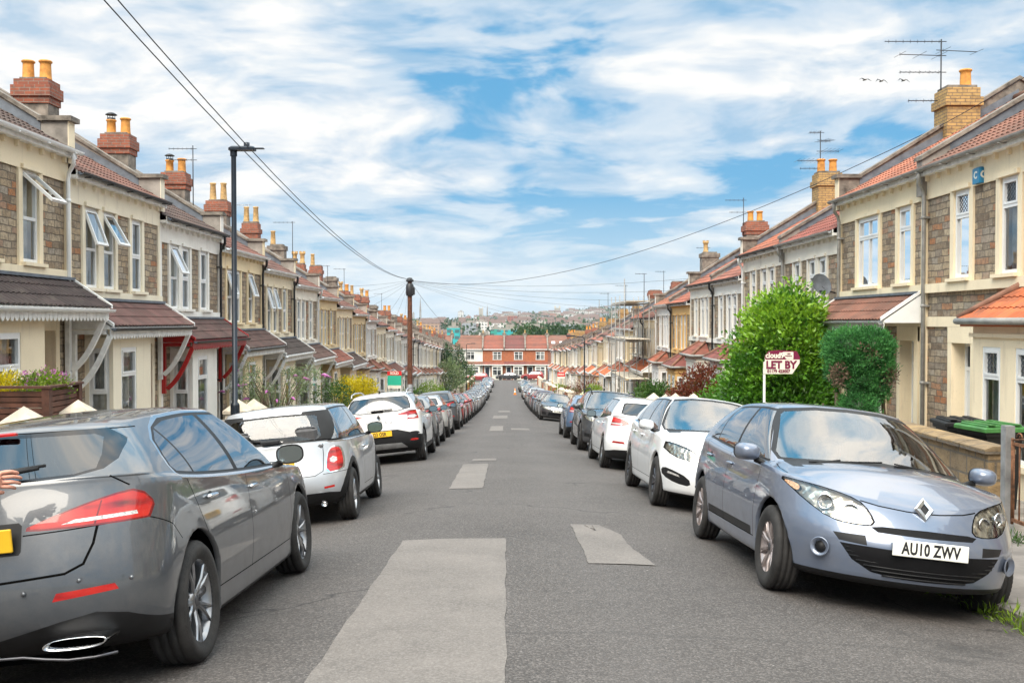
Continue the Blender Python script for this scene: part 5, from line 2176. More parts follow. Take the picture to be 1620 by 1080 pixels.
def d_premium(B, p):
    side_windows(B, p)
    windscreen(B, p)
    # rear glass, spoiler fins
    rc = lambda c, n: c.x < -1.4 and c.z > 1.0
    B.cut('rear_window', half([(0, 1.115), (.50, 1.118), (.585, 1.135), (.58, 1.20), (.545, 1.285), (.50, 1.305), (0, 1.325)]), 'rear', rc)
    B.cut('spoiler', half([(0, 1.10), (.50, 1.105), (.62, 1.128), (.66, 1.17), (.65, 1.24), (.61, 1.315), (.56, 1.33), (0, 1.34)]), 'rear', planes=[((-1.62, 0, 0), (-1, 0, 0))])
    pl = [((-1.93, 0, 0), (-1, 0, 0))]
    B.cut('tail_light_clear', [(.46, .884), (.87, .890), (.86, .908), (.52, .902)], 'rear', planes=pl)
    B.cut('tail_light_rim', [(.600, .87), (.608, .87), (.632, .978), (.624, .976)], 'rear', planes=pl)
    lamp = [(.29, .882), (.42, .922), (.60, .975), (.72, 1.002), (.82, 1.004), (.93, .98), (.93, .91), (.89, .878), (.80, .868), (.42, .872)]
    B.cut('tail_light', lamp, 'rear', smooth=1, planes=[((-1.85, 0, 0), (-1, 0, 0)), ((-1.865, 0, .965), (-.85, 0, -.53)), ((-1.91, 0, 1.0), (-.5, 0, -.87)), ((-1.87, 0, .90), (-.8, 0, .6))])
    B.cut('tail_light_rim', [(.27, .875), (.42, .930), (.60, .984), (.72, 1.012), (.82, 1.014), (.95, .99), (.95, .90), (.89, .868), (.80, .859), (.40, .863)], 'rear', smooth=1, planes=[((-1.84, 0, 0), (-1, 0, 0)), ((-1.855, 0, .968), (-.85, 0, -.53)), ((-1.90, 0, 1.008), (-.5, 0, -.87)), ((-1.86, 0, .893), (-.8, 0, .6))])
    # bumper furniture
    B.cut('reflector', [(.42, .53), (.70, .548), (.685, .578), (.44, .568)], 'rear')
    B.cut('grille', [(.845, .40), (.875, .37), (.90, .45), (.89, .56), (.85, .58)], 'rear', smooth=1, planes=[((-1.975, 0, 0), (-1, 0, 0))])
    B.cut('lower_trim', half([(0, .33), (.33, .36), (.44, .43), (.60, .455), (.72, .425), (.86, .335), (.93, .30), (.93, .2), (0, .2)]), 'rear', planes=[((-1.75, 0, 0), (-1, 0, 0))])
    B.line('seam', [(.66, 1.09), (.735, 1.035)], .007, 'rear')
    B.line('seam', [(.615, .86), (.60, .78), (.56, .69), (.48, .655), (.0, .635)], .012, 'rear')
    B.cut('lower_trim', half([(0, .765), (.275, .765), (.285, .78), (.285, .90), (.27, .915), (0, .915)]), 'rear', smooth=0)
    B.line('seam', [(.655, 1.322), (.0, 1.347)], .006, 'rear', lambda c, n: c.x < -1.4)
    doors(B, p, std_doors(p, ax=.98, bx=-.25, cx=-1.2))
    B.line('seam', [(-1.92, .875), (-1.72, .80), (-1.62, .71)], .006, 'side')
    B.line('seam', [(-1.92, .875), (-2.2, .845)], .006, 'side')
    B.cut('headlight', [(.50, .60), (.88, .66), (.88, .76), (.80, .77), (.55, .68)], 'front', planes=[((1.6, 0, 0), (1, 0, 0))])
    B.cut('grille', half([(0, .42), (.45, .42), (.40, .66), (0, .68)]), 'front')
    B.cut('side_skirt', [(-.95, .12), (.95, .12), (.95, .215), (-.95, .215)], 'side')


# --- small silver three-door hatch
CARK['mini'] = dict(
    F=1.84, R=1.83, W=1.683, H=1.41, wb=2.467, wr=.305, rr=.205, tw=.195, rim='five', sill=.19, clad=.075, ag=.045,
    belt=[(-1.85, .945), (-1.0, .935), (0, .925), (.7, .915), (1.2, .885), (1.6, .79), (1.84, .67)],
    roof=[(-1.75, 1.325), (-1.2, 1.350), (-.4, 1.365), (.1, 1.36), (.7, 1.28)],
    cowl=.80, wtop=.36, ttop=-1.56, tailbase=.11, wroof=.585, tumble=.025, rcrown=.035, crown=.06, lr=.42, nr=2.5, lf=.60, nf=2.2, sh=.03, sh2=.07, lt=.30,
    dlo=(.66, .33, -1.34, -1.60), pillars=[(-.30, -.30, .05)], dz=.025, tz=.035, chrome=False,
    sideglass='glass_side', rearglass='glass_rear_clear', chromehandle=True, handles=((-.15, .80),),
    bump=dict(f=(-.20, -.06, -.01, 0, -.035), r=(.20, .09, .0, -.0, .055), zf=(.19, .22, .34, .48, .62), zr=(.25, .28, .40, .56, .72), w=(.12, .05, .02, 0, .008), zm=(.19, .22, .33, .52, .74)))


def d_mini(B, p):
    side_windows(B, p)
    windscreen(B, p)
    rc = lambda c, n: c.x < -1.2 and c.z > .93
    B.cut('rear_window', half([(0, .985), (.50, .985), (.545, 1.02), (.50, 1.24), (.46, 1.262), (0, 1.275)]), 'rear', rc)
    B.cut('window_trim', half([(0, .965), (.56, .96), (.60, .975), (.56, 1.20), (.53, 1.27), (.48, 1.285), (0, 1.295)]), 'rear', rc)
    B.cut('window_trim', [(-1.76, .96), (-1.56, .96), (-1.32, 1.31), (-1.56, 1.31)], 'side', lambda c, n: c.z > .95)
    B.cut('chrome_trim', [(-1.9, .932), (.75, .915), (.75, .927), (-1.9, .947)], 'side')
    B.cut('chrome_trim', half([(0, .935), (.80, .932), (.80, .945), (0, .948)]), 'rear')
    B.cut('tail_light_clear', [(.625, .72), (.66, .70), (.70, .72), (.70, .755), (.66, .775), (.625, .755)], 'rear')
    B.cut('tail_light', [(.585, .60), (.75, .62), (.765, .70), (.745, .84), (.71, .875), (.64, .87), (.60, .80)], 'rear', smooth=1)
    B.cut('chrome_trim', [(.572, .585), (.765, .607), (.782, .70), (.76, .85), (.72, .892), (.63, .885), (.585, .80)], 'rear', smooth=1)
    B.cut('reflector', [(.55, .42), (.66, .43), (.66, .455), (.55, .445)], 'rear')
    B.cut('lower_trim', half([(0, .38), (.60, .38), (.80, .35), (.9, .33), (.9, .15), (0, .15)]), 'rear')
    B.line('seam', [(.555, .925), (.56, .80), (.55, .62), (.46, .575), (0, .57)], .007, 'rear')
    B.line('seam', [(.55, .585), (.82, .60)], .006, 'rear')
    b = lambda x: pch(p['belt'], x)
    doors(B, p, [[(.62, b(.62)), (.60, .6), (.55, .33)], [(-.32, b(-.3)), (-.34, .6), (-.34, .33)], [(.55, .335), (-.34, .335)]])
    B.cut('side_skirt', [(-.85, .1), (.85, .1), (.85, .26), (-.85, .26)], 'side')
    B.cut('headlight', chaikin([(.52, .60), (.74, .60), (.74, .80), (.52, .80)], 2), 'front')
    B.cut('grille', half([(0, .45), (.40, .45), (.44, .64), (0, .66)]), 'front')


# --- white crossover
CARK['crossover'] = dict(
    F=2.18, R=2.05, W=1.797, H=1.576, wb=2.639, wr=.345, rr=.225, tw=.215, rim='five', sill=.22, clad=.06, ag=.055,
    belt=[(-2.05, 1.10), (-1.6, 1.10), (-1.0, 1.05), (0, 1.0), (.8, .985), (1.4, .95), (1.9, .86), (2.18, .76)],
    roof=[(-2.0, 1.44), (-1.6, 1.475), (-1.0, 1.515), (-.3, 1.525), (.2, 1.51), (.9, 1.40)],
    cowl=1.02, wtop=.34, ttop=-1.68, tailbase=.10, wroof=.575, tumble=.03, rcrown=.035, crown=.07, lr=.42, sh=.03, sh2=.10,
    dlo=(.86, .26, -1.18, -1.46), pillars=[(-.24, -.34, .085), (-1.16, -1.30, .03)], dz=.035, tz=.04, chrome=False,
    sideglass='glass_tint', rearglass='glass_rear', handles=((-.08, .92), (-1.0, .95)),
    bump=dict(f=(-.20, -.06, -.01, 0, -.03), r=(.22, .10, .02, 0, .035), zf=(.20, .24, .38, .55, .74), zr=(.30, .34, .44, .62, .88), w=(.13, .045, .02, 0, .012), zm=(.21, .25, .36, .60, .84)))


def d_crossover(B, p):
    side_windows(B, p)
    windscreen(B, p)
    rc = lambda c, n: c.x < -1.4 and c.z > 1.05
    B.cut('rear_window', half([(0, 1.13), (.40, 1.135), (.66, 1.185), (.655, 1.25), (.60, 1.39), (.55, 1.425), (0, 1.44)]), 'rear', rc)
    B.cut('window_trim', half([(0, 1.115), (.40, 1.12), (.68, 1.17), (.675, 1.25), (.62, 1.40), (.56, 1.44), (0, 1.458)]), 'rear', rc)
    pl = [((-1.75, 0, 0), (-1, 0, 0))]
    B.cut('tail_light_clear', [(.60, .96), (.78, .95), (.80, 1.02), (.61, 1.02)], 'rear', planes=pl, smooth=1)
    B.cut('tail_light', [(.30, 1.045), (.62, 1.03), (.90, 1.03), (.92, 1.09), (.80, 1.125), (.60, 1.10)], 'rear', planes=pl)
    B.cut('tail_light', [(.60, .93), (.86, .93), (.92, .98), (.92, 1.04), (.60, 1.04)], 'rear', planes=pl)
    B.cut('reflector', [(.62, .475), (.80, .475), (.78, .52), (.64, .52)], 'rear', smooth=1)
    B.cut('skid_plate', half([(0, .34), (.56, .34), (.44, .45), (0, .46)]), 'rear')
    B.cut('lower_trim', half([(0, .2), (.95, .2), (.95, .56), (.70, .575), (.48, .60), (.37, .74), (0, .74)]), 'rear')
    B.cut('lower_trim', [(.56, .62), (.84, .60), (.80, .67), (.62, .665)], 'rear', smooth=1)
    B.line('seam', [(.62, 1.10), (.60, .93), (.56, .80), (.40, .76)], .007, 'rear')
    doors(B, p, std_doors(p, ax=.98, bx=-.22, cx=-1.08))
    B.cut('side_skirt', [(-.95, .1), (.95, .1), (.95, .36), (-.95, .36)], 'side')
    B.cut('headlight', [(.50, .70), (.86, .78), (.84, .88), (.52, .80)], 'front', planes=[((1.7, 0, 0), (1, 0, 0))])
    B.cut('grille', half([(0, .68), (.46, .70), (.48, .79), (0, .79)]), 'front')
    B.cut('lower_trim', half([(0, .30), (.6, .30), (.52, .52), (0, .52)]), 'front')


# --- steel-blue family hatch (front view, nearest right)
CARK['blue_hatch'] = dict(
    F=2.19, R=2.10, W=1.808, H=1.471, wb=2.641, wr=.318, rr=.205, tw=.205, rim='multi', sill=.19,
    belt=[(-2.12, 1.04), (-1.6, 1.03), (-.9, .985), (0, .945), (.95, .925), (1.5, .89), (1.95, .775), (2.19, .69)],
    roof=[(-2.0, 1.30), (-1.5, 1.375), (-.8, 1.425), (-.2, 1.43), (.3, 1.405), (1.0, 1.28)],
    cowl=1.14, wtop=.30, ttop=-1.66, tailbase=.13, wroof=.565, tumble=.035, rcrown=.035, crown=.085, lr=.50, nr=2.2, lf=.80, nf=2.1, lw=.36, sh=.04, sh2=.105,
    dlo=(.84, .16, -1.10, -1.48), pillars=[(-.26, -.36, .07), (-1.08, -1.22, .03)], dz=.035, tz=.04, chrome=False,
    handles=((-.12, .855), (-1.02, .875)), mirror=(.80, 1.01),
    nose=.20,
    bump=dict(f=(-.22, -.07, -.015, 0, -.07), r=(.22, .10, .02, 0, .04), zf=(.21, .235, .34, .50, .63), zr=(.26, .29, .40, .60, .82), w=(.13, .05, .03, 0, .010), zm=(.19, .22, .33, .56, .76)))


def d_blue(B, p):
    side_windows(B, p)
    windscreen(B, p)
    rc = lambda c, n: c.x < -1.3 and c.z > 1.0
    B.cut('rear_window', half([(0, 1.08), (.55, 1.08), (.50, 1.30), (0, 1.33)]), 'rear', rc)
    B.cut('tail_light', [(.55, .85), (.9, .85), (.9, 1.0), (.7, 1.03)], 'rear', planes=[((-1.75, 0, 0), (-1, 0, 0))])
    # headlamps: big swept-back shape wrapping the corner
    head = [(.345, .640), (.45, .625), (.61, .640), (.74, .735), (.82, .83), (.84, .868), (.78, .862), (.60, .835), (.43, .790), (.37, .72)]
    hp = [((1.42, 0, 0), (1, 0, 0))]
    B.cut('indicator', [(.775, .785), (.815, .82), (.835, .853), (.79, .848), (.755, .825)], 'front', planes=hp, smooth=1)
    B.cut('headlight', head, 'front', planes=hp, smooth=1)
    cx_, cy_ = .0, .0
    hc = Vector((.59, .74))
    B.cut('seam', [tuple(hc + (Vector(q) - hc) * 1.035 + (Vector(q) - hc).normalized() * .004) for q in head], 'front', planes=hp, smooth=1)
    # slot under the bonnet edge, plate bar, big lower intake
    B.cut('grille', half([(0, .588), (.33, .592), (.37, .62), (.30, .632), (0, .638)]), 'front')
    B.cut('bumper_insert', [(.40, .495), (.565, .505), (.60, .555), (.41, .560)], 'front')
    B.cut('grille', half([(0, .292), (.20, .296), (.36, .318), (.48, .385), (.56, .49), (.40, .49), (0, .485)]), 'front')
    B.cut('fog_light', chaikin([(.64, .405), (.70, .405), (.70, .46), (.64, .46)], 2), 'front')
    B.cut('lower_trim', half([(0, .15), (.95, .15), (.95, .262), (.80, .262), (.40, .272), (0, .272)]), 'front', planes=[((1.55, 0, 0), (1, 0, 0))])
    # bonnet shut line
    B.line('seam', [(-.01, .745), (.12, .750), (.30, .765), (.41, .785)], .008, 'front')
    B.line('seam', [(1.95, .44), (1.86, .56)], .007, 'top')
    B.line('seam', [(1.42, .795), (1.20, .80), (1.02, .775)], .007, 'top', lambda c, n: c.x > .9)
    doors(B, p, std_doors(p, ax=.92, bx=-.22, cx=-1.08))
    B.cut('lower_trim', [(-.90, .33), (.80, .33), (.80, .405), (-.90, .405)], 'side')


# --- white family hatch facing us
CARK['white_hatch'] = dict(CARK['blue_hatch'])
CARK['white_hatch'].update(F=2.24, R=2.17, W=1.814, wb=2.685, wr=.325, rim='ten', nose=.16, lf=.72, nf=2.2,
    belt=[(-2.2, 1.06), (-1.6, 1.05), (-.9, 1.0), (0, .965), (.95, .945), (1.5, .91), (1.98, .81), (2.24, .70)],
    roof=[(-2.0, 1.33), (-1.5, 1.41), (-.8, 1.455), (-.2, 1.46), (.3, 1.44), (1.0, 1.31)], mirror=(.82, 1.04), chrome=True, chromew=.026, handles=((-.12, .875), (-1.02, .895)), look={'fog_light': 'lamp_white'})


def d_white(B, p):
    side_windows(B, p)
    windscreen(B, p)
    rc = lambda c, n: c.x < -1.3 and c.z > 1.0
    B.cut('rear_window', half([(0, 1.10), (.55, 1.10), (.50, 1.33), (0, 1.36)]), 'rear', rc)
    B.cut('tail_light', [(.50, .88), (.9, .86), (.9, 1.02), (.7, 1.05)], 'rear', planes=[((-1.80, 0, 0), (-1, 0, 0))])
    head = [(.42, .66), (.56, .655), (.74, .70), (.86, .80), (.86, .86), (.74, .86), (.56, .80), (.44, .73)]
    hp = [((1.62, 0, 0), (1, 0, 0))]
    B.cut('headlight', head, 'front', planes=hp, smooth=1)
    B.cut('seam', [(a + (.01 if a > .6 else -.01), b + (.008 if b > .75 else -.008)) for a, b in head], 'front', planes=hp, smooth=1)
    B.cut('grille', half([(0, .58), (.34, .60), (.40, .70), (.30, .72), (0, .725)]), 'front')
    B.cut('fog_light', [(.66, .445), (.80, .475), (.79, .50), (.68, .47)], 'front')
    B.cut('lower_trim', [(.52, .34), (.70, .36), (.84, .43), (.86, .53), (.80, .545), (.56, .45)], 'front', smooth=1)
    B.cut('grille', half([(0, .27), (.44, .27), (.48, .36), (.42, .50), (0, .51)]), 'front')
    B.cut('lower_trim', half([(0, .15), (.95, .15), (.95, .24), (0, .235)]), 'front', planes=[((1.6, 0, 0), (1, 0, 0))])
    B.line('seam', [(-.01, .775), (.30, .785), (.44, .80)], .008, 'front')
    doors(B, p, std_doors(p, ax=.94, bx=-.22, cx=-1.08))


# --- white / generic five-door hatch seen from behind
CARK['hatch'] = dict(
    F=2.15, R=2.12, W=1.79, H=1.455, wb=2.62, wr=.318, rr=.21, tw=.205, rim='five', sill=.19,
    belt=[(-2.15, 1.03), (-1.6, 1.02), (-1.0, .98), (0, .945), (.9, .925), (1.5, .88), (1.95, .78), (2.15, .68)],
    roof=[(-2.05, 1.30), (-1.6, 1.36), (-1.1, 1.395), (-.4, 1.41), (.1, 1.40), (.9, 1.28)],
    cowl=1.0, wtop=.26, ttop=-1.72, tailbase=.11, wroof=.575, tumble=.03, rcrown=.035, crown=.075, lr=.44, lf=.62, sh=.03, sh2=.10,
    dlo=(.82, .16, -1.20, -1.52), pillars=[(-.26, -.38, .08), (-1.14, -1.30, .03)], dz=.035, tz=.04, chrome=False,
    handles=((-.10, .86), (-1.02, .88)), rearglass='glass_rear', blackmirror=False)


def d_hatch(B, p, suv=False):
    side_windows(B, p)
    windscreen(B, p)
    bz = pch(p['belt'], -p['R'] + .1)
    rz = pch(p['roof'], p['ttop'])
    rc = lambda c, n: c.x < -1.2 and c.z > bz - .02
    B.cut('rear_window', half([(0, bz + .065), (.54, bz + .07), (.60, bz + .09), (.54, rz - .07), (.50, rz - .045), (0, rz - .03)]), 'rear', rc)
    B.cut('window_trim', half([(0, bz + .05), (.56, bz + .055), (.63, bz + .08), (.57, rz - .055), (.52, rz - .025), (0, rz - .01)]), 'rear', rc)
    pl = [((-p['R'] + .30, 0, 0), (-1, 0, 0))]
    B.cut('tail_light_clear', [(.60, bz - .14), (.80, bz - .14), (.80, bz - .115), (.60, bz - .115)], 'rear', planes=pl)
    B.cut('tail_light', [(.46, bz - .15), (.92, bz - .18), (.92, bz - .02), (.80, bz + .01), (.48, bz - .06)], 'rear', planes=pl, smooth=1)
    B.cut('reflector', [(.52, .53), (.76, .53), (.74, .57), (.54, .57)], 'rear')
    B.cut('lower_trim', half([(0, .15), (.95, .15), (.95, .34), (.70, .40), (.40, .42), (0, .42)]), 'rear')
    B.line('seam', [(.60, bz - .16), (.57, .70), (.46, .62), (0, .61)], .008, 'rear')
    head = [(.40, .66), (.60, .655), (.80, .71), (.88, .80), (.80, .83), (.56, .77), (.42, .72)]
    dzh = .10 if suv else 0.0
    hp = [((p['F'] - .58, 0, 0), (1, 0, 0))]
    B.cut('headlight', [(a, b + dzh) for a, b in head], 'front', planes=hp, smooth=1)
    B.cut('grille', half([(0, .60 + dzh), (.36, .61 + dzh), (.38, .70 + dzh), (0, .71 + dzh)]), 'front')
    B.cut('grille', half([(0, .30), (.52, .30), (.56, .40), (.46, .49), (0, .49)]), 'front')
    B.cut('lower_trim', [(.62, .36), (.80, .38), (.80, .47), (.64, .45)], 'front')
    B.line('seam', [(-.01, .77 + dzh), (.30, .78 + dzh), (.42, .80 + dzh)], .008, 'front')
    doors(B, p, std_doors(p, ax=.94, bx=-.22, cx=-1.08))


# --- tall SUV
CARK['suv'] = dict(CARK['hatch'])
CARK['suv'].update(F=2.20, R=2.15, W=1.83, H=1.60, wb=2.67, wr=.35, rr=.235, tw=.225, clad=.05, sill=.24, rim='ten',
    belt=[(-2.15, 1.12), (-1.6, 1.11), (-1.0, 1.07), (0, 1.03), (.9, 1.01), (1.5, .98), (1.98, .90), (2.2, .80)],
    roof=[(-2.05, 1.46), (-1.6, 1.505), (-1.1, 1.54), (-.4, 1.555), (.1, 1.545), (.9, 1.42)], handles=((-.10, .945), (-1.02, .965)), wroof=.60)

# --- saloon, facing us
CARK['saloon'] = dict(CARK['hatch'])
CARK['saloon'].update(F=2.30, R=2.32, W=1.82, H=1.43, wb=2.81, wr=.33, rim='ten',
    belt=[(-2.35, .98), (-1.8, .99), (-1.2, .97), (0, .93), (.9, .91), (1.5, .87), (2.05, .78), (2.30, .68)],
    roof=[(-2.0, 1.18), (-1.5, 1.29), (-1.0, 1.355), (-.4, 1.385), (.1, 1.38), (.9, 1.27)],
    cowl=1.05, wtop=.30, ttop=-1.20, tailbase=.50, tailpow=1.0, dlo=(.86, .18, -1.0, -1.50), pillars=[(-.28, -.40, .08), (-1.14, -1.20, .03)], handles=((-.10, .85), (-1.02, .87)))


def d_saloon(B, p):
    side_windows(B, p)
    windscreen(B, p)
    rc = lambda c, n: c.x < -.9 and c.z > 1.0
    B.cut('rear_window', half([(0, 1.05), (.56, 1.05), (.52, 1.28), (0, 1.33)]), 'rear', rc)
    B.cut('tail_light', [(.50, .80), (.92, .80), (.92, .92), (.50, .90)], 'rear', planes=[((-2.0, 0, 0), (-1, 0, 0))])
    head = [(.38, .60), (.60, .60), (.80, .65), (.88, .73), (.78, .76), (.42, .70)]
    B.cut('headlight', head, 'front', planes=[((1.75, 0, 0), (1, 0, 0))], smooth=1)
    B.cut('chrome_trim', [(.03, .58), (.05, .56), (.33, .57), (.35, .60), (.33, .71), (.05, .72), (.03, .70)], 'front')
    B.cut('grille', half([(0, .28), (.50, .28), (.46, .46), (0, .46)]), 'front')
    B.cut('lower_trim', [(.58, .30), (.82, .32), (.80, .46), (.60, .44)], 'front')
    B.line('seam', [(-.01, .755), (.30, .76), (.42, .775)], .008, 'front')
    doors(B, p, std_doors(p, ax=.94, bx=-.22, cx=-1.12))


# ================================================================== parked cars
def place_car(root, x, y, facing, label, color, group=None, yaw=0.0):
    """facing +1: nose up the street (away), -1: nose towards the camera. The car leans with the camber and pitches with the slope."""
    zc = P(y) + camber(abs(x))
    L, R_ = camber(abs(x) - .78), camber(abs(x) + .78)
    z = P(y) + (L + R_) / 2
    a = math.atan((L - R_) / 1.56)          # falls towards the kerb
    s = math.atan(-(P(y + 1.3) - P(y - 1.3)) / 2.6)
    rz = (pi / 2 if facing > 0 else -pi / 2) + yaw
    # world frame: rotate about Y for the lean, about X for the slope
    M = Matrix.Translation((x, y, z)) @ Matrix.Rotation(-s, 4, 'X') @ Matrix.Rotation(a * (1 if x > 0 else -1), 4, 'Y') @ Matrix.Rotation(rz, 4, 'Z')
    root.matrix_world = M
    tag(root, label, 'car', group)
    root.name = 'parked_car'
    set_color(root, color)
    return root


GL, GR = 'cars parked along the left kerb', 'cars parked along the right kerb'


def copy_car(src, *a, **k):
    c = copy_tree(src)
    return place_car(c, *a, **k)


# grey hatch, nearest left
A, ao = make_car('parked_car', CARK['premium'], d_premium, MAT['paint'], 1.25)
plate(A, 'KN19 VXG', (-2.175, 0, .84), -1, False, tilt=0.05)
# chrome exhaust finishers
for sy in (1, -1):
    b = MB()
    def ring(g, x):
        q = []
        for k in range(24):
            t = 2 * pi * k / 24
            c_, s_ = cos(t), sin(t)
            yy = .15 * abs(c_) ** .8 * (1 if c_ > 0 else -1)
            zz = .029 * abs(s_) ** .8 * (1 if s_ > 0 else -1)
            q.append((x, yy + (g if c_ < 0 else -g) * abs(c_) + zz * .8, .330 + zz * (1 - g * 14)))
        return q
    o_, i_, i2, o2 = ring(0, -2.185), ring(.008, -2.190), ring(.012, -2.10), ring(0, -2.02)
    N_ = 24
    b.add(o_ + i_ + i2, [(k, (k + 1) % N_, N_ + (k + 1) % N_, N_ + k) for k in range(N_)] + [(N_ + k, N_ + (k + 1) % N_, 2 * N_ + (k + 1) % N_, 2 * N_ + k) for k in range(N_)], 0, True)
    b.add(o_ + o2, [(k, k + N_, (k + 1) % N_ + N_, (k + 1) % N_) for k in range(N_)], 0, True)
    b.add(i2, [tuple(range(N_))], 1)
    bm_ = b.mesh('exhaust_finisher', [MAT['chrome'], MAT['cavity']])
    if sy < 0:
        for v in bm_.vertices: v.co.y = -v.co.y
    link('exhaust_finisher', bm_, A, (0, sy * .52, 0))
b = MB()
dt = [(-.70, .262), (-.60, .254), (-.48, .256), (-.38, .272), (-.28, .292), (-.16, .296), (0, .296)]
dt = dt + [(-a_, c_) for a_, c_ in dt[-2::-1]]
b.tube([(-2.205 + .16 * abs(a_) ** 2.2, a_, c_) for a_, c_ in dt], .007, 8)
link('diffuser_trim', b.mesh('diffuser_trim', [MAT['dark_alloy']]), A)
b = MB()
b.bbox(-.03, .03, -.09, .09, 0, .018, .006)
o = link('wiper_hub', b.mesh('wiper_hub', [MAT['trim_black']]), A, (-2.08, .0, 1.115))
b = MB()
b.tube([(-2.10, .06, 1.12), (-2.085, -.12, 1.145), (-2.065, -.36, 1.165)], [.022, .016, .009], 8)
b.tube([(-2.06, -.02, 1.155), (-2.058, -.39, 1.175)], .009, 6)
link('wiper', b.mesh('wiper', [MAT['trim_black']]), A)
b = MB()
b.bbox(-1.86, -1.83, -.16, .16, 1.335, 1.352, .006)
link('brake_light', b.mesh('brake_light', [MAT['lamp_red']]), A)
for (yy, zz) in ((-.78, .60), (-.56, .62), (-.30, .585)):
    b = MB()
    b.lathe([(.011, 0), (.011, .004), (.001, .005)], 12, axis='x')
    link('parking_sensor', b.mesh('parking_sensor', [MAT['paint']]), A, (-2.19 + (abs(yy) > .7) * .075 + (abs(yy) > .5) * .015, yy, zz), (0, 0, pi))
AY = 5.47 + 2.73 / 2
place_car(A, -1.62 - .90, AY, 1, 'dark grey hatchback nearest the camera at the left edge, five spoke alloys', (.062, .069, .080))

# silver three-door, second left
M_, mo = make_car('parked_car', CARK['mini'], d_mini, MAT['paint'], 1.0)
plate(M_, 'WU58 VTH', (-1.85, 0, .70), -1, False)
b = MB()
b.bbox(-1.87, -1.835, -.22, .22, .775, .805, .012)
link('boot_handle', b.mesh('boot_handle', [MAT['chrome']]), M_)
b = MB()
b.tube([(-1.55, .0, 1.40), (-1.66, 0, 1.58)], [.006, .003], 6)
b.lathe([(.02, 0), (.016, .02), (.001, .025)], 10, c=(-1.55, 0, 1.39))
link('aerial', b.mesh('aerial', [MAT['trim_black']]), M_)
b = MB()
b.bbox(-1.80, -1.72, -.10, .12, .985, 1.02, .012)
b.tube([(-1.77, -.02, 1.00), (-1.745, .30, 1.04)], [.014, .008], 6)
link('wiper', b.mesh('wiper', [MAT['trim_black']]), M_)
b = MB()
b.lathe([(.038, 0), (.038, .10), (.030, .10), (.030, .02), (.001, .02)], 14, c=(-1.86, 0, 0), axis='x')
link('exhaust', b.mesh('exhaust', [MAT['chrome']]), M_, (0, -.55, .265))
place_car(M_, -1.74 - .84, 12.93, 1, 'silver three-door hatchback with black wheel arches behind the grey hatchback', (.42, .44, .47), yaw=radians(1.0))

# white crossover, third left
C_, co_ = make_car('parked_car', CARK['crossover'], d_crossover, MAT['paint_solid'], 1.0)
plate(C_, 'J23 OSR', (-2.085, 0, .665), -1, False)
t_ = link('lettering', text_mesh('CAPTUR', .075, MAT['chrome'], .004, 1.25, .002, 1.9), C_)
t_.matrix_local = Matrix.Translation((-2.035, 0, .93)) @ Matrix.Rotation(-pi / 2, 4, 'Z') @ Matrix.Rotation(pi / 2, 4, 'X')


def lozenge(root, loc, rz, s=.075, m='chrome', tilt=0):
    b = MB()
    o_ = [(0, -s * 1.25), (s * .98, 0), (0, s * 1.25), (-s * .98, 0)]
    i_ = [(0, -s * .60), (s * .44, 0), (0, s * .60), (-s * .44, 0)]
    vs = [(x, y, .0) for x, y in o_] + [(x * .84, y * .84, .016) for x, y in o_] + [(x, y, .014) for x, y in i_] + [(x, y, .002) for x, y in i_]
    fs = []
    for k in range(4):
        j = (k + 1) % 4
        fs += [(k, j, 4 + j, 4 + k), (4 + k, 4 + j, 8 + j, 8 + k), (8 + k, 8 + j, 12 + j, 12 + k)]
    b.add(vs, fs, 0)
    b.add([(x, y, .003) for x, y in i_], [(0, 1, 2, 3)], 1)
    o = link('badge', b.mesh('badge', [MAT[m], MAT['ink']]), root)
    o.matrix_local = Matrix.Translation(loc) @ Matrix.Rotation(rz, 4, 'Z') @ Matrix.Rotation(pi / 2 + tilt, 4, 'X')
    return o


lozenge(C_, (-2.02, 0, 1.02), -pi / 2, .055)
b = MB()
b.bbox(-1.99, -1.93, -.10, .16, 1.15, 1.18, .012)
b.tube([(-1.955, 0, 1.165), (-1.935, -.30, 1.175)], [.014, .008], 6)
link('wiper', b.mesh('wiper', [MAT['trim_black']]), C_)
for sy in (1, -1):
    b = MB()
    b.tube([(-1.60, sy * .60, 1.49), (-1.50, sy * .60, 1.555), (-1.0, sy * .595, 1.60), (-.2, sy * .585, 1.61), (.15, sy * .575, 1.57), (.22, sy * .57, 1.53)], .016, 8)
    link('roof_rail', b.mesh('roof_rail', [MAT['galv']]), C_)
b = MB()
b.prism([(-1.50, 1.53), (-1.38, 1.53), (-1.47, 1.60), (-1.50, 1.60)], 'y', -.015, .015)
link('aerial', b.mesh('aerial', [MAT['trim_black']]), C_)
place_car(C_, -1.70 - .90, 23.1, 1, 'white crossover with roof rails and red lamps, third parked on the left', (.72, .72, .72))

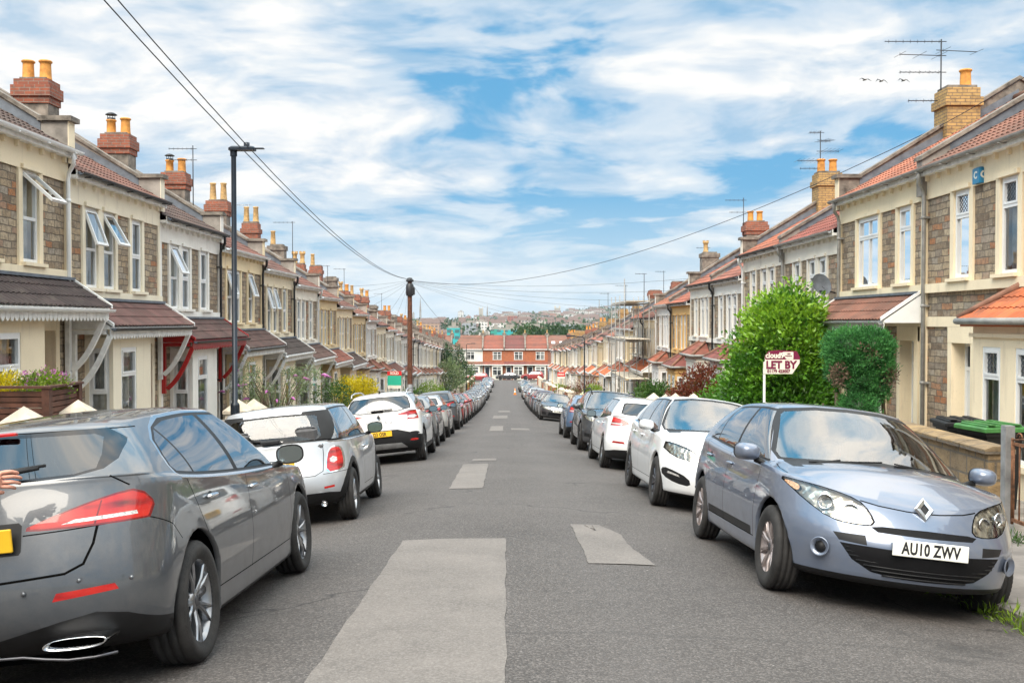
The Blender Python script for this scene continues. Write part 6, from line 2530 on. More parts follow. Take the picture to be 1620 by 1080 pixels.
# blue hatch, nearest right
B_, bo = make_car('parked_car', CARK['blue_hatch'], d_blue, MAT['paint'], 1.25)
plate(B_, 'AU10 ZWV', (2.20, 0, .515), 1, True, tilt=-.05)
lozenge(B_, (2.04, 0, .775), pi / 2, .072, tilt=-.45)
b = MB()
for k in range(7):
    z = .305 + k * .027
    w = .16 + .36 * min(1, (k + 1) / 5.5) ** .6
    b.tube([(2.178 - .50 * (t * w) ** 2 - max(0, .34 - z) * .2, t * w, z) for t in (-1, -.75, -.5, -.25, 0, .25, .5, .75, 1)], .006, 6)
link('grille_bars', b.mesh('grille_bars', [MAT['trim_black']]), B_)
for sy in (1, -1):
    for (yy, zz, r) in ((.63, .745, .058), (.475, .705, .055)):
        b = MB()
        b.lathe([(r, 0), (r * .9, .012), (r * .75, -.03), (r * .3, -.055), (.001, -.055)], 20, axis='x')
        link('lamp_reflector', b.mesh('lamp_reflector', [MAT['chrome']]), bo['headlight'][0 if sy > 0 else 1], (1.955 - (yy - .45) * .62, sy * yy, zz), (0, 0, sy * .5))
    b = MB()
    b.lathe([(.068, .004), (.062, .010), (.048, -.03), (.042, -.032)], 24, axis='x', m=0)
    b.lathe([(.042, -.032), (.04, -.022), (.001, -.018)], 20, axis='x', m=1)
    link('fog_lamp_ring', b.mesh('fog_lamp_ring', [MAT['paint'], MAT['trim_black']]), B_, (1.945, sy * .675, .435), (0, 0, sy * .62))
wiper(B_, [(1.16, -.50, .985), (1.10, -.30, 1.025)], [(1.15, -.56, .99), (1.14, .02, 1.045)])
wiper(B_, [(1.20, .10, 1.03), (1.05, .34, 1.02)], [(1.14, .12, 1.045), (1.02, .58, 1.00)])
place_car(B_, 1.94 + .904, 8.91, -1, 'steel blue hatchback facing the camera at the right, cream number plate', (.125, .155, .22))

# white hatch facing us
V_, vo = make_car('parked_car', CARK['white_hatch'], d_white, MAT['paint_solid'], 1.0)
plate(V_, 'VX61 KDE', (2.25, 0, .53), 1, True)
place_car(V_, 1.90 + .907, 14.52, -1, 'white hatchback facing the camera just beyond the blue one', (.74, .75, .76))

# white hatch tail towards us
H_, ho = make_car('parked_car', CARK['hatch'], d_hatch, MAT['paint_solid'], .9)
plate(H_, 'WR18 HTU', (-2.135, 0, .76), -1, False)
b = MB()
b.bbox(-2.05, -1.99, -.10, .16, 1.075, 1.10, .012)
link('wiper', b.mesh('wiper', [MAT['trim_black']]), H_)
place_car(H_, 1.84 + .895, 21.0, 1, 'white hatchback showing its tail, third parked on the right', (.74, .75, .76))

# metallic generic hatch, SUV, saloon sources
G_, go = make_car('parked_car', CARK['hatch'], d_hatch, MAT['paint'], .7)
plate(G_, 'DK16 PLN', (-2.135, 0, .76), -1, False)
plate(G_, 'DK16 PLN', (2.16, 0, .55), 1, True)
S_, so_ = make_car('parked_car', CARK['suv'], lambda B, p: d_hatch(B, p, True), MAT['paint'], .8)
plate(S_, 'HJ21 ZRO', (-2.165, 0, .86), -1, False)
plate(S_, 'HJ21 ZRO', (2.215, 0, .60), 1, True)
for sy in (1, -1):
    b = MB()
    b.tube([(-1.60, sy * .62, 1.52), (-1.50, sy * .62, 1.585), (-.2, sy * .60, 1.635), (.20, sy * .59, 1.56)], .016, 8)
    link('roof_rail', b.mesh('roof_rail', [MAT['trim_black']]), S_)
D_, do_ = make_car('parked_car', CARK['saloon'], d_saloon, MAT['paint'], .8)
plate(D_, 'WV14 MHK', (2.315, 0, .52), 1, True)

left_row = [   # (source, y, facing, colour, text)
    (G_, 28.7, 1, (.16, .165, .17), 'grey hatchback'), (G_, 34.0, 1, (.46, .45, .43), 'champagne silver hatchback'), (S_, 40.7, 1, (.035, .038, .045), 'black crossover with red lamps'),
    (G_, 46.6, -1, (.33, .02, .02), 'red hatchback facing the camera'), (G_, 52.0, -1, (.25, .02, .025), 'dark red hatchback'), (G_, 57.2, 1, (.36, .02, .02), 'bright red hatchback'),
    (G_, 62.6, -1, (.10, .105, .11), 'dark grey hatchback'), (G_, 68.0, -1, (.45, .46, .48), 'silver hatchback'), (D_, 73.6, -1, (.40, .42, .44), 'silver saloon'),
    (G_, 79.2, -1, (.06, .065, .08), 'dark blue hatchback'), (G_, 84.6, -1, (.42, .43, .45), 'pale silver hatchback'), (G_, 90.0, -1, (.12, .12, .13), 'grey hatchback'),
    (G_, 95.4, -1, (.55, .56, .58), 'near white hatchback'), (G_, 100.8, -1, (.30, .33, .38), 'blue grey hatchback'), (S_, 106.4, -1, (.05, .05, .05), 'black crossover'),
    (G_, 112.0, -1, (.50, .51, .53), 'silver hatchback'), (G_, 117.6, -1, (.60, .61, .62), 'white hatchback'), (G_, 123.0, -1, (.20, .22, .25), 'slate hatchback'),
    (G_, 129.0, -1, (.50, .51, .53), 'silver hatchback'), (G_, 136.0, -1, (.60, .60, .61), 'white hatchback'), (G_, 148.0, -1, (.45, .47, .50), 'silver hatchback'), (G_, 156.0, -1, (.30, .05, .12), 'purple red hatchback')]
left_row = [c_ for c_ in left_row if c_[1] not in (95.4, 117.6, 123.0, 136.0)]
for i, (src, y, fc, colr, tx) in enumerate(left_row):
    k = i + 4
    lab = f'{tx}, {ORD[k - 1]} parked car from the camera on the left' if k <= 20 else f'{tx}, far down the left kerb near the crossing'
    copy_car(src, -1.80 - .89, y, fc, lab, colr, GL)
right_row = [
    (S_, 27.0, -1, (.022, .024, .03), 'black SUV facing the camera'), (G_, 33.6, 1, (.06, .12, .22), 'mid blue hatchback'), (D_, 53.2, -1, (.025, .025, .028), 'black saloon with twin chrome grille'),
    (G_, 58.8, -1, (.14, .14, .15), 'grey hatchback'), (G_, 64.4, -1, (.06, .11, .18), 'blue hatchback'), (S_, 70.2, 1, (.05, .02, .03), 'dark maroon crossover'), (G_, 76.0, 1, (.28, .03, .04), 'red hatchback'),
    (G_, 81.6, -1, (.06, .06, .065), 'black hatchback'), (S_, 87.4, 1, (.40, .41, .42), 'silver crossover'), (G_, 93.2, -1, (.14, .03, .03), 'dark red hatchback'), (G_, 99.0, -1, (.52, .53, .55), 'white silver hatchback'),
    (G_, 104.8, -1, (.55, .56, .57), 'white hatchback'), (G_, 110.8, -1, (.16, .17, .18), 'grey hatchback'), (S_, 117.0, -1, (.50, .51, .52), 'pale silver crossover'), (G_, 123.5, -1, (.42, .43, .45), 'silver hatchback'), (G_, 130.0, -1, (.12, .14, .12), 'dark green hatchback'), (G_, 138.0, -1, (.5, .5, .5), 'silver hatchback')]
right_row = [c_ for c_ in right_row if c_[1] not in (99.0, 117.0, 123.5)]
for i, (src, y, fc, colr, tx) in enumerate(right_row):
    k = i + 4
    lab = f'{tx}, {ORD[k - 1]} parked car from the camera on the right'
    xo = 1.84 if i < 2 else 1.72
    copy_car(src, xo + .90, y, fc, lab, colr, GR)
# across the crossing road, in front of the end terrace
for (src, x, colr, tx) in ((D_, .4, (.02, .02, .022), 'black saloon parked broadside before the brick end terrace'), (S_, 5.0, (.36, .012, .012), 'bright red car parked broadside before the brick end terrace'), (G_, -5.2, (.35, .02, .02), 'half hidden red car at the left corner of the crossing')):
    c = copy_tree(src)
    y = ROAD_END + 9.6 if x > -5 else ROAD_END + 3
    c.matrix_world = Matrix.Translation((x, y, P(y) - .01)) @ Matrix.Rotation(pi, 4, 'Z')
    tag(c, tx, 'car')
    set_color(c, colr)
for o in (G_, S_, D_):
    for ch in list(o.children_recursive):
        bpy.data.objects.remove(ch)
    bpy.data.objects.remove(o)


# ================================================================== planting
def leafmat(name, stops, scale=2.2, top=None, gloss=.45, zspan=(0, 3)):
    def fn(T):
        v = objc(T, False)
        n = T.noise(v, scale, 3, .6)
        f = T.noise(v, 24, 2, .6)
        m = T.math('ADD', T.math('MULTIPLY', n, .6), T.math('MULTIPLY', f, .4))
        c = T.ramp(m, stops)
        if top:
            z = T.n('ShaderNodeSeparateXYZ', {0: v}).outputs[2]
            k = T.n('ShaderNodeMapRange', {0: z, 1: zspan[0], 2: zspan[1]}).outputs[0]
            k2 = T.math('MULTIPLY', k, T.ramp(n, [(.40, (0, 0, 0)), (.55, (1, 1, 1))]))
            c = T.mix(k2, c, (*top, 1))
        p = T.n('ShaderNodeBsdfPrincipled')
        T.set(p, 'Base Color', c)
        p.inputs['Roughness'].default_value = gloss
        tr = T.n('ShaderNodeBsdfTranslucent')
        T.set(tr, 0, c)
        return T.n('ShaderNodeMixShader', {0: .28, 1: p.outputs[0], 2: tr.outputs[0]}).outputs[0]
    return mat(name, fn)


G = lambda a, b, c: [(.36, a), (.50, b), (.64, c)]
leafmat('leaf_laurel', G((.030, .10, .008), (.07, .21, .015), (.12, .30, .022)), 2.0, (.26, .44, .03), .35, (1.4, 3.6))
leafmat('leaf_mid', G((.018, .05, .010), (.05, .12, .02), (.11, .20, .035)))
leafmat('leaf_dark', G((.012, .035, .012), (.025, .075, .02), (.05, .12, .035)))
leafmat('leaf_conifer', G((.02, .09, .02), (.045, .20, .045), (.10, .31, .07)), 3.0, None, .7)
leafmat('leaf_yellow', G((.30, .28, .01), (.62, .50, .01), (.80, .68, .03)), 2.5)
leafmat('leaf_red', G((.06, .03, .015), (.20, .035, .02), (.12, .12, .03)), 3.0)
leafmat('leaf_grey', G((.08, .12, .05), (.16, .22, .09), (.26, .32, .15)), 3.0)
leafmat('leaf_lime', G((.06, .12, .01), (.17, .28, .02), (.34, .44, .05)), 3.0)
leafmat('far_wood', G((.015, .04, .012), (.03, .075, .02), (.07, .13, .03)), .08)
simple('bark', (.13, .085, .055), .9, 0, .3, 12, .5)
simple('petal', (.50, .16, .42), .7, 0, .2, 12)
simple('petal_white', (.75, .75, .65), .7, 0, .1, 12)


def foliage(name, mt, blobs, n, L, W, seed=1, up=.4, shell=.55, droop=0.0):
    """many leaf-sized faces spread through the volume of overlapping ellipsoids (cx,cy,cz,rx,ry,rz)"""
    r = random.Random(seed)
    vs, fs = [], []
    vol = [b[3] * b[4] * b[5] for b in blobs]
    tot = sum(vol)
    cum = []
    a = 0
    for v in vol:
        a += v
        cum.append(a / tot)
    # clumps make the outline uneven
    k = 0
    while k < n:
        t = r.random()
        bi = next(i for i, c in enumerate(cum) if t <= c + 1e-9)
        cx, cy, cz, rx, ry, rz = blobs[bi]
        th, ph = r.uniform(0, 2 * pi), math.acos(r.uniform(-1, 1))
        d = Vector((sin(ph) * cos(th), sin(ph) * sin(th), cos(ph)))
        lump = 1 + .16 * sin(5 * th + 3 * ph + bi) * sin(4 * ph + 2 * bi) + .09 * sin(11 * th + bi) * sin(9 * ph)
        rad = (shell + (1 - shell) * r.random() ** .6) * lump
        c = Vector((cx + d.x * rx * rad, cy + d.y * ry * rad, cz + d.z * rz * rad))
        for _ in range(r.randint(2, 4)):      # a sprig of a few leaves
            k += 1
            q = c + Vector((r.gauss(0, L * .6), r.gauss(0, L * .6), r.gauss(0, L * .6)))
            dr = (d + Vector((r.gauss(0, .6), r.gauss(0, .6), r.gauss(0, .6) + up))).normalized()
            sd_ = dr.cross(Vector((r.gauss(0, 1), r.gauss(0, 1), r.gauss(0, 1)))).normalized()
            l, w = L * r.uniform(.6, 1.2), W * r.uniform(.7, 1.15)
            nn = dr.cross(sd_)
            o = len(vs)
            vs += [q, q + dr * l * .45 + sd_ * w * .5 + nn * w * .12, q + dr * l, q + dr * l * .45 - sd_ * w * .5 + nn * w * .12, q + dr * l * .5]
            fs += [(o, o + 1, o + 4), (o + 1, o + 2, o + 4), (o, o + 4, o + 3), (o + 4, o + 2, o + 3)]
    me = bpy.data.meshes.new(name)
    me.from_pydata([tuple(v) for v in vs], [], fs)
    me.materials.append(MAT[mt])
    return me


def stems(parent, pts_list, mt='bark', name='stem'):
    b = MB()
    for pts, r0, r1 in pts_list:
        n = len(pts)
        b.tube(pts, [r0 + (r1 - r0) * i / (n - 1) for i in range(n)], 6)
    return link(name, b.mesh(name, [MAT[mt]]), parent)


def gz(x, y):
    """ground height on pavements and gardens"""
    return P(y) + camber(KX) + .13 if abs(x) < PX + .1 else P(y) - .08


def shrub(name, label, cat, x, y, blobs, mt, n, L, W, seed=1, group=None, trunk=True, up=.4, shell=.5):
    t = thing(name, label, cat, (x, y, gz(x, y)), group=group)
    link('foliage', foliage('foliage', mt, blobs, n, L, W, seed, up, shell), t)
    if trunk:
        h = max(b[2] for b in blobs)
        r = random.Random(seed)
        L_ = []
        for k in range(5):
            a = r.uniform(0, 6.28)
            b_ = r.choice(blobs)
            L_.append(([(r.uniform(-.1, .1), r.uniform(-.1, .1), -.05), (b_[0] * .4 + cos(a) * b_[3] * .2, b_[1] * .4 + sin(a) * b_[4] * .2, b_[2] * .5), (b_[0] + cos(a) * b_[3] * .5, b_[1] + sin(a) * b_[4] * .5, b_[2] + b_[5] * .4)], .035 * h ** .6, .008))
        stems(t, L_)
    return t


# the big glossy laurel on the right
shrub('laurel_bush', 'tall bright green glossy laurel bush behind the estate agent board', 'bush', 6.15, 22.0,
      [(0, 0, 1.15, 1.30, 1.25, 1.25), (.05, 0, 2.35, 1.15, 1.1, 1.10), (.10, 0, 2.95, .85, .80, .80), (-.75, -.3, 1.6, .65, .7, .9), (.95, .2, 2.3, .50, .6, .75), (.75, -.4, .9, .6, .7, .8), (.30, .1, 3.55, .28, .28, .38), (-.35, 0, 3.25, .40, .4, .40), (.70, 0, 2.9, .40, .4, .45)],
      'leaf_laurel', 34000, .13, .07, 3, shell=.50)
# clipped conifer with bare patches
cf = thing('clipped_conifer', 'dark green clipped conifer in front of the brown porch with bare brown patches', 'shrub', (6.15, 17.3, gz(6.2, 17.3)))
CB = [(-.20, 0, 2.26, .36, .42, .32), (.20, 0, 2.28, .36, .42, .30), (0, -.05, 2.04, .50, .42, .28), (.36, 0, 1.86, .20, .32, .24), (-.36, 0, 1.84, .17, .30, .20), (.0, -.12, 1.72, .27, .34, .22), (.30, -.1, 1.52, .17, .24, .18), (-.10, -.28, 1.26, .31, .30, .23)]
link('foliage', foliage('foliage', 'leaf_conifer', CB, 42000, .06, .020, 5, .6, .84), cf)
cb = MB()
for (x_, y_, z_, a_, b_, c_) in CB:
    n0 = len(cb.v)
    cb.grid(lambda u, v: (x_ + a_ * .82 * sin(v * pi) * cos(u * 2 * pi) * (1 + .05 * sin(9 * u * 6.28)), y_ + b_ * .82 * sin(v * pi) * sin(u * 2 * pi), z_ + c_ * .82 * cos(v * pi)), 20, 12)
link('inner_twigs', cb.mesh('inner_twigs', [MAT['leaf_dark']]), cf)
link('bare_twigs', foliage('bare_twigs', 'bark', [(-.46, -.32, 1.80, .13, .1, .20), (.10, -.42, 2.12, .11, .06, .10), (.44, -.30, 1.80, .12, .08, .14), (-.05, -.44, 2.3, .10, .05, .05)], 900, .06, .02, 6, .3, .3), cf)
stems(cf, [([(-.30, 0, 0), (-.38, -.1, .7), (-.42, -.1, 1.5)], .055, .03), ([(-.1, -.05, 0), (-.22, -.1, .8), (-.2, -.1, 1.7)], .05, .03), ([(.1, 0, 0), (.22, -.05, .9), (.2, 0, 1.8)], .07, .035), ([(.2, 0, 0), (.45, -.05, .8), (.42, 0, 1.5)], .06, .03), ([(0, 0, 0), (-.5, 0, .6), (-.62, 0, 1.3)], .045, .02)])
shrub('hedge_bush', 'round mid green bush left of the red leaved bush', 'bush', 6.35, 41.5, [(0, 0, .9, 1.0, 1.1, 1.0), (-.4, 0, 1.25, .7, .8, .6)], 'leaf_mid', 6000, .12, .07, 7)
shrub('red_bush', 'red and bronze leaved bush beside the laurel', 'bush', 6.2, 32.5, [(0, 0, 1.0, .85, .9, 1.1), (.3, 0, 1.7, .6, .7, .7), (-.5, 0, .8, .5, .6, .8)], 'leaf_red', 8000, .11, .055, 8)
shrub('laurel_bush', 'lower dark green part hedge between the laurel and the red bush', 'bush', 5.95, 27.4, [(0, 0, .7, .9, 1.0, .9), (.2, 0, 1.2, .7, .9, .7)], 'leaf_laurel', 4200, .11, .05, 9)
# left side
shrub('yellow_bush', 'bright yellow flowering bush beside the white crossover', 'bush', -5.95, 39.5, [(.1, 0, 1.15, .8, .9, .95), (-.35, 0, 1.5, .55, .6, .6), (.5, 0, 1.6, .4, .5, .5)], 'leaf_yellow', 9000, .08, .045, 11, up=.9, shell=.3)
shrub('green_bush', 'dark green bush left of the yellow flowering bush', 'bush', -6.1, 35.0, [(0, 0, .9, .75, .8, 1.0), (.3, 0, 1.3, .4, .5, .6)], 'leaf_mid', 3000, .09, .045, 12)
bd = thing('butterfly_bush', 'wispy arching bush with mauve flower spikes behind the silver hatchback', 'bush', (-5.9, 25.5, gz(-6, 25.5)))
bl, fl_ = [], MB()
rr_ = random.Random(21)
arcs = []
for k in range(26):
    a = rr_.uniform(0, 6.28)
    h, w = rr_.uniform(1.2, 2.2), rr_.uniform(.5, 1.5)
    p = [(0, 0, 0), (cos(a) * w * .3, sin(a) * w * .4, h * .65), (cos(a) * w * .7, sin(a) * w * .8, h), (cos(a) * w, sin(a) * w, h * .93)]
    arcs.append((p, .016, .004))
    for t in (.4, .6, .75, .9):
        i = 1 if t < .5 else 2
        q = Vector(p[i]).lerp(Vector(p[min(i + 1, 3)]), rr_.random())
        bl.append((q.x, q.y, q.z, .14, .14, .12))
    if k % 2 == 0:
        e = Vector(p[3])
        fl_.tube([e, e + Vector((cos(a) * .08, sin(a) * .08, .02)), e + Vector((cos(a) * .2, sin(a) * .2, -.03))], [.03, .032, .008], 7, 0)
stems(bd, arcs)
link('foliage', foliage('foliage', 'leaf_grey', bl, 3600, .09, .022, 22, .1, .2), bd)
link('flower_spikes', fl_.mesh('flower_spikes', [MAT['petal']]), bd)
shrub('garden_shrub', 'low lime green shrub near the telegraph pole on the left', 'shrub', -6.0, 63.0, [(0, 0, .8, 1.1, 1.2, .8)], 'leaf_mid', 2200, .13, .07, 31)
shrub('garden_shrub', 'round yellow green shrub on the left, second beyond the telegraph pole', 'shrub', -6.1, 80.0, [(0, 0, 1.0, 1.2, 1.4, 1.1)], 'leaf_lime', 2200, .15, .08, 32)
shrub('grey_shrub', 'big blue green rounded shrub before the dark conifers, left side', 'shrub', -6.4, 112.0, [(0, 0, 2.0, 1.9, 2.0, 2.2)], 'leaf_grey', 3600, .2, .1, 33)
for i, (x, y, h) in enumerate(((-7.1, 118, 5.6), (-6.0, 126, 6.0), (-7.6, 128, 6.4))):
    shrub('dark_conifer', ['dark upright conifer, left one of three at the street end', 'dark upright conifer, right one of three at the street end', 'dark upright conifer, tallest behind the other two at the street end'][i], 'tree', x, y, [(0, 0, h * .5, .9, .9, h * .52)], 'leaf_dark', 2600, .25, .1, 40 + i, group='dark conifers at the end of the left row')
shrub('garden_shrub', 'bright green round shrub against the end terrace on the left', 'shrub', -6.2, 142.0, [(0, 0, 2.0, 1.9, 1.9, 2.1)], 'leaf_mid', 2200, .25, .12, 44)
shrub('palm_shrub', 'spiky dark red cordyline on the right beside the street lamp', 'shrub', 5.8, 71.0, [(0, 0, 1.25, .75, .75, .95)], 'leaf_red', 1500, .45, .03, 45, up=.5, shell=.1)
shrub('garden_shrub', 'small bright green bush beyond the spiky red shrub on the right', 'shrub', 5.9, 66.5, [(0, 0, 1.2, .65, .7, .7)], 'leaf_lime', 1800, .12, .06, 46)
for i, y in enumerate((86, 98, 104, 112)):
    shrub('garden_shrub', 'low mixed shrub in the far front gardens on the right', 'shrub', 6.0, y, [(0, 0, .7, .9, 1.4, .75)], RND.choice(['leaf_mid', 'leaf_red', 'leaf_lime']), 1100, .16, .08, 50 + i, group='low shrubs in the far right gardens', trunk=False)
for i, y in enumerate((58.5, 72, 91, 100, 134)):
    shrub('garden_shrub', 'low green shrub in the far front gardens on the left', 'shrub', -6.0, y, [(0, 0, .6, .9, 1.3, .7)], RND.choice(['leaf_mid', 'leaf_dark', 'leaf_lime']), 1000, .16, .08, 60 + i, group='low shrubs in the far left gardens', trunk=False)


# ================================================================== garden walls, gates, planter
def wall_run(sd, y0, y1, h, mt, label, cap='coping', x=5.34, pillars=(), group=None):
    t = thing('garden_wall', label, 'wall', (-sd * x, y0, P(y0)), group=group)
    b = MB()
    n = max(2, int((y1 - y0) / 1.2))
    for i in range(n):
        a, c = (y1 - y0) * i / n, (y1 - y0) * (i + 1) / n
        za, zc = P(y0 + a) - P(y0), P(y0 + c) - P(y0)
        vs = [(-.11, a, za - .6), (.11, a, za - .6), (.11, c, zc - .6), (-.11, c, zc - .6), (-.11, a, za + h), (.11, a, za + h), (.11, c, zc + h), (-.11, c, zc + h)]
        b.add(vs, [(4, 5, 6, 7), (1, 2, 6, 5), (3, 0, 4, 7)])
    b.add([(-.11, 0, -.6), (.11, 0, -.6), (.11, 0, h), (-.11, 0, h)], [(0, 1, 2, 3)])
    link('wall', b.mesh('wall', [MAT[mt]]), t, color=(.60, .54, .44))
    b = MB()
    m = max(2, int((y1 - y0) / .6))
    for i in range(m):
        a, c = (y1 - y0) * i / m + .004, (y1 - y0) * (i + 1) / m - .004
        za, zc = P(y0 + a) - P(y0) + h + .002, P(y0 + c) - P(y0) + h + .002
        pr = [(-.15, 0), (.15, 0), (.15, .05), (.06, .095), (-.06, .095), (-.15, .05)]
        vs = [(p[0], a, za + p[1]) for p in pr] + [(p[0], c, zc + p[1]) for p in pr]
        b.add(vs, [tuple(range(5, -1, -1)), tuple(range(6, 12))] + [(k, (k + 1) % 6, (k + 1) % 6 + 6, k + 6) for k in range(6)])
    link('coping', b.mesh('coping', [MAT[cap]]), t)
    for (py_, ph, pc) in pillars:
        b = MB()
        z = P(y0 + py_) - P(y0)
        b.box(-.21, .21, py_ - .21, py_ + .21, z - .5, z + ph, 0)
        link('pillar', b.mesh('pillar', [MAT[mt]]), t, color=(.62, .56, .46))
        b = MB()
        q = [(-.25, py_ - .25), (.25, py_ - .25), (.25, py_ + .25), (-.25, py_ + .25)]
        zz = z + ph + .002
        b.add([(a, c, zz) for a, c in q] + [(a, c, zz + .06) for a, c in q] + [(0, py_, zz + .28)], [(3, 2, 1, 0), (0, 1, 5, 4), (1, 2, 6, 5), (2, 3, 7, 6), (3, 0, 4, 7), (4, 5, 8), (5, 6, 8), (6, 7, 8), (7, 4, 8)])
        link('pillar_cap', b.mesh('pillar_cap', [MAT['cream_stone']]), t)
    return t


wall_run(1, 10.6, 15.2, .85, 'render', 'low rendered garden wall with two pyramid capped pillars beside the grey hatchback', pillars=((.45, .99, 0), (1.85, 1.05, 0)))
wall_run(1, 17.8, 22.0, .80, 'render', 'rendered garden wall with two pale domed pillar caps behind the silver hatchback', pillars=((2.1, 1.0, 0), (3.3, 1.0, 0)))
mats_ = ['render', 'brick_red', 'rubble', 'brick_orange', 'render']
y = 23.0
k = 0
while y < 165:
    near_lab = y < 62
    mt_ = RND.choice(mats_)
    wall_run(1, y, y + 3.5, RND.uniform(.6, .95), mt_, f"{ {'render': 'rendered', 'brick_red': 'red brick', 'rubble': 'stone', 'brick_orange': 'orange brick'}[mt_]} low front garden wall on the left, {ORD[k + 2]} one from the camera" if near_lab else 'low front garden wall far down the left pavement', pillars=((.2, .95, 0), (3.3, .95, 0)) if RND.random() < .4 else (), group='front garden walls on the left' if near_lab else 'far garden walls on the left')
    y += 4.62
    k += 1
simple('wall_stone', (.27, .19, .10), .9, 0, .35, 3.0, .5)


def m_wallstone(T):
    v = objc(T)
    s = T.n('ShaderNodeSeparateXYZ', {0: v})
    vv = T.n('ShaderNodeCombineXYZ', {0: T.math('ADD', s.outputs[0], s.outputs[1]), 1: s.outputs[2], 2: 0.0}).outputs[0]
    br = T.n('ShaderNodeTexBrick', {'Vector': vv})
    br.inputs['Color1'].default_value = (.34, .23, .11, 1)
    br.inputs['Color2'].default_value = (.24, .175, .105, 1)
    br.inputs['Mortar'].default_value = (.16, .135, .105, 1)
    br.inputs['Scale'].default_value = 1
    br.inputs['Brick Width'].default_value = .42
    br.inputs['Row Height'].default_value = .21
    br.inputs['Mortar Size'].default_value = .014
    c = T.mix(T.ramp(T.noise(v, 6, 5, .7), [(.42, (0, 0, 0)), (.7, (.75, .75, .75))]), br.outputs[0], (.10, .075, .05, 1))
    h = T.math('SUBTRACT', T.math('MULTIPLY', T.noise(v, 14, 5, .7), .9), br.outputs[1])
    return pbr(T, c, .9, 0, h, .9, .03)


mat('wall_sandstone', m_wallstone)
# nearest right wall: level top, sandstone
t = thing('garden_wall', 'weathered sandstone garden wall behind the steel blue hatchback', 'wall', (5.36, 10.75, P(10.75) - .15))
b = MB()
b.box(-.12, .12, 0, 3.0, -1.0, .90)
link('wall', b.mesh('wall', [MAT['wall_sandstone']]), t)
b = MB()
for i in range(5):
    a, c = 3.0 * i / 5 + .004, 3.0 * (i + 1) / 5 - .004
    pr = [(-.17, .902), (.17, .902), (.17, .95), (.08, .985), (-.08, .985), (-.17, .95)]
    b.add([(p[0], a - .03, p[1]) for p in pr] + [(p[0], c, p[1]) for p in pr], [tuple(range(5, -1, -1)), tuple(range(6, 12))] + [(k, (k + 1) % 6, (k + 1) % 6 + 6, k + 6) for k in range(6)])
link('coping', b.mesh('coping', [MAT['wall_sandstone']]), t)
wall_run(-1, 19.6, 22.4, .8, 'wall_sandstone', 'sandstone garden wall in front of the tall laurel bush')
y = 23.4
k = 0
while y < 165:
    near_lab = y < 62
    mt_ = RND.choice(mats_)
    wall_run(-1, y, y + 3.4, RND.uniform(.6, .95), mt_, f"{ {'render': 'rendered', 'brick_red': 'red brick', 'rubble': 'stone', 'brick_orange': 'orange brick'}[mt_]} low front garden wall on the right, {ORD[k + 2]} one from the camera" if near_lab else 'low front garden wall far down the right pavement', pillars=((.2, 1.1, 0), (3.2, 1.1, 0)) if RND.random() < .5 else (), group='front garden walls on the right' if near_lab else 'far garden walls on the right')
    y += 4.62
    k += 1

# rusty gate
t = thing('garden_gate', 'rusty iron garden gate with scrollwork top on a grey post, right edge', 'gate', (5.30, 10.45, P(10.45) - .05))
b = MB()
b.box(-.05, .05, -.05, .05, -.3, 1.12)
link('gate_post', b.mesh('gate_post', [MAT['galv']]), t)
b = MB()
b.box(-.013, .013, -1.32, -.10, .13, .165)
b.box(-.013, .013, -1.32, -.10, .93, .96)
for i in range(11):
    y_ = -.13 - i * .115
    b.tube([(0, y_, .15), (0, y_, .95)], .009, 6)
b.tube([(0, -.10, .98), (0, -.40, 1.02), (0, -.8, 1.11), (0, -1.3, 1.20)], .012, 6)
for i in range(4):
    c0 = Vector((0, -.25 - i * .28, 1.02 + i * .035))
    pts = [c0 + Vector((0, (.075 - .012 * k / 3) * cos(k * .55) * (1 - k * .05), (.05) * sin(k * .55) * (1 - k * .05))) for k in range(14)]
    b.tube(pts, .008, 5)
b.tube([(0, -1.32, .1), (0, -1.32, 1.2)], .016, 6)
b.tube([(0, -.10, .1), (0, -.10, 1.0)], .016, 6)
link('gate_leaf', b.mesh('gate_leaf', [MAT['rust']]), t)

# wheelie bins behind the wall
for (x, y, rz, lidm, lab, bh) in ((6.05, 12.35, .15, 'wheelie_green', 'wheelie bin with bright green lid behind the sandstone wall', 1.00), (6.15, 13.4, -.1, 'trim_black', 'wheelie bin with black lid beyond the green lidded one', 1.03)):
    t = thing('wheelie_bin', lab, 'bin', (x, y, P(y) - .05), (0, 0, rz))
    b = MB()
    n0 = [(-.24, -.27), (.24, -.27), (.24, .27), (-.24, .27)]
    vs = [(a * .82, c * .82, .04) for a, c in n0] + [(a, c, bh) for a, c in n0]
    b.add(vs, [(3, 2, 1, 0), (0, 1, 5, 4), (1, 2, 6, 5), (2, 3, 7, 6), (3, 0, 4, 7)])
    b.box(-.27, .27, -.30, .30, bh - .05, bh)
    link('bin_body', b.mesh('bin_body', [MAT['trim_black']]), t)
    b = MB()
    b.bbox(-.30, .30, -.33, .33, bh + .004, bh + .06, .015)
    b.bbox(-.24, .24, -.27, .27, bh + .06, bh + .085, .01)
    for i in range(3):
        b.box(-.22 + i * .17, -.14 + i * .17, -.30, .28, bh + .085, bh + .097)
    b.tube([(-.22, .36, bh), (.22, .36, bh)], .018, 8)
    link('bin_lid', b.mesh('bin_lid', [MAT[lidm]]), t)
    for sx in (-1, 1):
        b = MB()
        b.lathe([(.02, -.025), (.10, -.025), (.10, .025), (.02, .025)], 14, axis='x')
        link('bin_wheel', b.mesh('bin_wheel', [MAT['tyre']]), t, (sx * .22, .24, .10))
shrub('garden_plant', 'small leafy plant beside the bins at the foot of the grey downpipe', 'plant', 6.9, 15.8, [(0, 0, .35, .35, .35, .4)], 'leaf_mid', 500, .09, .04, 71, trunk=False)

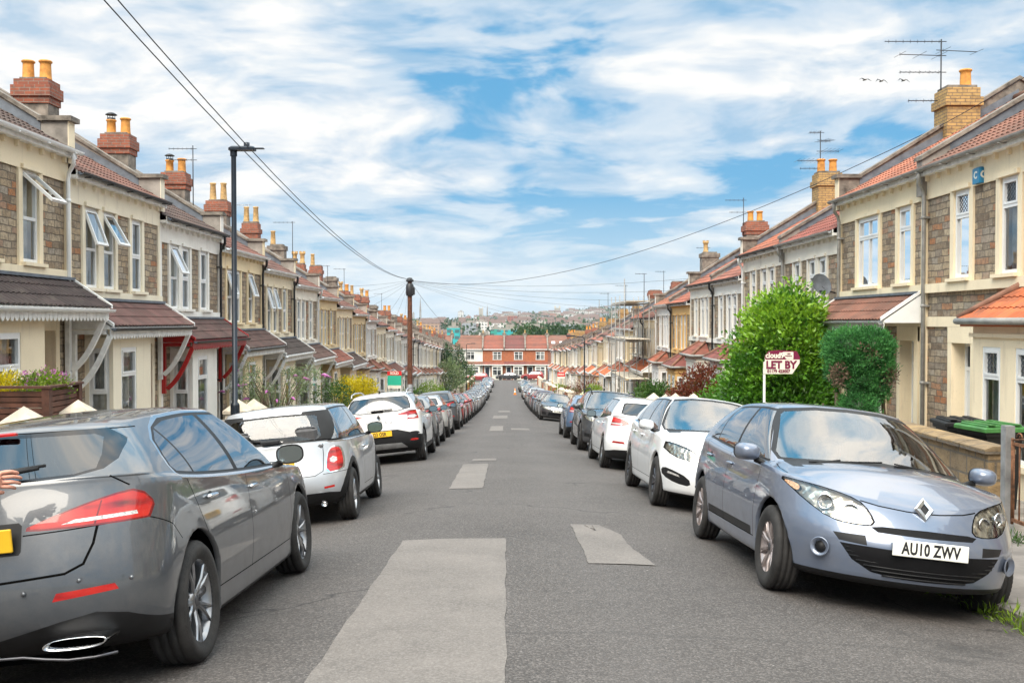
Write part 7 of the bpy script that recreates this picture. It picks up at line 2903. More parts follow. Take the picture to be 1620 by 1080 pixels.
# brown slatted planter on the left
t = thing('planter_fence', 'dark brown slatted timber planter filled with flowers at the left edge', 'planter', (-5.52, 12.85, P(12.85)))
b = MB()
def slatbox(b, x0, x1, y0, y1, z0, z1, n):
    h = (z1 - z0) / n
    for i in range(n):
        b.box(x0, x1, y0, y1, z0 + i * h + .006, z0 + (i + 1) * h - .006)
slatbox(b, -.02, .02, -.85, 0, 1.02, 1.50, 7)
slatbox(b, -1.4, -.03, -.87, -.83, 1.02, 1.50, 7)
slatbox(b, -1.4, -.03, -.02, .02, 1.02, 1.50, 7)
for (x_, y_) in ((0, 0), (0, -.85), (-1.4, -.85), (-1.4, 0)):
    b.box(x_ - .045, x_ + .045, y_ - .045, y_ + .045, -.3, 1.53)
b.box(-1.45, .05, -.90, .05, 1.50, 1.53) if False else None
for (x0, x1, y0, y1) in ((-1.46, .06, -.91, -.80), (-1.46, .06, -.03, .06), (-.05, .06, -.795, -.035)):
    b.box(x0, x1, y0, y1, 1.532, 1.56)
for i in range(12):
    b.box(-1.4 + i * .12, -1.31 + i * .12, -.865, -.845, -.2, .98)
link('slats', b.mesh('slats', [MAT['fence_brown']]), t)
b = MB()
b.box(-1.38, -.03, -.82, -.03, 1.35, 1.46)
link('compost', b.mesh('compost', [MAT['soil']]), t)
for i, (cx_, cy_, mt_, lab) in enumerate(((-.25, -.4, 'leaf_lime', 'lime green and pink flowers at the right end of the planter'), (-.75, -.45, 'leaf_yellow', 'yellow leaved plants in the middle of the planter'), (-1.2, -.45, 'leaf_lime', 'tall pale daisies at the left end of the planter'))):
    f = thing('planter_flowers', lab, 'flowers', (-5.52 + cx_, 12.85 + cy_, P(12.85) + 1.45))
    link('foliage', foliage('foliage', mt_, [(0, 0, .08, .30, .34, .17 + .06 * (i == 2))], 2200, .045, .018, 80 + i, .8, .2), f)
    link('petals', foliage('petals', 'petal_white' if i else 'petal', [(0, 0, .16, .28, .33, .14 + .06 * (i == 2))], 220, .028, .025, 90 + i, .9, .6), f)
# grass and weeds at the foot of the kerb
w = link('grass_weeds', foliage('grass_weeds', 'leaf_lime', [(0, dy, 0.02, .08, .22, .07) for dy in (-.5, -.2, .1, .4, .8)], 900, .09, .012, 95, 1.2, .1), None, (KX - .03, 7.3, P(7.3) + camber(KX)))
tag(w, kind='stuff')
w2 = link('grass_weeds', foliage('grass_weeds', 'leaf_mid', [(0, dy, 0.02, .05, .12, .05) for dy in (0, .8, 2.1, 3.3)], 400, .07, .012, 96, 1.2, .1), None, (5.18, 10.0, gz(5, 10.0) + .02))
tag(w2, kind='stuff')

# ================================================================== street furniture
t = thing('street_lamp', 'tall dark blue grey street lamp with flat head on the left pavement', 'street lamp', (-5.0, 18.4, gz(-5, 18.4)))
ztop = CAM_Z + (508 - 240) * 18.4 / FPX - gz(-5, 18.4)
b = MB()
b.lathe([(.085, -.1), (.085, 1.3), (.075, 1.34), (.050, 1.36), (.046, ztop)], 16)
link('column', b.mesh('column', [MAT['lamp_blue']]), t)
b = MB()
b.bbox(-.08, .40, -.10, .10, ztop, ztop + .075, .03)
b.bbox(.36, .56, -.05, .05, ztop + .03, ztop + .05, .008)
b.lathe([(.055, 0), (.055, .07), (.001, .085)], 12, c=(.24, 0, ztop + .075))
b.lathe([(.065, -.10), (.065, 0)], 12, c=(0, 0, ztop))
link('lamp_head', b.mesh('lamp_head', [MAT['lamp_blue']]), t)


def hook_lamp(x, y, h, sg, label):
    t = thing('street_lamp', label, 'street lamp', (x, y, gz(x, y)))
    b = MB()
    b.lathe([(.08, 0), (.08, 1.2), (.045, 1.3), (.04, h - .3)], 10)
    b.tube([(0, 0, h - .3), (0, 0, h - .12), (sg * .15, 0, h), (sg * .75, 0, h + .04)], .035, 8)
    link('column', b.mesh('column', [MAT['dark_metal']]), t)
    b = MB()
    b.bbox(min(sg * .6, sg * 1.15), max(sg * .6, sg * 1.15), -.1, .1, h + .01, h + .10, .03)
    link('lamp_head', b.mesh('lamp_head', [MAT['lamp_blue']]), t)


hook_lamp(4.95, 62.5, 4.95, -1, 'hooked street lamp on the right pavement halfway down the street')
hook_lamp(-5.0, 127, 6.3, 1, 'hooked street lamp far down the left pavement near the conifers')

# telegraph pole
PY_ = 52.0
tp = thing('telegraph_pole', 'brown wooden telegraph pole with cable box on the left pavement', 'pole', (-5.0, PY_, gz(-5, PY_)))
ph_ = 3.66 - gz(-5, PY_)
b = MB()
b.lathe([(.15, -.1), (.14, 2.0), (.115, ph_)], 14)
link('pole', b.mesh('pole', [MAT['pole_wood']]), tp)
b = MB()
b.lathe([(.152, .4), (.152, 1.9), (.145, 1.92)], 14)
link('metal_guard', b.mesh('metal_guard', [MAT['galv']]), tp)
b = MB()
b.lathe([(.19, ph_ - .9), (.21, ph_ - .75), (.20, ph_ - .35), (.13, ph_ - .25)], 12)
b.bbox(-.10, .26, -.16, .16, ph_ - .85, ph_ - .45, .03)
for a in range(8):
    b.lathe([(.03, 0), (.035, .05), (.02, .09), (.001, .1)], 8, c=(.17 * cos(a * .785), .17 * sin(a * .785), ph_ - .15))
b.lathe([(.17, ph_ - .18), (.19, ph_ - .14), (.12, ph_ + .03), (.001, ph_ + .05)], 12)
link('cable_box', b.mesh('cable_box', [MAT['black_plastic']]), tp)
for k in range(6):
    b = MB()
    b.tube([(-.14 if k % 2 else .14, 0, 2.6 + k * .42), (-.30 if k % 2 else .30, 0, 2.6 + k * .42)], .012, 6)
    link('step', b.mesh('step', [MAT['dark_metal']]), tp)


def wire(a, c, sag, r, label, group=None):
    a, c = Vector(a), Vector(c)
    pts = []
    for i in range(25):
        t_ = i / 24
        p = a.lerp(c, t_)
        p.z -= sag * 4 * t_ * (1 - t_)
        pts.append(p - a)
    b = MB()
    b.tube(pts, r, 5)
    o = link('overhead_wire', b.mesh('overhead_wire', [MAT['wire']]), None, a)
    return tag(o, label, 'wire', group)


PT = (-4.98, PY_, 3.62)
wire(PT, (-4.78, -6.0, 8.15), 1.67, .009, 'thick overhead cable from the pole to the top left, the lower of two')
wire((-4.93, PY_, 3.62), (-4.56, -6.0, 8.15), 1.67, .009, 'thick overhead cable from the pole to the top left, the upper of two')
wire((-4.9, PY_, 3.55), (9.85, 22.9, 5.85), 1.35, .009, 'long sagging cable crossing the street to the chimney beside the tiled roof')
wire((9.85, 22.9, 5.85), (11.0, 16.0, 7.1), .10, .008, 'short cable climbing from the yellow chimney past the orange roof')
for i, (yy, zz_) in enumerate(((32.4, 3.35), (37.0, 2.6), (41.6, 2.2), (46.3, 1.9), (60.2, 1.1), (69.5, .5))):
    wire((-4.9, PY_, 3.55 - .03 * i), (7.75, yy, P(yy) + EAVE - .15), .35, .005, 'thin telephone wire fanning from the pole to the right row', 'telephone wires to the right row')
for i, yy in enumerate((36.5, 41.0, 45.6, 50.4, 60.0, 66.0, 74.0)):
    wire((-5.05, PY_, 3.55 - .03 * i), (-7.75, yy, P(yy) + EAVE - .15), .12, .005, 'thin telephone wire fanning from the pole to the left row', 'telephone wires to the left row')
wire((-5.0, PY_, 3.55), (-5.0, 120.0, P(120) + 7.2), .8, .010, 'cable running down the street from the telegraph pole')


# estate agents' boards
def board(x, y, zc_, label, panels, texts, w, h, post, shape=None):
    zg = gz(x, y)
    t = thing('estate_board', label, 'sign', (x, y, zg))
    b = MB()
    b.box(post - .02, post + .02, -.02, .02, -.2, zc_ - zg - h / 2 + .12)
    link('post', b.mesh('post', [MAT['wood_white']]), t)
    b = MB()
    for (poly, mt_) in panels:
        pass
    ms = []
    for k, (poly, mt_) in enumerate(panels):
        b.prism([(a, zc_ - zg + c) for a, c in poly], 'y', -.032 - .002 * k, -.024, len(ms))
        ms.append(MAT[mt_])
    pn = link('board_panel', b.mesh('board_panel', ms), t)
    for (tx, sz, mt_, px_, pz_, wd) in texts:
        o = link('lettering', text_mesh(tx, sz, MAT[mt_], .001, wd, .004 * sz / .1), pn, (px_, -.032 - .002 * len(panels) - .002, zc_ - zg + pz_), (pi / 2, 0, 0))
    return t


full = [(-.37, -.24), (.22, -.24), (.37, -.02), (.37, .10), (.30, .22), (-.10, .24), (-.26, .22), (-.34, .12), (-.34, .02), (-.37, .0)]
top_ = [(-.33, .055), (.375, .055), (.375, .10), (.31, .225), (-.10, .247), (-.27, .225), (-.345, .12)]
board(5.63, 20.3, .60, 'maroon and cream LET BY estate agent board in front of the laurel bush', [(full, 'sign_cream'), (top_, 'sign_maroon'), ([(.10, .06), (.24, .06), (.24, .21), (.03, .21), (.03, .15)], 'sign_cream')],
      [('cloud9', .155, 'sign_cream', -.14, .135, .9), ('LET BY', .215, 'sign_maroon', -.01, -.06, .95), ('01179 423007', .085, 'sign_maroon', -.06, -.185, .95), ('LIKE', .04, 'sign_maroon', .14, .17, 1), ('FINDING', .035, 'sign_maroon', .14, .125, 1)], .74, .48, -.345)
board(-5.25, 47.0, -1.34, 'teal green SOLD estate agent board with red top on the left', [([(-.32, -.40), (.32, -.40), (.32, .22), (-.32, .22)], 'sign_green'), ([(-.34, .22), (.34, .22), (.34, .42), (-.34, .42)], 'sign_red'), ([(-.32, -.40), (.32, -.40), (.32, -.25), (-.32, -.25)], 'sign_cream')], [('SOLD', .17, 'sign_cream', 0, .32, .95)], .64, .8, .30)
board(5.25, 94.0, P(94) + 2.5, 'small red and white estate agent board far down the right pavement', [([(-.36, -.30), (.36, -.30), (.36, -.12), (-.36, -.12)], 'sign_cream'), ([(-.36, -.12), (.36, -.12), (.36, .30), (-.36, .30)], 'sign_red')], [('SOLD', .22, 'sign_cream', 0, .09, .95)], .7, .6, -.33)

# satellite dish, alarm box
t = thing('satellite_dish', 'dark grey satellite dish on the pale house above the laurel bush', 'satellite dish', (WX - .02, 23.15, CAM_Z + (508 - 455) * 23.2 / FPX))
b = MB()
k = 20
vs, fs = [(0, 0, 0)], []
for j in range(1, 6):
    r = .26 * j / 5
    for i in range(k):
        a = 2 * pi * i / k
        vs.append((r * cos(a) * 1.05, r * sin(a), .9 * r * r))
for j in range(5):
    for i in range(k):
        if j == 0: fs.append((0, 1 + i, 1 + (i + 1) % k))
        else: fs.append((1 + (j - 1) * k + i, 1 + j * k + i, 1 + j * k + (i + 1) % k, 1 + (j - 1) * k + (i + 1) % k))
b.add(vs, fs, 0, True)
d_ = link('dish', b.mesh('dish', [MAT['lead']]), t, (-.36, 0, .06))
d_.rotation_euler = (radians(72), 0, radians(22))
b = MB()
b.tube([(0, 0, -.12), (-.2, 0, -.08), (-.36, .02, .05)], .018, 6)
b.tube([(-.36, 0, -.15), (-.44, -.28, -.10)], .010, 5)
b.bbox(-.47, -.41, -.36, -.26, -.13, -.07, .01)
link('dish_arm', b.mesh('dish_arm', [MAT['dark_metal']]), t)
xa, ya = 7.70, 7.7 * 1575 / (1554 - 800)
t = thing('alarm_box', 'small blue burglar alarm box under the eaves at the right edge', 'alarm box', (xa - .04, ya, CAM_Z + (508 - 278) * ya / FPX))
b = MB()
b.bbox(-.07, .03, -.13, .13, -.13, .13, .02)
link('cover', b.mesh('cover', [MAT['alarm_blue']]), t)
link('lettering', text_mesh('C', .16, MAT['plate_white'], .002, 1, .006), t, (.0, -.133, 0), (pi / 2, 0, 0))
link('lettering', text_mesh('C', .16, MAT['plate_white'], .002, 1, .006), t, (-.073, 0, 0), (pi / 2, 0, -pi / 2))


# ---------------------------------------------------------------- aerials on the chimneys
def aerial(x, y, z, h, arms, label, mt='dark_metal', group=None):
    t = thing('tv_aerial', label, 'aerial', (x, y, z), group=group)
    b = MB()
    b.tube([(0, 0, -.9), (0, 0, h)], .016, 6)
    link('mast', b.mesh('mast', [MAT[mt]]), t)
    for (zz, L, ang, n, el) in arms:
        b = MB()
        d = Vector((cos(ang), sin(ang), 0))
        q = Vector((-sin(ang), cos(ang), 0))
        up = Vector((0, 0, 1))
        b.tube([Vector((0, 0, zz)) - d * .12, Vector((0, 0, zz)) + d * L], .010, 5)
        for i in range(n):
            c = Vector((0, 0, zz)) + d * (.05 + (L - .06) * i / max(1, n - 1))
            e = el * (1 - .35 * i / n)
            b.tube([c - q * e, c + q * e], .005, 4)
            if i % 2 == 0: b.tube([c - up * .04, c + up * .04], .005, 4)
        link('antenna', b.mesh('antenna', [MAT[mt]]), t)
    return t


def px_at(px, py, x=None, y=None):
    """point on the plane x=... or at distance y seen at photo pixel (px, py)"""
    if y is None: y = x * FPX / (px - 800)
    return ((px - 800) * y / FPX, y, CAM_Z - (py - 508) * y / FPX)


p = px_at(1487, 150, y=22.9)
aerial(p[0], p[1], p[2] - .3, 1.55, [(1.50, 1.3, pi, 16, .05), (1.30, .9, 0.15, 2, .3), (1.18, 1.0, pi + .1, 3, .35), (.80, .95, pi, 9, .10), (.15, .75, pi, 9, .09)], 'tall mast carrying four television aerials on the yellow brick chimney')
p = px_at(1297, 262, y=32.1)
aerial(p[0], p[1], p[2] - .2, 1.3, [(.35, .75, pi, 6, .5), (.65, .6, 0, 5, .6), (1.0, .4, .4, 5, .35), (1.25, .35, pi, 5, .3), (.1, .65, pi, 9, .1)], 'tangled grid aerial on the second yellow brick chimney')
p = px_at(1176, 338, y=41.4)
aerial(p[0], p[1], p[2] - .2, .85, [(.75, .75, pi, 9, .12), (.25, .6, pi, 6, .09)], 'twin armed aerial on the red topped right chimney')
p = px_at(1120, 400, y=50.6)
aerial(p[0], p[1], p[2] - .2, .5, [(.45, .6, pi, 8, .1)], 'single aerial beside the white pot on the right row')
p = px_at(1050, 452, y=59.8)
aerial(p[0], p[1], p[2] - .2, 1.1, [(1.05, .5, pi, 7, .1)], 'tall thin aerial on the squat brick chimney, right row')
p = px_at(1019, 440, y=46)
aerial(p[0], p[1], p[2] - .2, .4, [(.4, .4, pi, 5, .1)], 'small aerial on a distant right hand chimney')
p = px_at(308, 285, y=31.2)
aerial(p[0], p[1], p[2] - .2, 1.25, [(1.15, .75, pi, 11, .07), (.80, .75, pi, 11, .07)], 'two armed aerial on the third left chimney')
p = px_at(395, 350, y=41)
aerial(p[0], p[1], p[2] - .2, .9, [(.85, .6, pi, 8, .1)], 'white aerial behind the lamp post, left row', 'galv')
p = px_at(464, 385, y=46)
aerial(p[0], p[1], p[2] - .2, 1.2, [(1.15, .9, pi, 10, .1)], 'long armed aerial on the left row beyond the lamp post')
p = px_at(519, 432, y=56)
aerial(p[0], p[1], p[2] - .2, .6, [(.6, .6, pi, 6, .1)], 'small aerial left of the crown topped pots')
for i, (a, c_, y_) in enumerate(((583, 470, 76), (604, 475, 85), (545, 440, 62))):
    p = px_at(a, c_, y=y_)
    aerial(p[0], p[1], p[2] - .3, .9, [(.85, .7, pi + .3 * i, 6, .12)], 'small distant aerial on the left roofs', group='distant aerials on the left roofs')
for i, (a, c_, y_) in enumerate(((990, 470, 56), (962, 480, 66))):
    p = px_at(a, c_, y=y_)
    aerial(p[0], p[1], p[2] - .3, 1.0, [(.95, .6, pi + .3 * i, 6, .12)], 'small distant aerial on the right roofs', group='distant aerials on the right roofs')

# gulls
for i, (a, c_, fl_a) in enumerate(((1367, 128, .1), (1393, 130, .5), (1428, 129, .35))):
    p = px_at(a, c_, y=60)
    t = tag(link('gull', None, None, p, (0, 0, .4)), ['left one of three small gulls flying in the sky', 'middle one of three small gulls flying in the sky', 'right one of three small gulls flying in the sky'][i], 'bird', 'gulls flying in the sky')
    b = MB()
    b.tube([(-.06, -.20, 0), (0, -.08, .01), (0, .10, .01), (0, .20, 0)], [.01, .045, .04, .012], 8)
    link('bird_body', b.mesh('bird_body', [MAT['coping']]), t)
    for sg in (-1, 1):
        b = MB()
        pr = [(0, .07), (sg * .22, .10), (sg * .48, -.02), (sg * .24, -.03), (0, -.06)]
        zz = [0, .10 * (1 + fl_a), -.02 - fl_a * .12, .08, 0]
        vs = [(q[0], q[1], z_) for q, z_ in zip(pr, zz)] + [(q[0], q[1], z_ + .012) for q, z_ in zip(pr, zz)]
        b.add(vs, [(0, 1, 4), (1, 3, 4), (1, 2, 3), (5, 9, 6), (6, 9, 8), (6, 8, 7)] + [(k, (k + 1) % 5, (k + 1) % 5 + 5, k + 5) for k in range(5)])
        link('wing', b.mesh('wing', [MAT['dark_metal']]), t)

# scaffolding on the right
sy0, sy1 = R0 - HW + 8 * HW - .3, R0 - HW + 9 * HW + 1.2
t = thing('scaffolding', 'galvanised tube scaffolding with board platforms against the right row', 'scaffolding', (6.0, sy0, P(sy0)))
H_ = 6.3
for k in range(4):
    for x_ in (0, 1.25):
        b = MB()
        y_ = (sy1 - sy0) * k / 3
        b.tube([(x_, y_, -.9), (x_, y_, H_ + (.8 if x_ == 0 and k == 0 else 0))], .026, 6)
        link('standard', b.mesh('standard', [MAT['gutter_grey']]), t)
for zz in (2.0, 4.0, 5.9):
    for x_ in (0, 1.25):
        b = MB()
        b.tube([(x_, -.5, zz), (x_, sy1 - sy0 + .4, zz)], .022, 6)
        link('ledger', b.mesh('ledger', [MAT['gutter_grey']]), t)
    for k in range(4):
        b = MB()
        b.tube([(-.2, (sy1 - sy0) * k / 3 + .06, zz - .06), (1.35, (sy1 - sy0) * k / 3 + .06, zz - .06)], .022, 6)
        link('transom', b.mesh('transom', [MAT['gutter_grey']]), t)
for zz in (2.05, 4.05, 5.95):
    for j in range(5):
        b = MB()
        b.box(.05 + j * .235, .27 + j * .235, -.4, sy1 - sy0 + .3, zz, zz + .04)
        link('scaffold_board', b.mesh('scaffold_board', [MAT['cream_stone']]), t)
b = MB()
for j in range(12):
    b.tube([(.3, .5, 2.1 + j * .3), (.7, .5, 2.1 + j * .3)], .015, 5)
b.tube([(.3, .5, 1.9), (.3, .5, 5.9)], .02, 5)
b.tube([(.7, .5, 1.9), (.7, .5, 5.9)], .02, 5)
link('ladder', b.mesh('ladder', [MAT['gutter_grey']]), t)

# traffic cone, dark cabinet near the end on the right
t = thing('traffic_cone', 'small orange traffic cone far down the street beside the right parked cars', 'cone', (1.1, 118, P(118)))
b = MB()
b.box(-.2, .2, -.2, .2, 0, .04)
b.lathe([(.15, .04), (.10, .35), (.045, .75), (.001, .76)], 14)
link('cone_body', b.mesh('cone_body', [MAT['lamp_orange']]), t)
b = MB()
b.lathe([(.118, .26), (.085, .46)], 14)
link('reflective_band', b.mesh('reflective_band', [MAT['plate_white']]), t)
t = thing('utility_cabinet', 'dark grey rounded recycling bank at the end of the right pavement', 'bin', (8.2, 168, P(168)))
b = MB()
b.bbox(-1.1, 1.1, -.9, .9, 0, 2.1, .15)
b.lathe([(1.2, 2.1), (.9, 2.5), (.001, 2.65)], 14)
link('cabinet_body', b.mesh('cabinet_body', [MAT['lead']]), t)


# ---------------------------------------------------------------- the hand on the rear wiper
def skin_body(name, verts, edges, radii, mt, sub=2):
    me = bpy.data.meshes.new(name)
    me.from_pydata(verts, edges, [])
    o = link(name, me)
    me.materials.append(mt)
    sk = o.modifiers.new('skin', 'SKIN')
    lay = me.skin_vertices[0].data
    for i, r in enumerate(radii):
        lay[i].radius = (r, r) if not isinstance(r, tuple) else r
    lay[0].use_root = True
    sb = o.modifiers.new('sub', 'SUBSURF')
    sb.levels = sb.render_levels = sub
    dg = bpy.context.evaluated_depsgraph_get()
    m2 = bpy.data.meshes.new_from_object(o.evaluated_get(dg))
    for p_ in m2.polygons: p_.use_smooth = True
    m2.materials.clear()
    m2.materials.append(mt)
    bpy.data.objects.remove(o)
    return m2


# finger tips near photo pixel (34,750) on the A pillar of glass; person stands off to the left
HP = Vector(px_at(36, 756, y=4.52))
pr = thing('person', 'person at the left edge reaching one bare hand to the grey hatchback rear wiper', 'person', (0, 0, 0))
foot = Vector((-3.05, 3.95, P(3.95) - .10))
V, E, R_ = [], [], []
def jn(p_, r, par=None):
    V.append(tuple(p_)); R_.append(r)
    if par is not None: E.append((par, len(V) - 1))
    return len(V) - 1
pel = jn(foot + Vector((0, 0, .95)), (.15, .12))
ch = jn(foot + Vector((.03, 0, 1.20)), (.15, .11), pel)
ch2 = jn(foot + Vector((.06, .02, 1.40)), (.155, .10), ch)
nk = jn(foot + Vector((.08, .03, 1.52)), .058, ch2)
for sg in (-1, 1):
    a = jn(foot + Vector((.0, sg * .10, .88)), .095, pel)
    k_ = jn(foot + Vector((.04, sg * .12, .48)), .062, a)
    an = jn(foot + Vector((0, sg * .12, .08)), .045, k_)
    jn(foot + Vector((.15, sg * .13, .05)), .045, an)
sh_ = jn(foot + Vector((.10, -.17, 1.42)), .060, ch2)
wr = HP + Vector((-.165, -.075, -.005))
el_ = jn(foot + Vector((.30, -.32, 1.20)), .045, sh_)
w1 = jn(wr + Vector((-.03, -.01, 0)), .032, el_)
sh2 = jn(foot + Vector((.06, .19, 1.40)), .058, ch2)
e2 = jn(foot + Vector((.05, .27, 1.12)), .043, sh2)
jn(foot + Vector((.12, .27, .88)), .03, e2)
link('clothing', skin_body('clothing', V, E, R_, MAT['cloth_navy']), pr)
V, E, R_ = [], [], []
hd = foot + Vector((.12, .03, 1.66))
n0 = jn(hd + Vector((-.03, 0, -.14)), .05)
n1 = jn(hd + Vector((.01, 0, -.05)), (.07, .075), n0)
n2 = jn(hd + Vector((.0, 0, .05)), (.085, .095), n1)
n3 = jn(hd + Vector((-.01, 0, .10)), (.06, .07), n2)
jn(hd + Vector((.10, 0, -.01)), .014, n1)
link('head', skin_body('head', V, E, R_, MAT['skin']), pr)
b = MB()
b.grid(lambda u, v: (hd.x - .02 + .10 * sin(v * pi * .55) * cos(u * 2 * pi), hd.y + .095 * sin(v * pi * .55) * sin(u * 2 * pi), hd.z + .06 + .10 * cos(v * pi * .55)), 20, 8)
link('hair', b.mesh('hair', [MAT['hair']]), pr)
# the hand: wrist, palm, four bent fingers and a thumb closing on the wiper
V, E, R_ = [], [], []
ax_ = Vector((.92, .38, .04)).normalized()          # direction of the fingers
sdv = Vector((0, 0, 1))
out_ = ax_.cross(sdv).normalized()
H0 = wr
w0 = jn(H0 - ax_ * .06, (.030, .024))
w1 = jn(H0, (.028, .022), w0)
pm = jn(H0 + ax_ * .045, (.040, .017), w1)
pk = jn(H0 + ax_ * .075, (.038, .015), pm)
lens_ = (.040, .046, .044, .034)
for i, off in enumerate((.032, .011, -.011, -.031)):
    base = H0 + ax_ * (.098 - abs(i - 1.2) * .004) + sdv * off
    a0 = jn(base, .0105, pk)
    d1 = (ax_ * .95 + out_ * .15 + sdv * (off * 2)).normalized()
    p1 = base + d1 * lens_[i]
    a1 = jn(p1, .0095, a0)
    d2 = (ax_ * .75 - out_ * .45 - sdv * .28).normalized()
    p2 = p1 + d2 * lens_[i] * .68
    a2 = jn(p2, .0085, a1)
    d3 = (ax_ * .30 - out_ * .75 - sdv * .35).normalized()
    jn(p2 + d3 * .020, .0072, a2)
t0 = jn(H0 + ax_ * .030 - sdv * .034, .0135, pm)
t1 = jn(H0 + ax_ * .070 - sdv * .058 - out_ * .012, .0115, t0)
jn(H0 + ax_ * .108 - sdv * .060 - out_ * .020, .0095, t1)
link('hand', skin_body('hand', V, E, R_, MAT['skin']), pr)


# ================================================================== the end terrace and the city beyond
EY = 195.0


def end_house(x0, w, wallm, roofc, label, gap=0, hip=False, winc=.62):
    z0 = P(EY)
    t = thing('end_terrace_house', label, 'house', (x0, EY, z0))
    b = MB()
    E_ = 5.75
    b.box(0, w, 0, 8, -4, E_, 0)
    link('wall', b.mesh('wall', [MAT[wallm]]), t, color=(.72, .70, .66))
    b = MB()
    b.add([(0, -.35, E_ - .02), (w, -.35, E_ - .02), (w, 4.1, E_ + 2.65), (1.8 if hip else 0, 4.1, E_ + 2.65), (0, 8.2, E_), (w, 8.2, E_)], [(0, 1, 2, 3), (3, 2, 5, 4), (0, 3, 4)])
    link('roof', b.mesh('roof', [MAT['tile']]), t, color=roofc)
    b = MB()
    b.add([(w - .15, -.4, E_ - .1), (w - .15, -.4, E_ + .35), (w - .15, 4.1, E_ + 3.0), (w - .15, 4.1, E_ + 2), (w + .13, -.4, E_ - .1), (w + .13, -.4, E_ + .35), (w + .13, 4.1, E_ + 3.0), (w + .13, 4.1, E_ + 2)],
          [(0, 1, 2, 3), (7, 6, 5, 4), (0, 4, 5, 1), (1, 5, 6, 2)])
    link('party_parapet', b.mesh('party_parapet', [MAT['coping']]), t)
    b = MB()
    b.box(w - .4, w + .4, 3.6, 4.4, E_ + 2.0, E_ + 3.1)
    ch = link('chimney', b.mesh('chimney', [MAT['coping']]), t)
    link('chimney_pot', pot_mesh(3), ch, (w, 3.9, E_ + 3.1))
    b = MB()
    b.box(-.02, w + .02, -.36, -.24, E_ - .16, E_ - .02)
    b.box(0, w, -.06, -.004, E_ - .9, E_ - .75) if False else None
    link('gutter', b.mesh('gutter', [MAT['pvc_white']]), t)
    # canopy band
    b = MB()
    b.add([(0, -.9, 2.75), (w, -.9, 2.75), (w, -.01, 3.3), (0, -.01, 3.3)], [(0, 1, 2, 3)])
    link('canopy', b.mesh('canopy', [MAT['tile']]), t, color=roofc)
    b = MB()
    b.box(0, w, -.93, -.85, 2.60, 2.76)
    link('fascia', b.mesh('fascia', [MAT['pvc_white']]), t)
    def win(x, z, ww, hh, yy):
        b = MB()
        for k in range(2):
            xa = x + k * ww / 2
            b.box(xa, xa + .10, yy - .06, yy, z, z + hh)
        b.box(x + ww - .1, x + ww, yy - .06, yy, z, z + hh)
        for zz in (z - .12, z + hh * .62, z + hh - .08):
            b.box(x - .08, x + ww + .08, yy - .07, yy - .002, zz, zz + .10)
        o = link('window', b.mesh('window', [MAT['pvc_white']]), t)
        b = MB()
        b.box(x, x + ww, yy - .03, yy - .004, z, z + hh)
        link('pane', b.mesh('pane', [MAT['pane_far']]), o)
    win(w * .47, 3.75, 1.65, 1.45, 0)
    b = MB()
    b.box(w * .42, w * .92, -.7, 0, -1, 2.55)
    bb_ = link('bay', b.mesh('bay', [MAT['render']]), t, color=(.70, .66, .58))
    win(w * .45, .7, w * .42, 1.6, -.7)
    b = MB()
    b.box(w * .12, w * .30, -.04, -.002, -.2, 2.2)
    link('door', b.mesh('door', [MAT['door_dark']]), t)
    b = MB()
    b.box(w * .07, w * .12, -.06, -.002, -.2, 2.4)
    b.box(w * .30, w * .35, -.06, -.002, -.2, 2.4)
    b.box(w * .07, w * .35, -.07, -.002, 2.2, 2.4)
    link('door_frame', b.mesh('door_frame', [MAT['pvc_white']]), t)
    return t


RT = (.22, .065, .04)
end_house(-10.6, 6.1, 'render', (.20, .085, .055), 'white rendered end terrace house facing up the street, leftmost', hip=True)
end_house(-4.48, 4.2, 'brick_orange', RT, 'bright red brick house at the street end between the white and dull brick ones')
end_house(-.26, 4.1, 'brick_orange', (.15, .045, .038), 'red brick house with darkest roof in the middle of the end terrace')
end_house(3.86, 4.4, 'brick_orange', RT, 'orange brick house at the street end behind the bright red car')
end_house(8.28, 4.4, 'brick_red', (.18, .08, .055), 'dull brick house with roof windows, rightmost of the end terrace')
end_house(12.7, 4.4, 'brick_red', (.18, .08, .055), 'brick house of the end terrace hidden mostly by the right row')
end_house(-16.5, 5.8, 'brick_red', (.18, .08, .055), 'brick house of the end terrace hidden mostly by the left row')
for k, x_ in enumerate((9.4, 11.0)):
    b = MB()
    b.box(-.35, .35, -.4, .4, 0, .06)
    o = link('roof_window', b.mesh('roof_window', [MAT['pvc_white']]), bpy.data.objects.get('end_terrace_house.004'), (x_ - 8.28, 1.6, 5.75 + 1.2), (radians(31), 0, 0))


def m_facade(T):
    oi = T.n('ShaderNodeObjectInfo')
    v = T.n('ShaderNodeTexCoord').outputs['Object']
    s = T.n('ShaderNodeSeparateXYZ', {0: v})
    h = T.math('ADD', s.outputs[0], s.outputs[1])
    fx = T.math('FRACT', T.math('DIVIDE', h, 4.0))
    fz = T.math('FRACT', T.math('DIVIDE', s.outputs[2], 3.4))
    wx = T.math('LESS_THAN', T.math('ABSOLUTE', T.math('SUBTRACT', fx, .5)), .28)
    wz = T.math('LESS_THAN', T.math('ABSOLUTE', T.math('SUBTRACT', fz, .5)), .26)
    nz = T.n('ShaderNodeNewGeometry')
    side = T.math('LESS_THAN', T.math('ABSOLUTE', T.n('ShaderNodeSeparateXYZ', {0: nz.outputs['Normal']}).outputs[2]), .4)
    m = T.math('MULTIPLY', T.math('MULTIPLY', wx, wz), side)
    c = T.mix(T.math('MULTIPLY', m, .8), oi.outputs['Color'], (.05, .06, .07, 1))
    return pbr(T, c, .7)


mat('facade', m_facade)


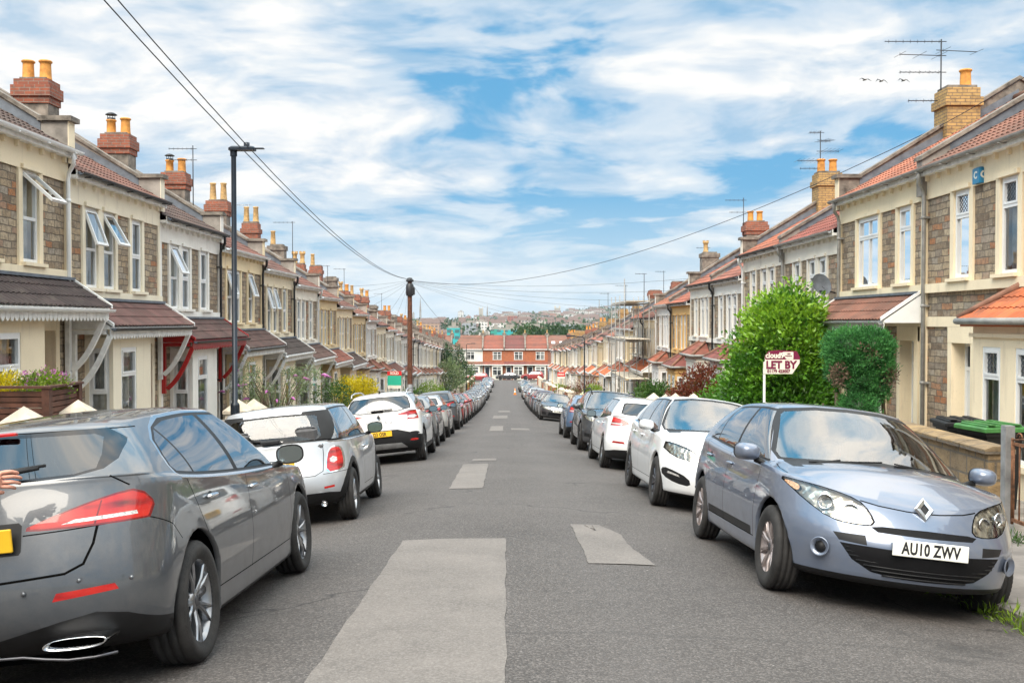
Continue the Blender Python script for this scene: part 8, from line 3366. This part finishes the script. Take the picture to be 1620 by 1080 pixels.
def city_block(px, py_top, wpx, dist, col, label, depth=14, group=None, roof=None, name='city_building', cat='building', steps=None):
    x = (px - 800) * dist / FPX
    w = wpx * dist / FPX
    zt = CAM_Z - (py_top - 508) * dist / FPX
    zg = hill(x, dist) - 4
    if zt < zg + 8: zt = zg + 8
    b = MB()
    H = zt - zg
    b.box(-w / 2, w / 2, 0, depth, 0, H)
    t = tag(link(name, None, None, (x, dist, zg)), label, cat, group)
    link('wall', b.mesh('wall', [MAT['facade']]), t, color=col)
    b = MB()
    if roof == 'gable':
        b.add([(-w / 2 - .3, -.3, H), (w / 2 + .3, -.3, H), (w / 2 + .3, depth + .3, H), (-w / 2 - .3, depth + .3, H), (-w / 2, depth / 2, H + depth * .3), (w / 2, depth / 2, H + depth * .3)], [(0, 1, 5, 4), (2, 3, 4, 5), (0, 4, 3), (1, 2, 5)])
        link('roof', b.mesh('roof', [MAT['tile']]), t, color=(.13, .08, .065))
    elif roof == 'spire':
        b.add([(-w / 2, 0, H), (w / 2, 0, H), (w / 2, w, H), (-w / 2, w, H), (0, w / 2, H * 1.9 + 4)], [(0, 1, 4), (1, 2, 4), (2, 3, 4), (3, 0, 4)])
        link('spire', b.mesh('spire', [MAT['coping']]), t)
    elif roof == 'crown':
        for sx in (-1, 1):
            for sy in (0, 1):
                b.box(sx * w / 2 - sx * w * .22, sx * w / 2, sy * depth * .8, sy * depth * .8 + depth * .2, H, H + w * .35)
        link('corner_turrets', b.mesh('corner_turrets', [MAT['cream_stone']]), t)
    else:
        b.box(-w / 2 + w * .08, w / 2 - w * .08, depth * .1, depth * .9, H, H + 1.2)
        b.box(-w * .15, w * .2, depth * .3, depth * .7, H + 1.2, H + 3.2)
        link('roof_plant', b.mesh('roof_plant', [MAT['concrete']]), t)
    return t


city_block(717, 519, 20, 520, (.02, .36, .38), 'turquoise clad block just above the left roofs of the end terrace', 9)
city_block(806, 522, 40, 560, (.02, .34, .36), 'longer turquoise clad block behind the middle of the end terrace', 9)
city_block(784, 521, 16, 620, (.03, .27, .22), 'pale green sided part building left of the longer turquoise block', 9)
city_block(808, 500, 24, 1500, (.30, .10, .07), 'large red brick block in the middle of the skyline', 16)
city_block(808, 496, 22, 1900, (.32, .34, .36), 'grey slab block behind the large red brick one', 16)
city_block(761, 488, 6.5, 3000, (.42, .37, .30), 'tall square stone university tower on the skyline', 11, roof='crown')
city_block(771, 496, 2.6, 3000, (.32, .28, .25), 'slim church spire just right of the square stone tower', 5, roof='spire')
city_block(665, 493, 3, 3000, (.30, .28, .26), 'thin pointed church spire left on the skyline', 6, roof='spire')
city_block(654, 495, 3, 3000, (.34, .32, .30), 'short stubby church tower at the left skyline', 6)
city_block(729, 493, 9, 2300, (.60, .60, .60), 'white tower block with dark top left of the stone tower', 16)
city_block(741, 500, 7, 2200, (.34, .17, .13), 'red brick tower block beside the white one', 16)
city_block(882, 487, 9, 2900, (.38, .34, .28), 'castle like stone building on the highest point of the skyline', 20, roof='crown')
city_block(902, 489, 14, 2800, (.20, .27, .30), 'blue grey glass hospital block on the right skyline', 20)
city_block(918, 492, 11, 2750, (.30, .34, .36), 'pale grey slab right of the glass block', 20)
city_block(862, 493, 20, 2750, (.42, .24, .19), 'wide pink brick building below the castle like one', 20)
city_block(878, 497, 18, 2500, (.46, .30, .24), 'broad orange brick mansion block on the right hill', 20)
city_block(836, 499, 9, 2600, (.45, .20, .14), 'small red brick block left on the right hill', 16)
rc_ = random.Random(77)
pal = [(.55, .54, .52), (.42, .38, .34), (.36, .18, .13), (.50, .46, .40), (.28, .30, .33), (.60, .58, .55), (.38, .25, .19)]
for i in range(230):
    px_ = rc_.uniform(628, 962)
    d = rc_.choice([rc_.uniform(900, 1600), rc_.uniform(1500, 2600), rc_.uniform(2300, 3100)])
    x_ = (px_ - 800) * d / FPX
    zg = hill(x_, d)
    hh = rc_.uniform(9, 20)
    yt = 508 - (zg + hh - CAM_Z) * FPX / d
    city_block(px_, yt, rc_.uniform(9, 34) * FPX / d * .8, d, rc_.choice(pal), 'small distant city building on the hill beyond the street', rc_.uniform(9, 16), group='distant city buildings on the hill', roof=rc_.choice([None, 'gable', 'gable']))
# row of small white terraces as one mass far off
b = MB()
for i in range(900):
    px_ = rc_.uniform(600, 1000)
    d = rc_.uniform(1100, 3150)
    x_ = (px_ - 800) * d / FPX
    z_ = hill(x_, d) - 1
    w_ = rc_.uniform(6, 22)
    b.box(x_, x_ + w_, d, d + 8, z_, z_ + rc_.uniform(6, 10), rc_.choice([0, 0, 1, 2]))
tag(link('distant_rooftops', b.mesh('distant_rooftops', [MAT['facade'], MAT['brick_red'], MAT['concrete']]), color=(.58, .56, .54)), 'tiny pale rows of far houses covering the city hill', kind='stuff')
# woods
bl_ = []
for i in range(60):
    d = rc_.uniform(300, 345)
    px_ = rc_.uniform(815, 935)
    x_ = (px_ - 800) * d / FPX
    bl_.append((x_, d, hill(x_, d) + rc_.uniform(5, 11.5), rc_.uniform(3, 5), 4, rc_.uniform(3, 4.5)))
wd = link('distant_wood', foliage('distant_wood', 'far_wood', bl_, 26000, 1.0, .8, 5, .3, .6))
tag(wd, 'dark green wood behind the right part of the end terrace', kind='stuff')
bl_ = []
for i in range(260):
    d = rc_.uniform(1000, 3150)
    px_ = rc_.uniform(610, 990)
    x_ = (px_ - 800) * d / FPX
    bl_.append((x_, d, hill(x_, d) + 6, rc_.uniform(12, 26), 10, rc_.uniform(5, 9)))
wd = link('distant_trees', foliage('distant_trees', 'far_wood', bl_, 26000, 5, 4, 6, .3, .6))
tag(wd, 'small dark tree clumps scattered over the city hill', kind='stuff')
for i, px_ in enumerate((948, 931)):
    p_ = px_at(px_, 500, y=900)
    t = tag(link('radio_mast', None, None, (p_[0], 900, -25)), ['thin tall mast on the right skyline', 'shorter thin mast left of the tall one on the skyline'][i], 'mast')
    b = MB()
    b.tube([(0, 0, 0), (0, 0, 46 - 9 * i)], [.6, .25], 5)
    link('mast', b.mesh('mast', [MAT['coping']]), t)

# the air between here and the far hill
hb = MB()
hb.box(-2600, 2600, -420, 3480, -34, 75)
hz_m = bpy.data.materials.new('haze')
hz_m.use_nodes = True
nt = hz_m.node_tree
for n_ in list(nt.nodes): nt.nodes.remove(n_)
Th = NT(nt)
pv = Th.n('ShaderNodeVolumePrincipled')
pv.inputs['Color'].default_value = (.80, .88, .97, 1)
pv.inputs['Density'].default_value = .00008
oo = Th.n('ShaderNodeOutputMaterial')
nt.links.new(pv.outputs[0], oo.inputs['Volume'])
MAT['haze'] = hz_m
HAZE = True
if HAZE:
    o = link('haze', hb.mesh('haze', [hz_m]))
    tag(o, kind='stuff')
SC.cycles.volume_bounces = 0
SC.cycles.volume_step_rate = 20
bpy.context.view_layer.update()
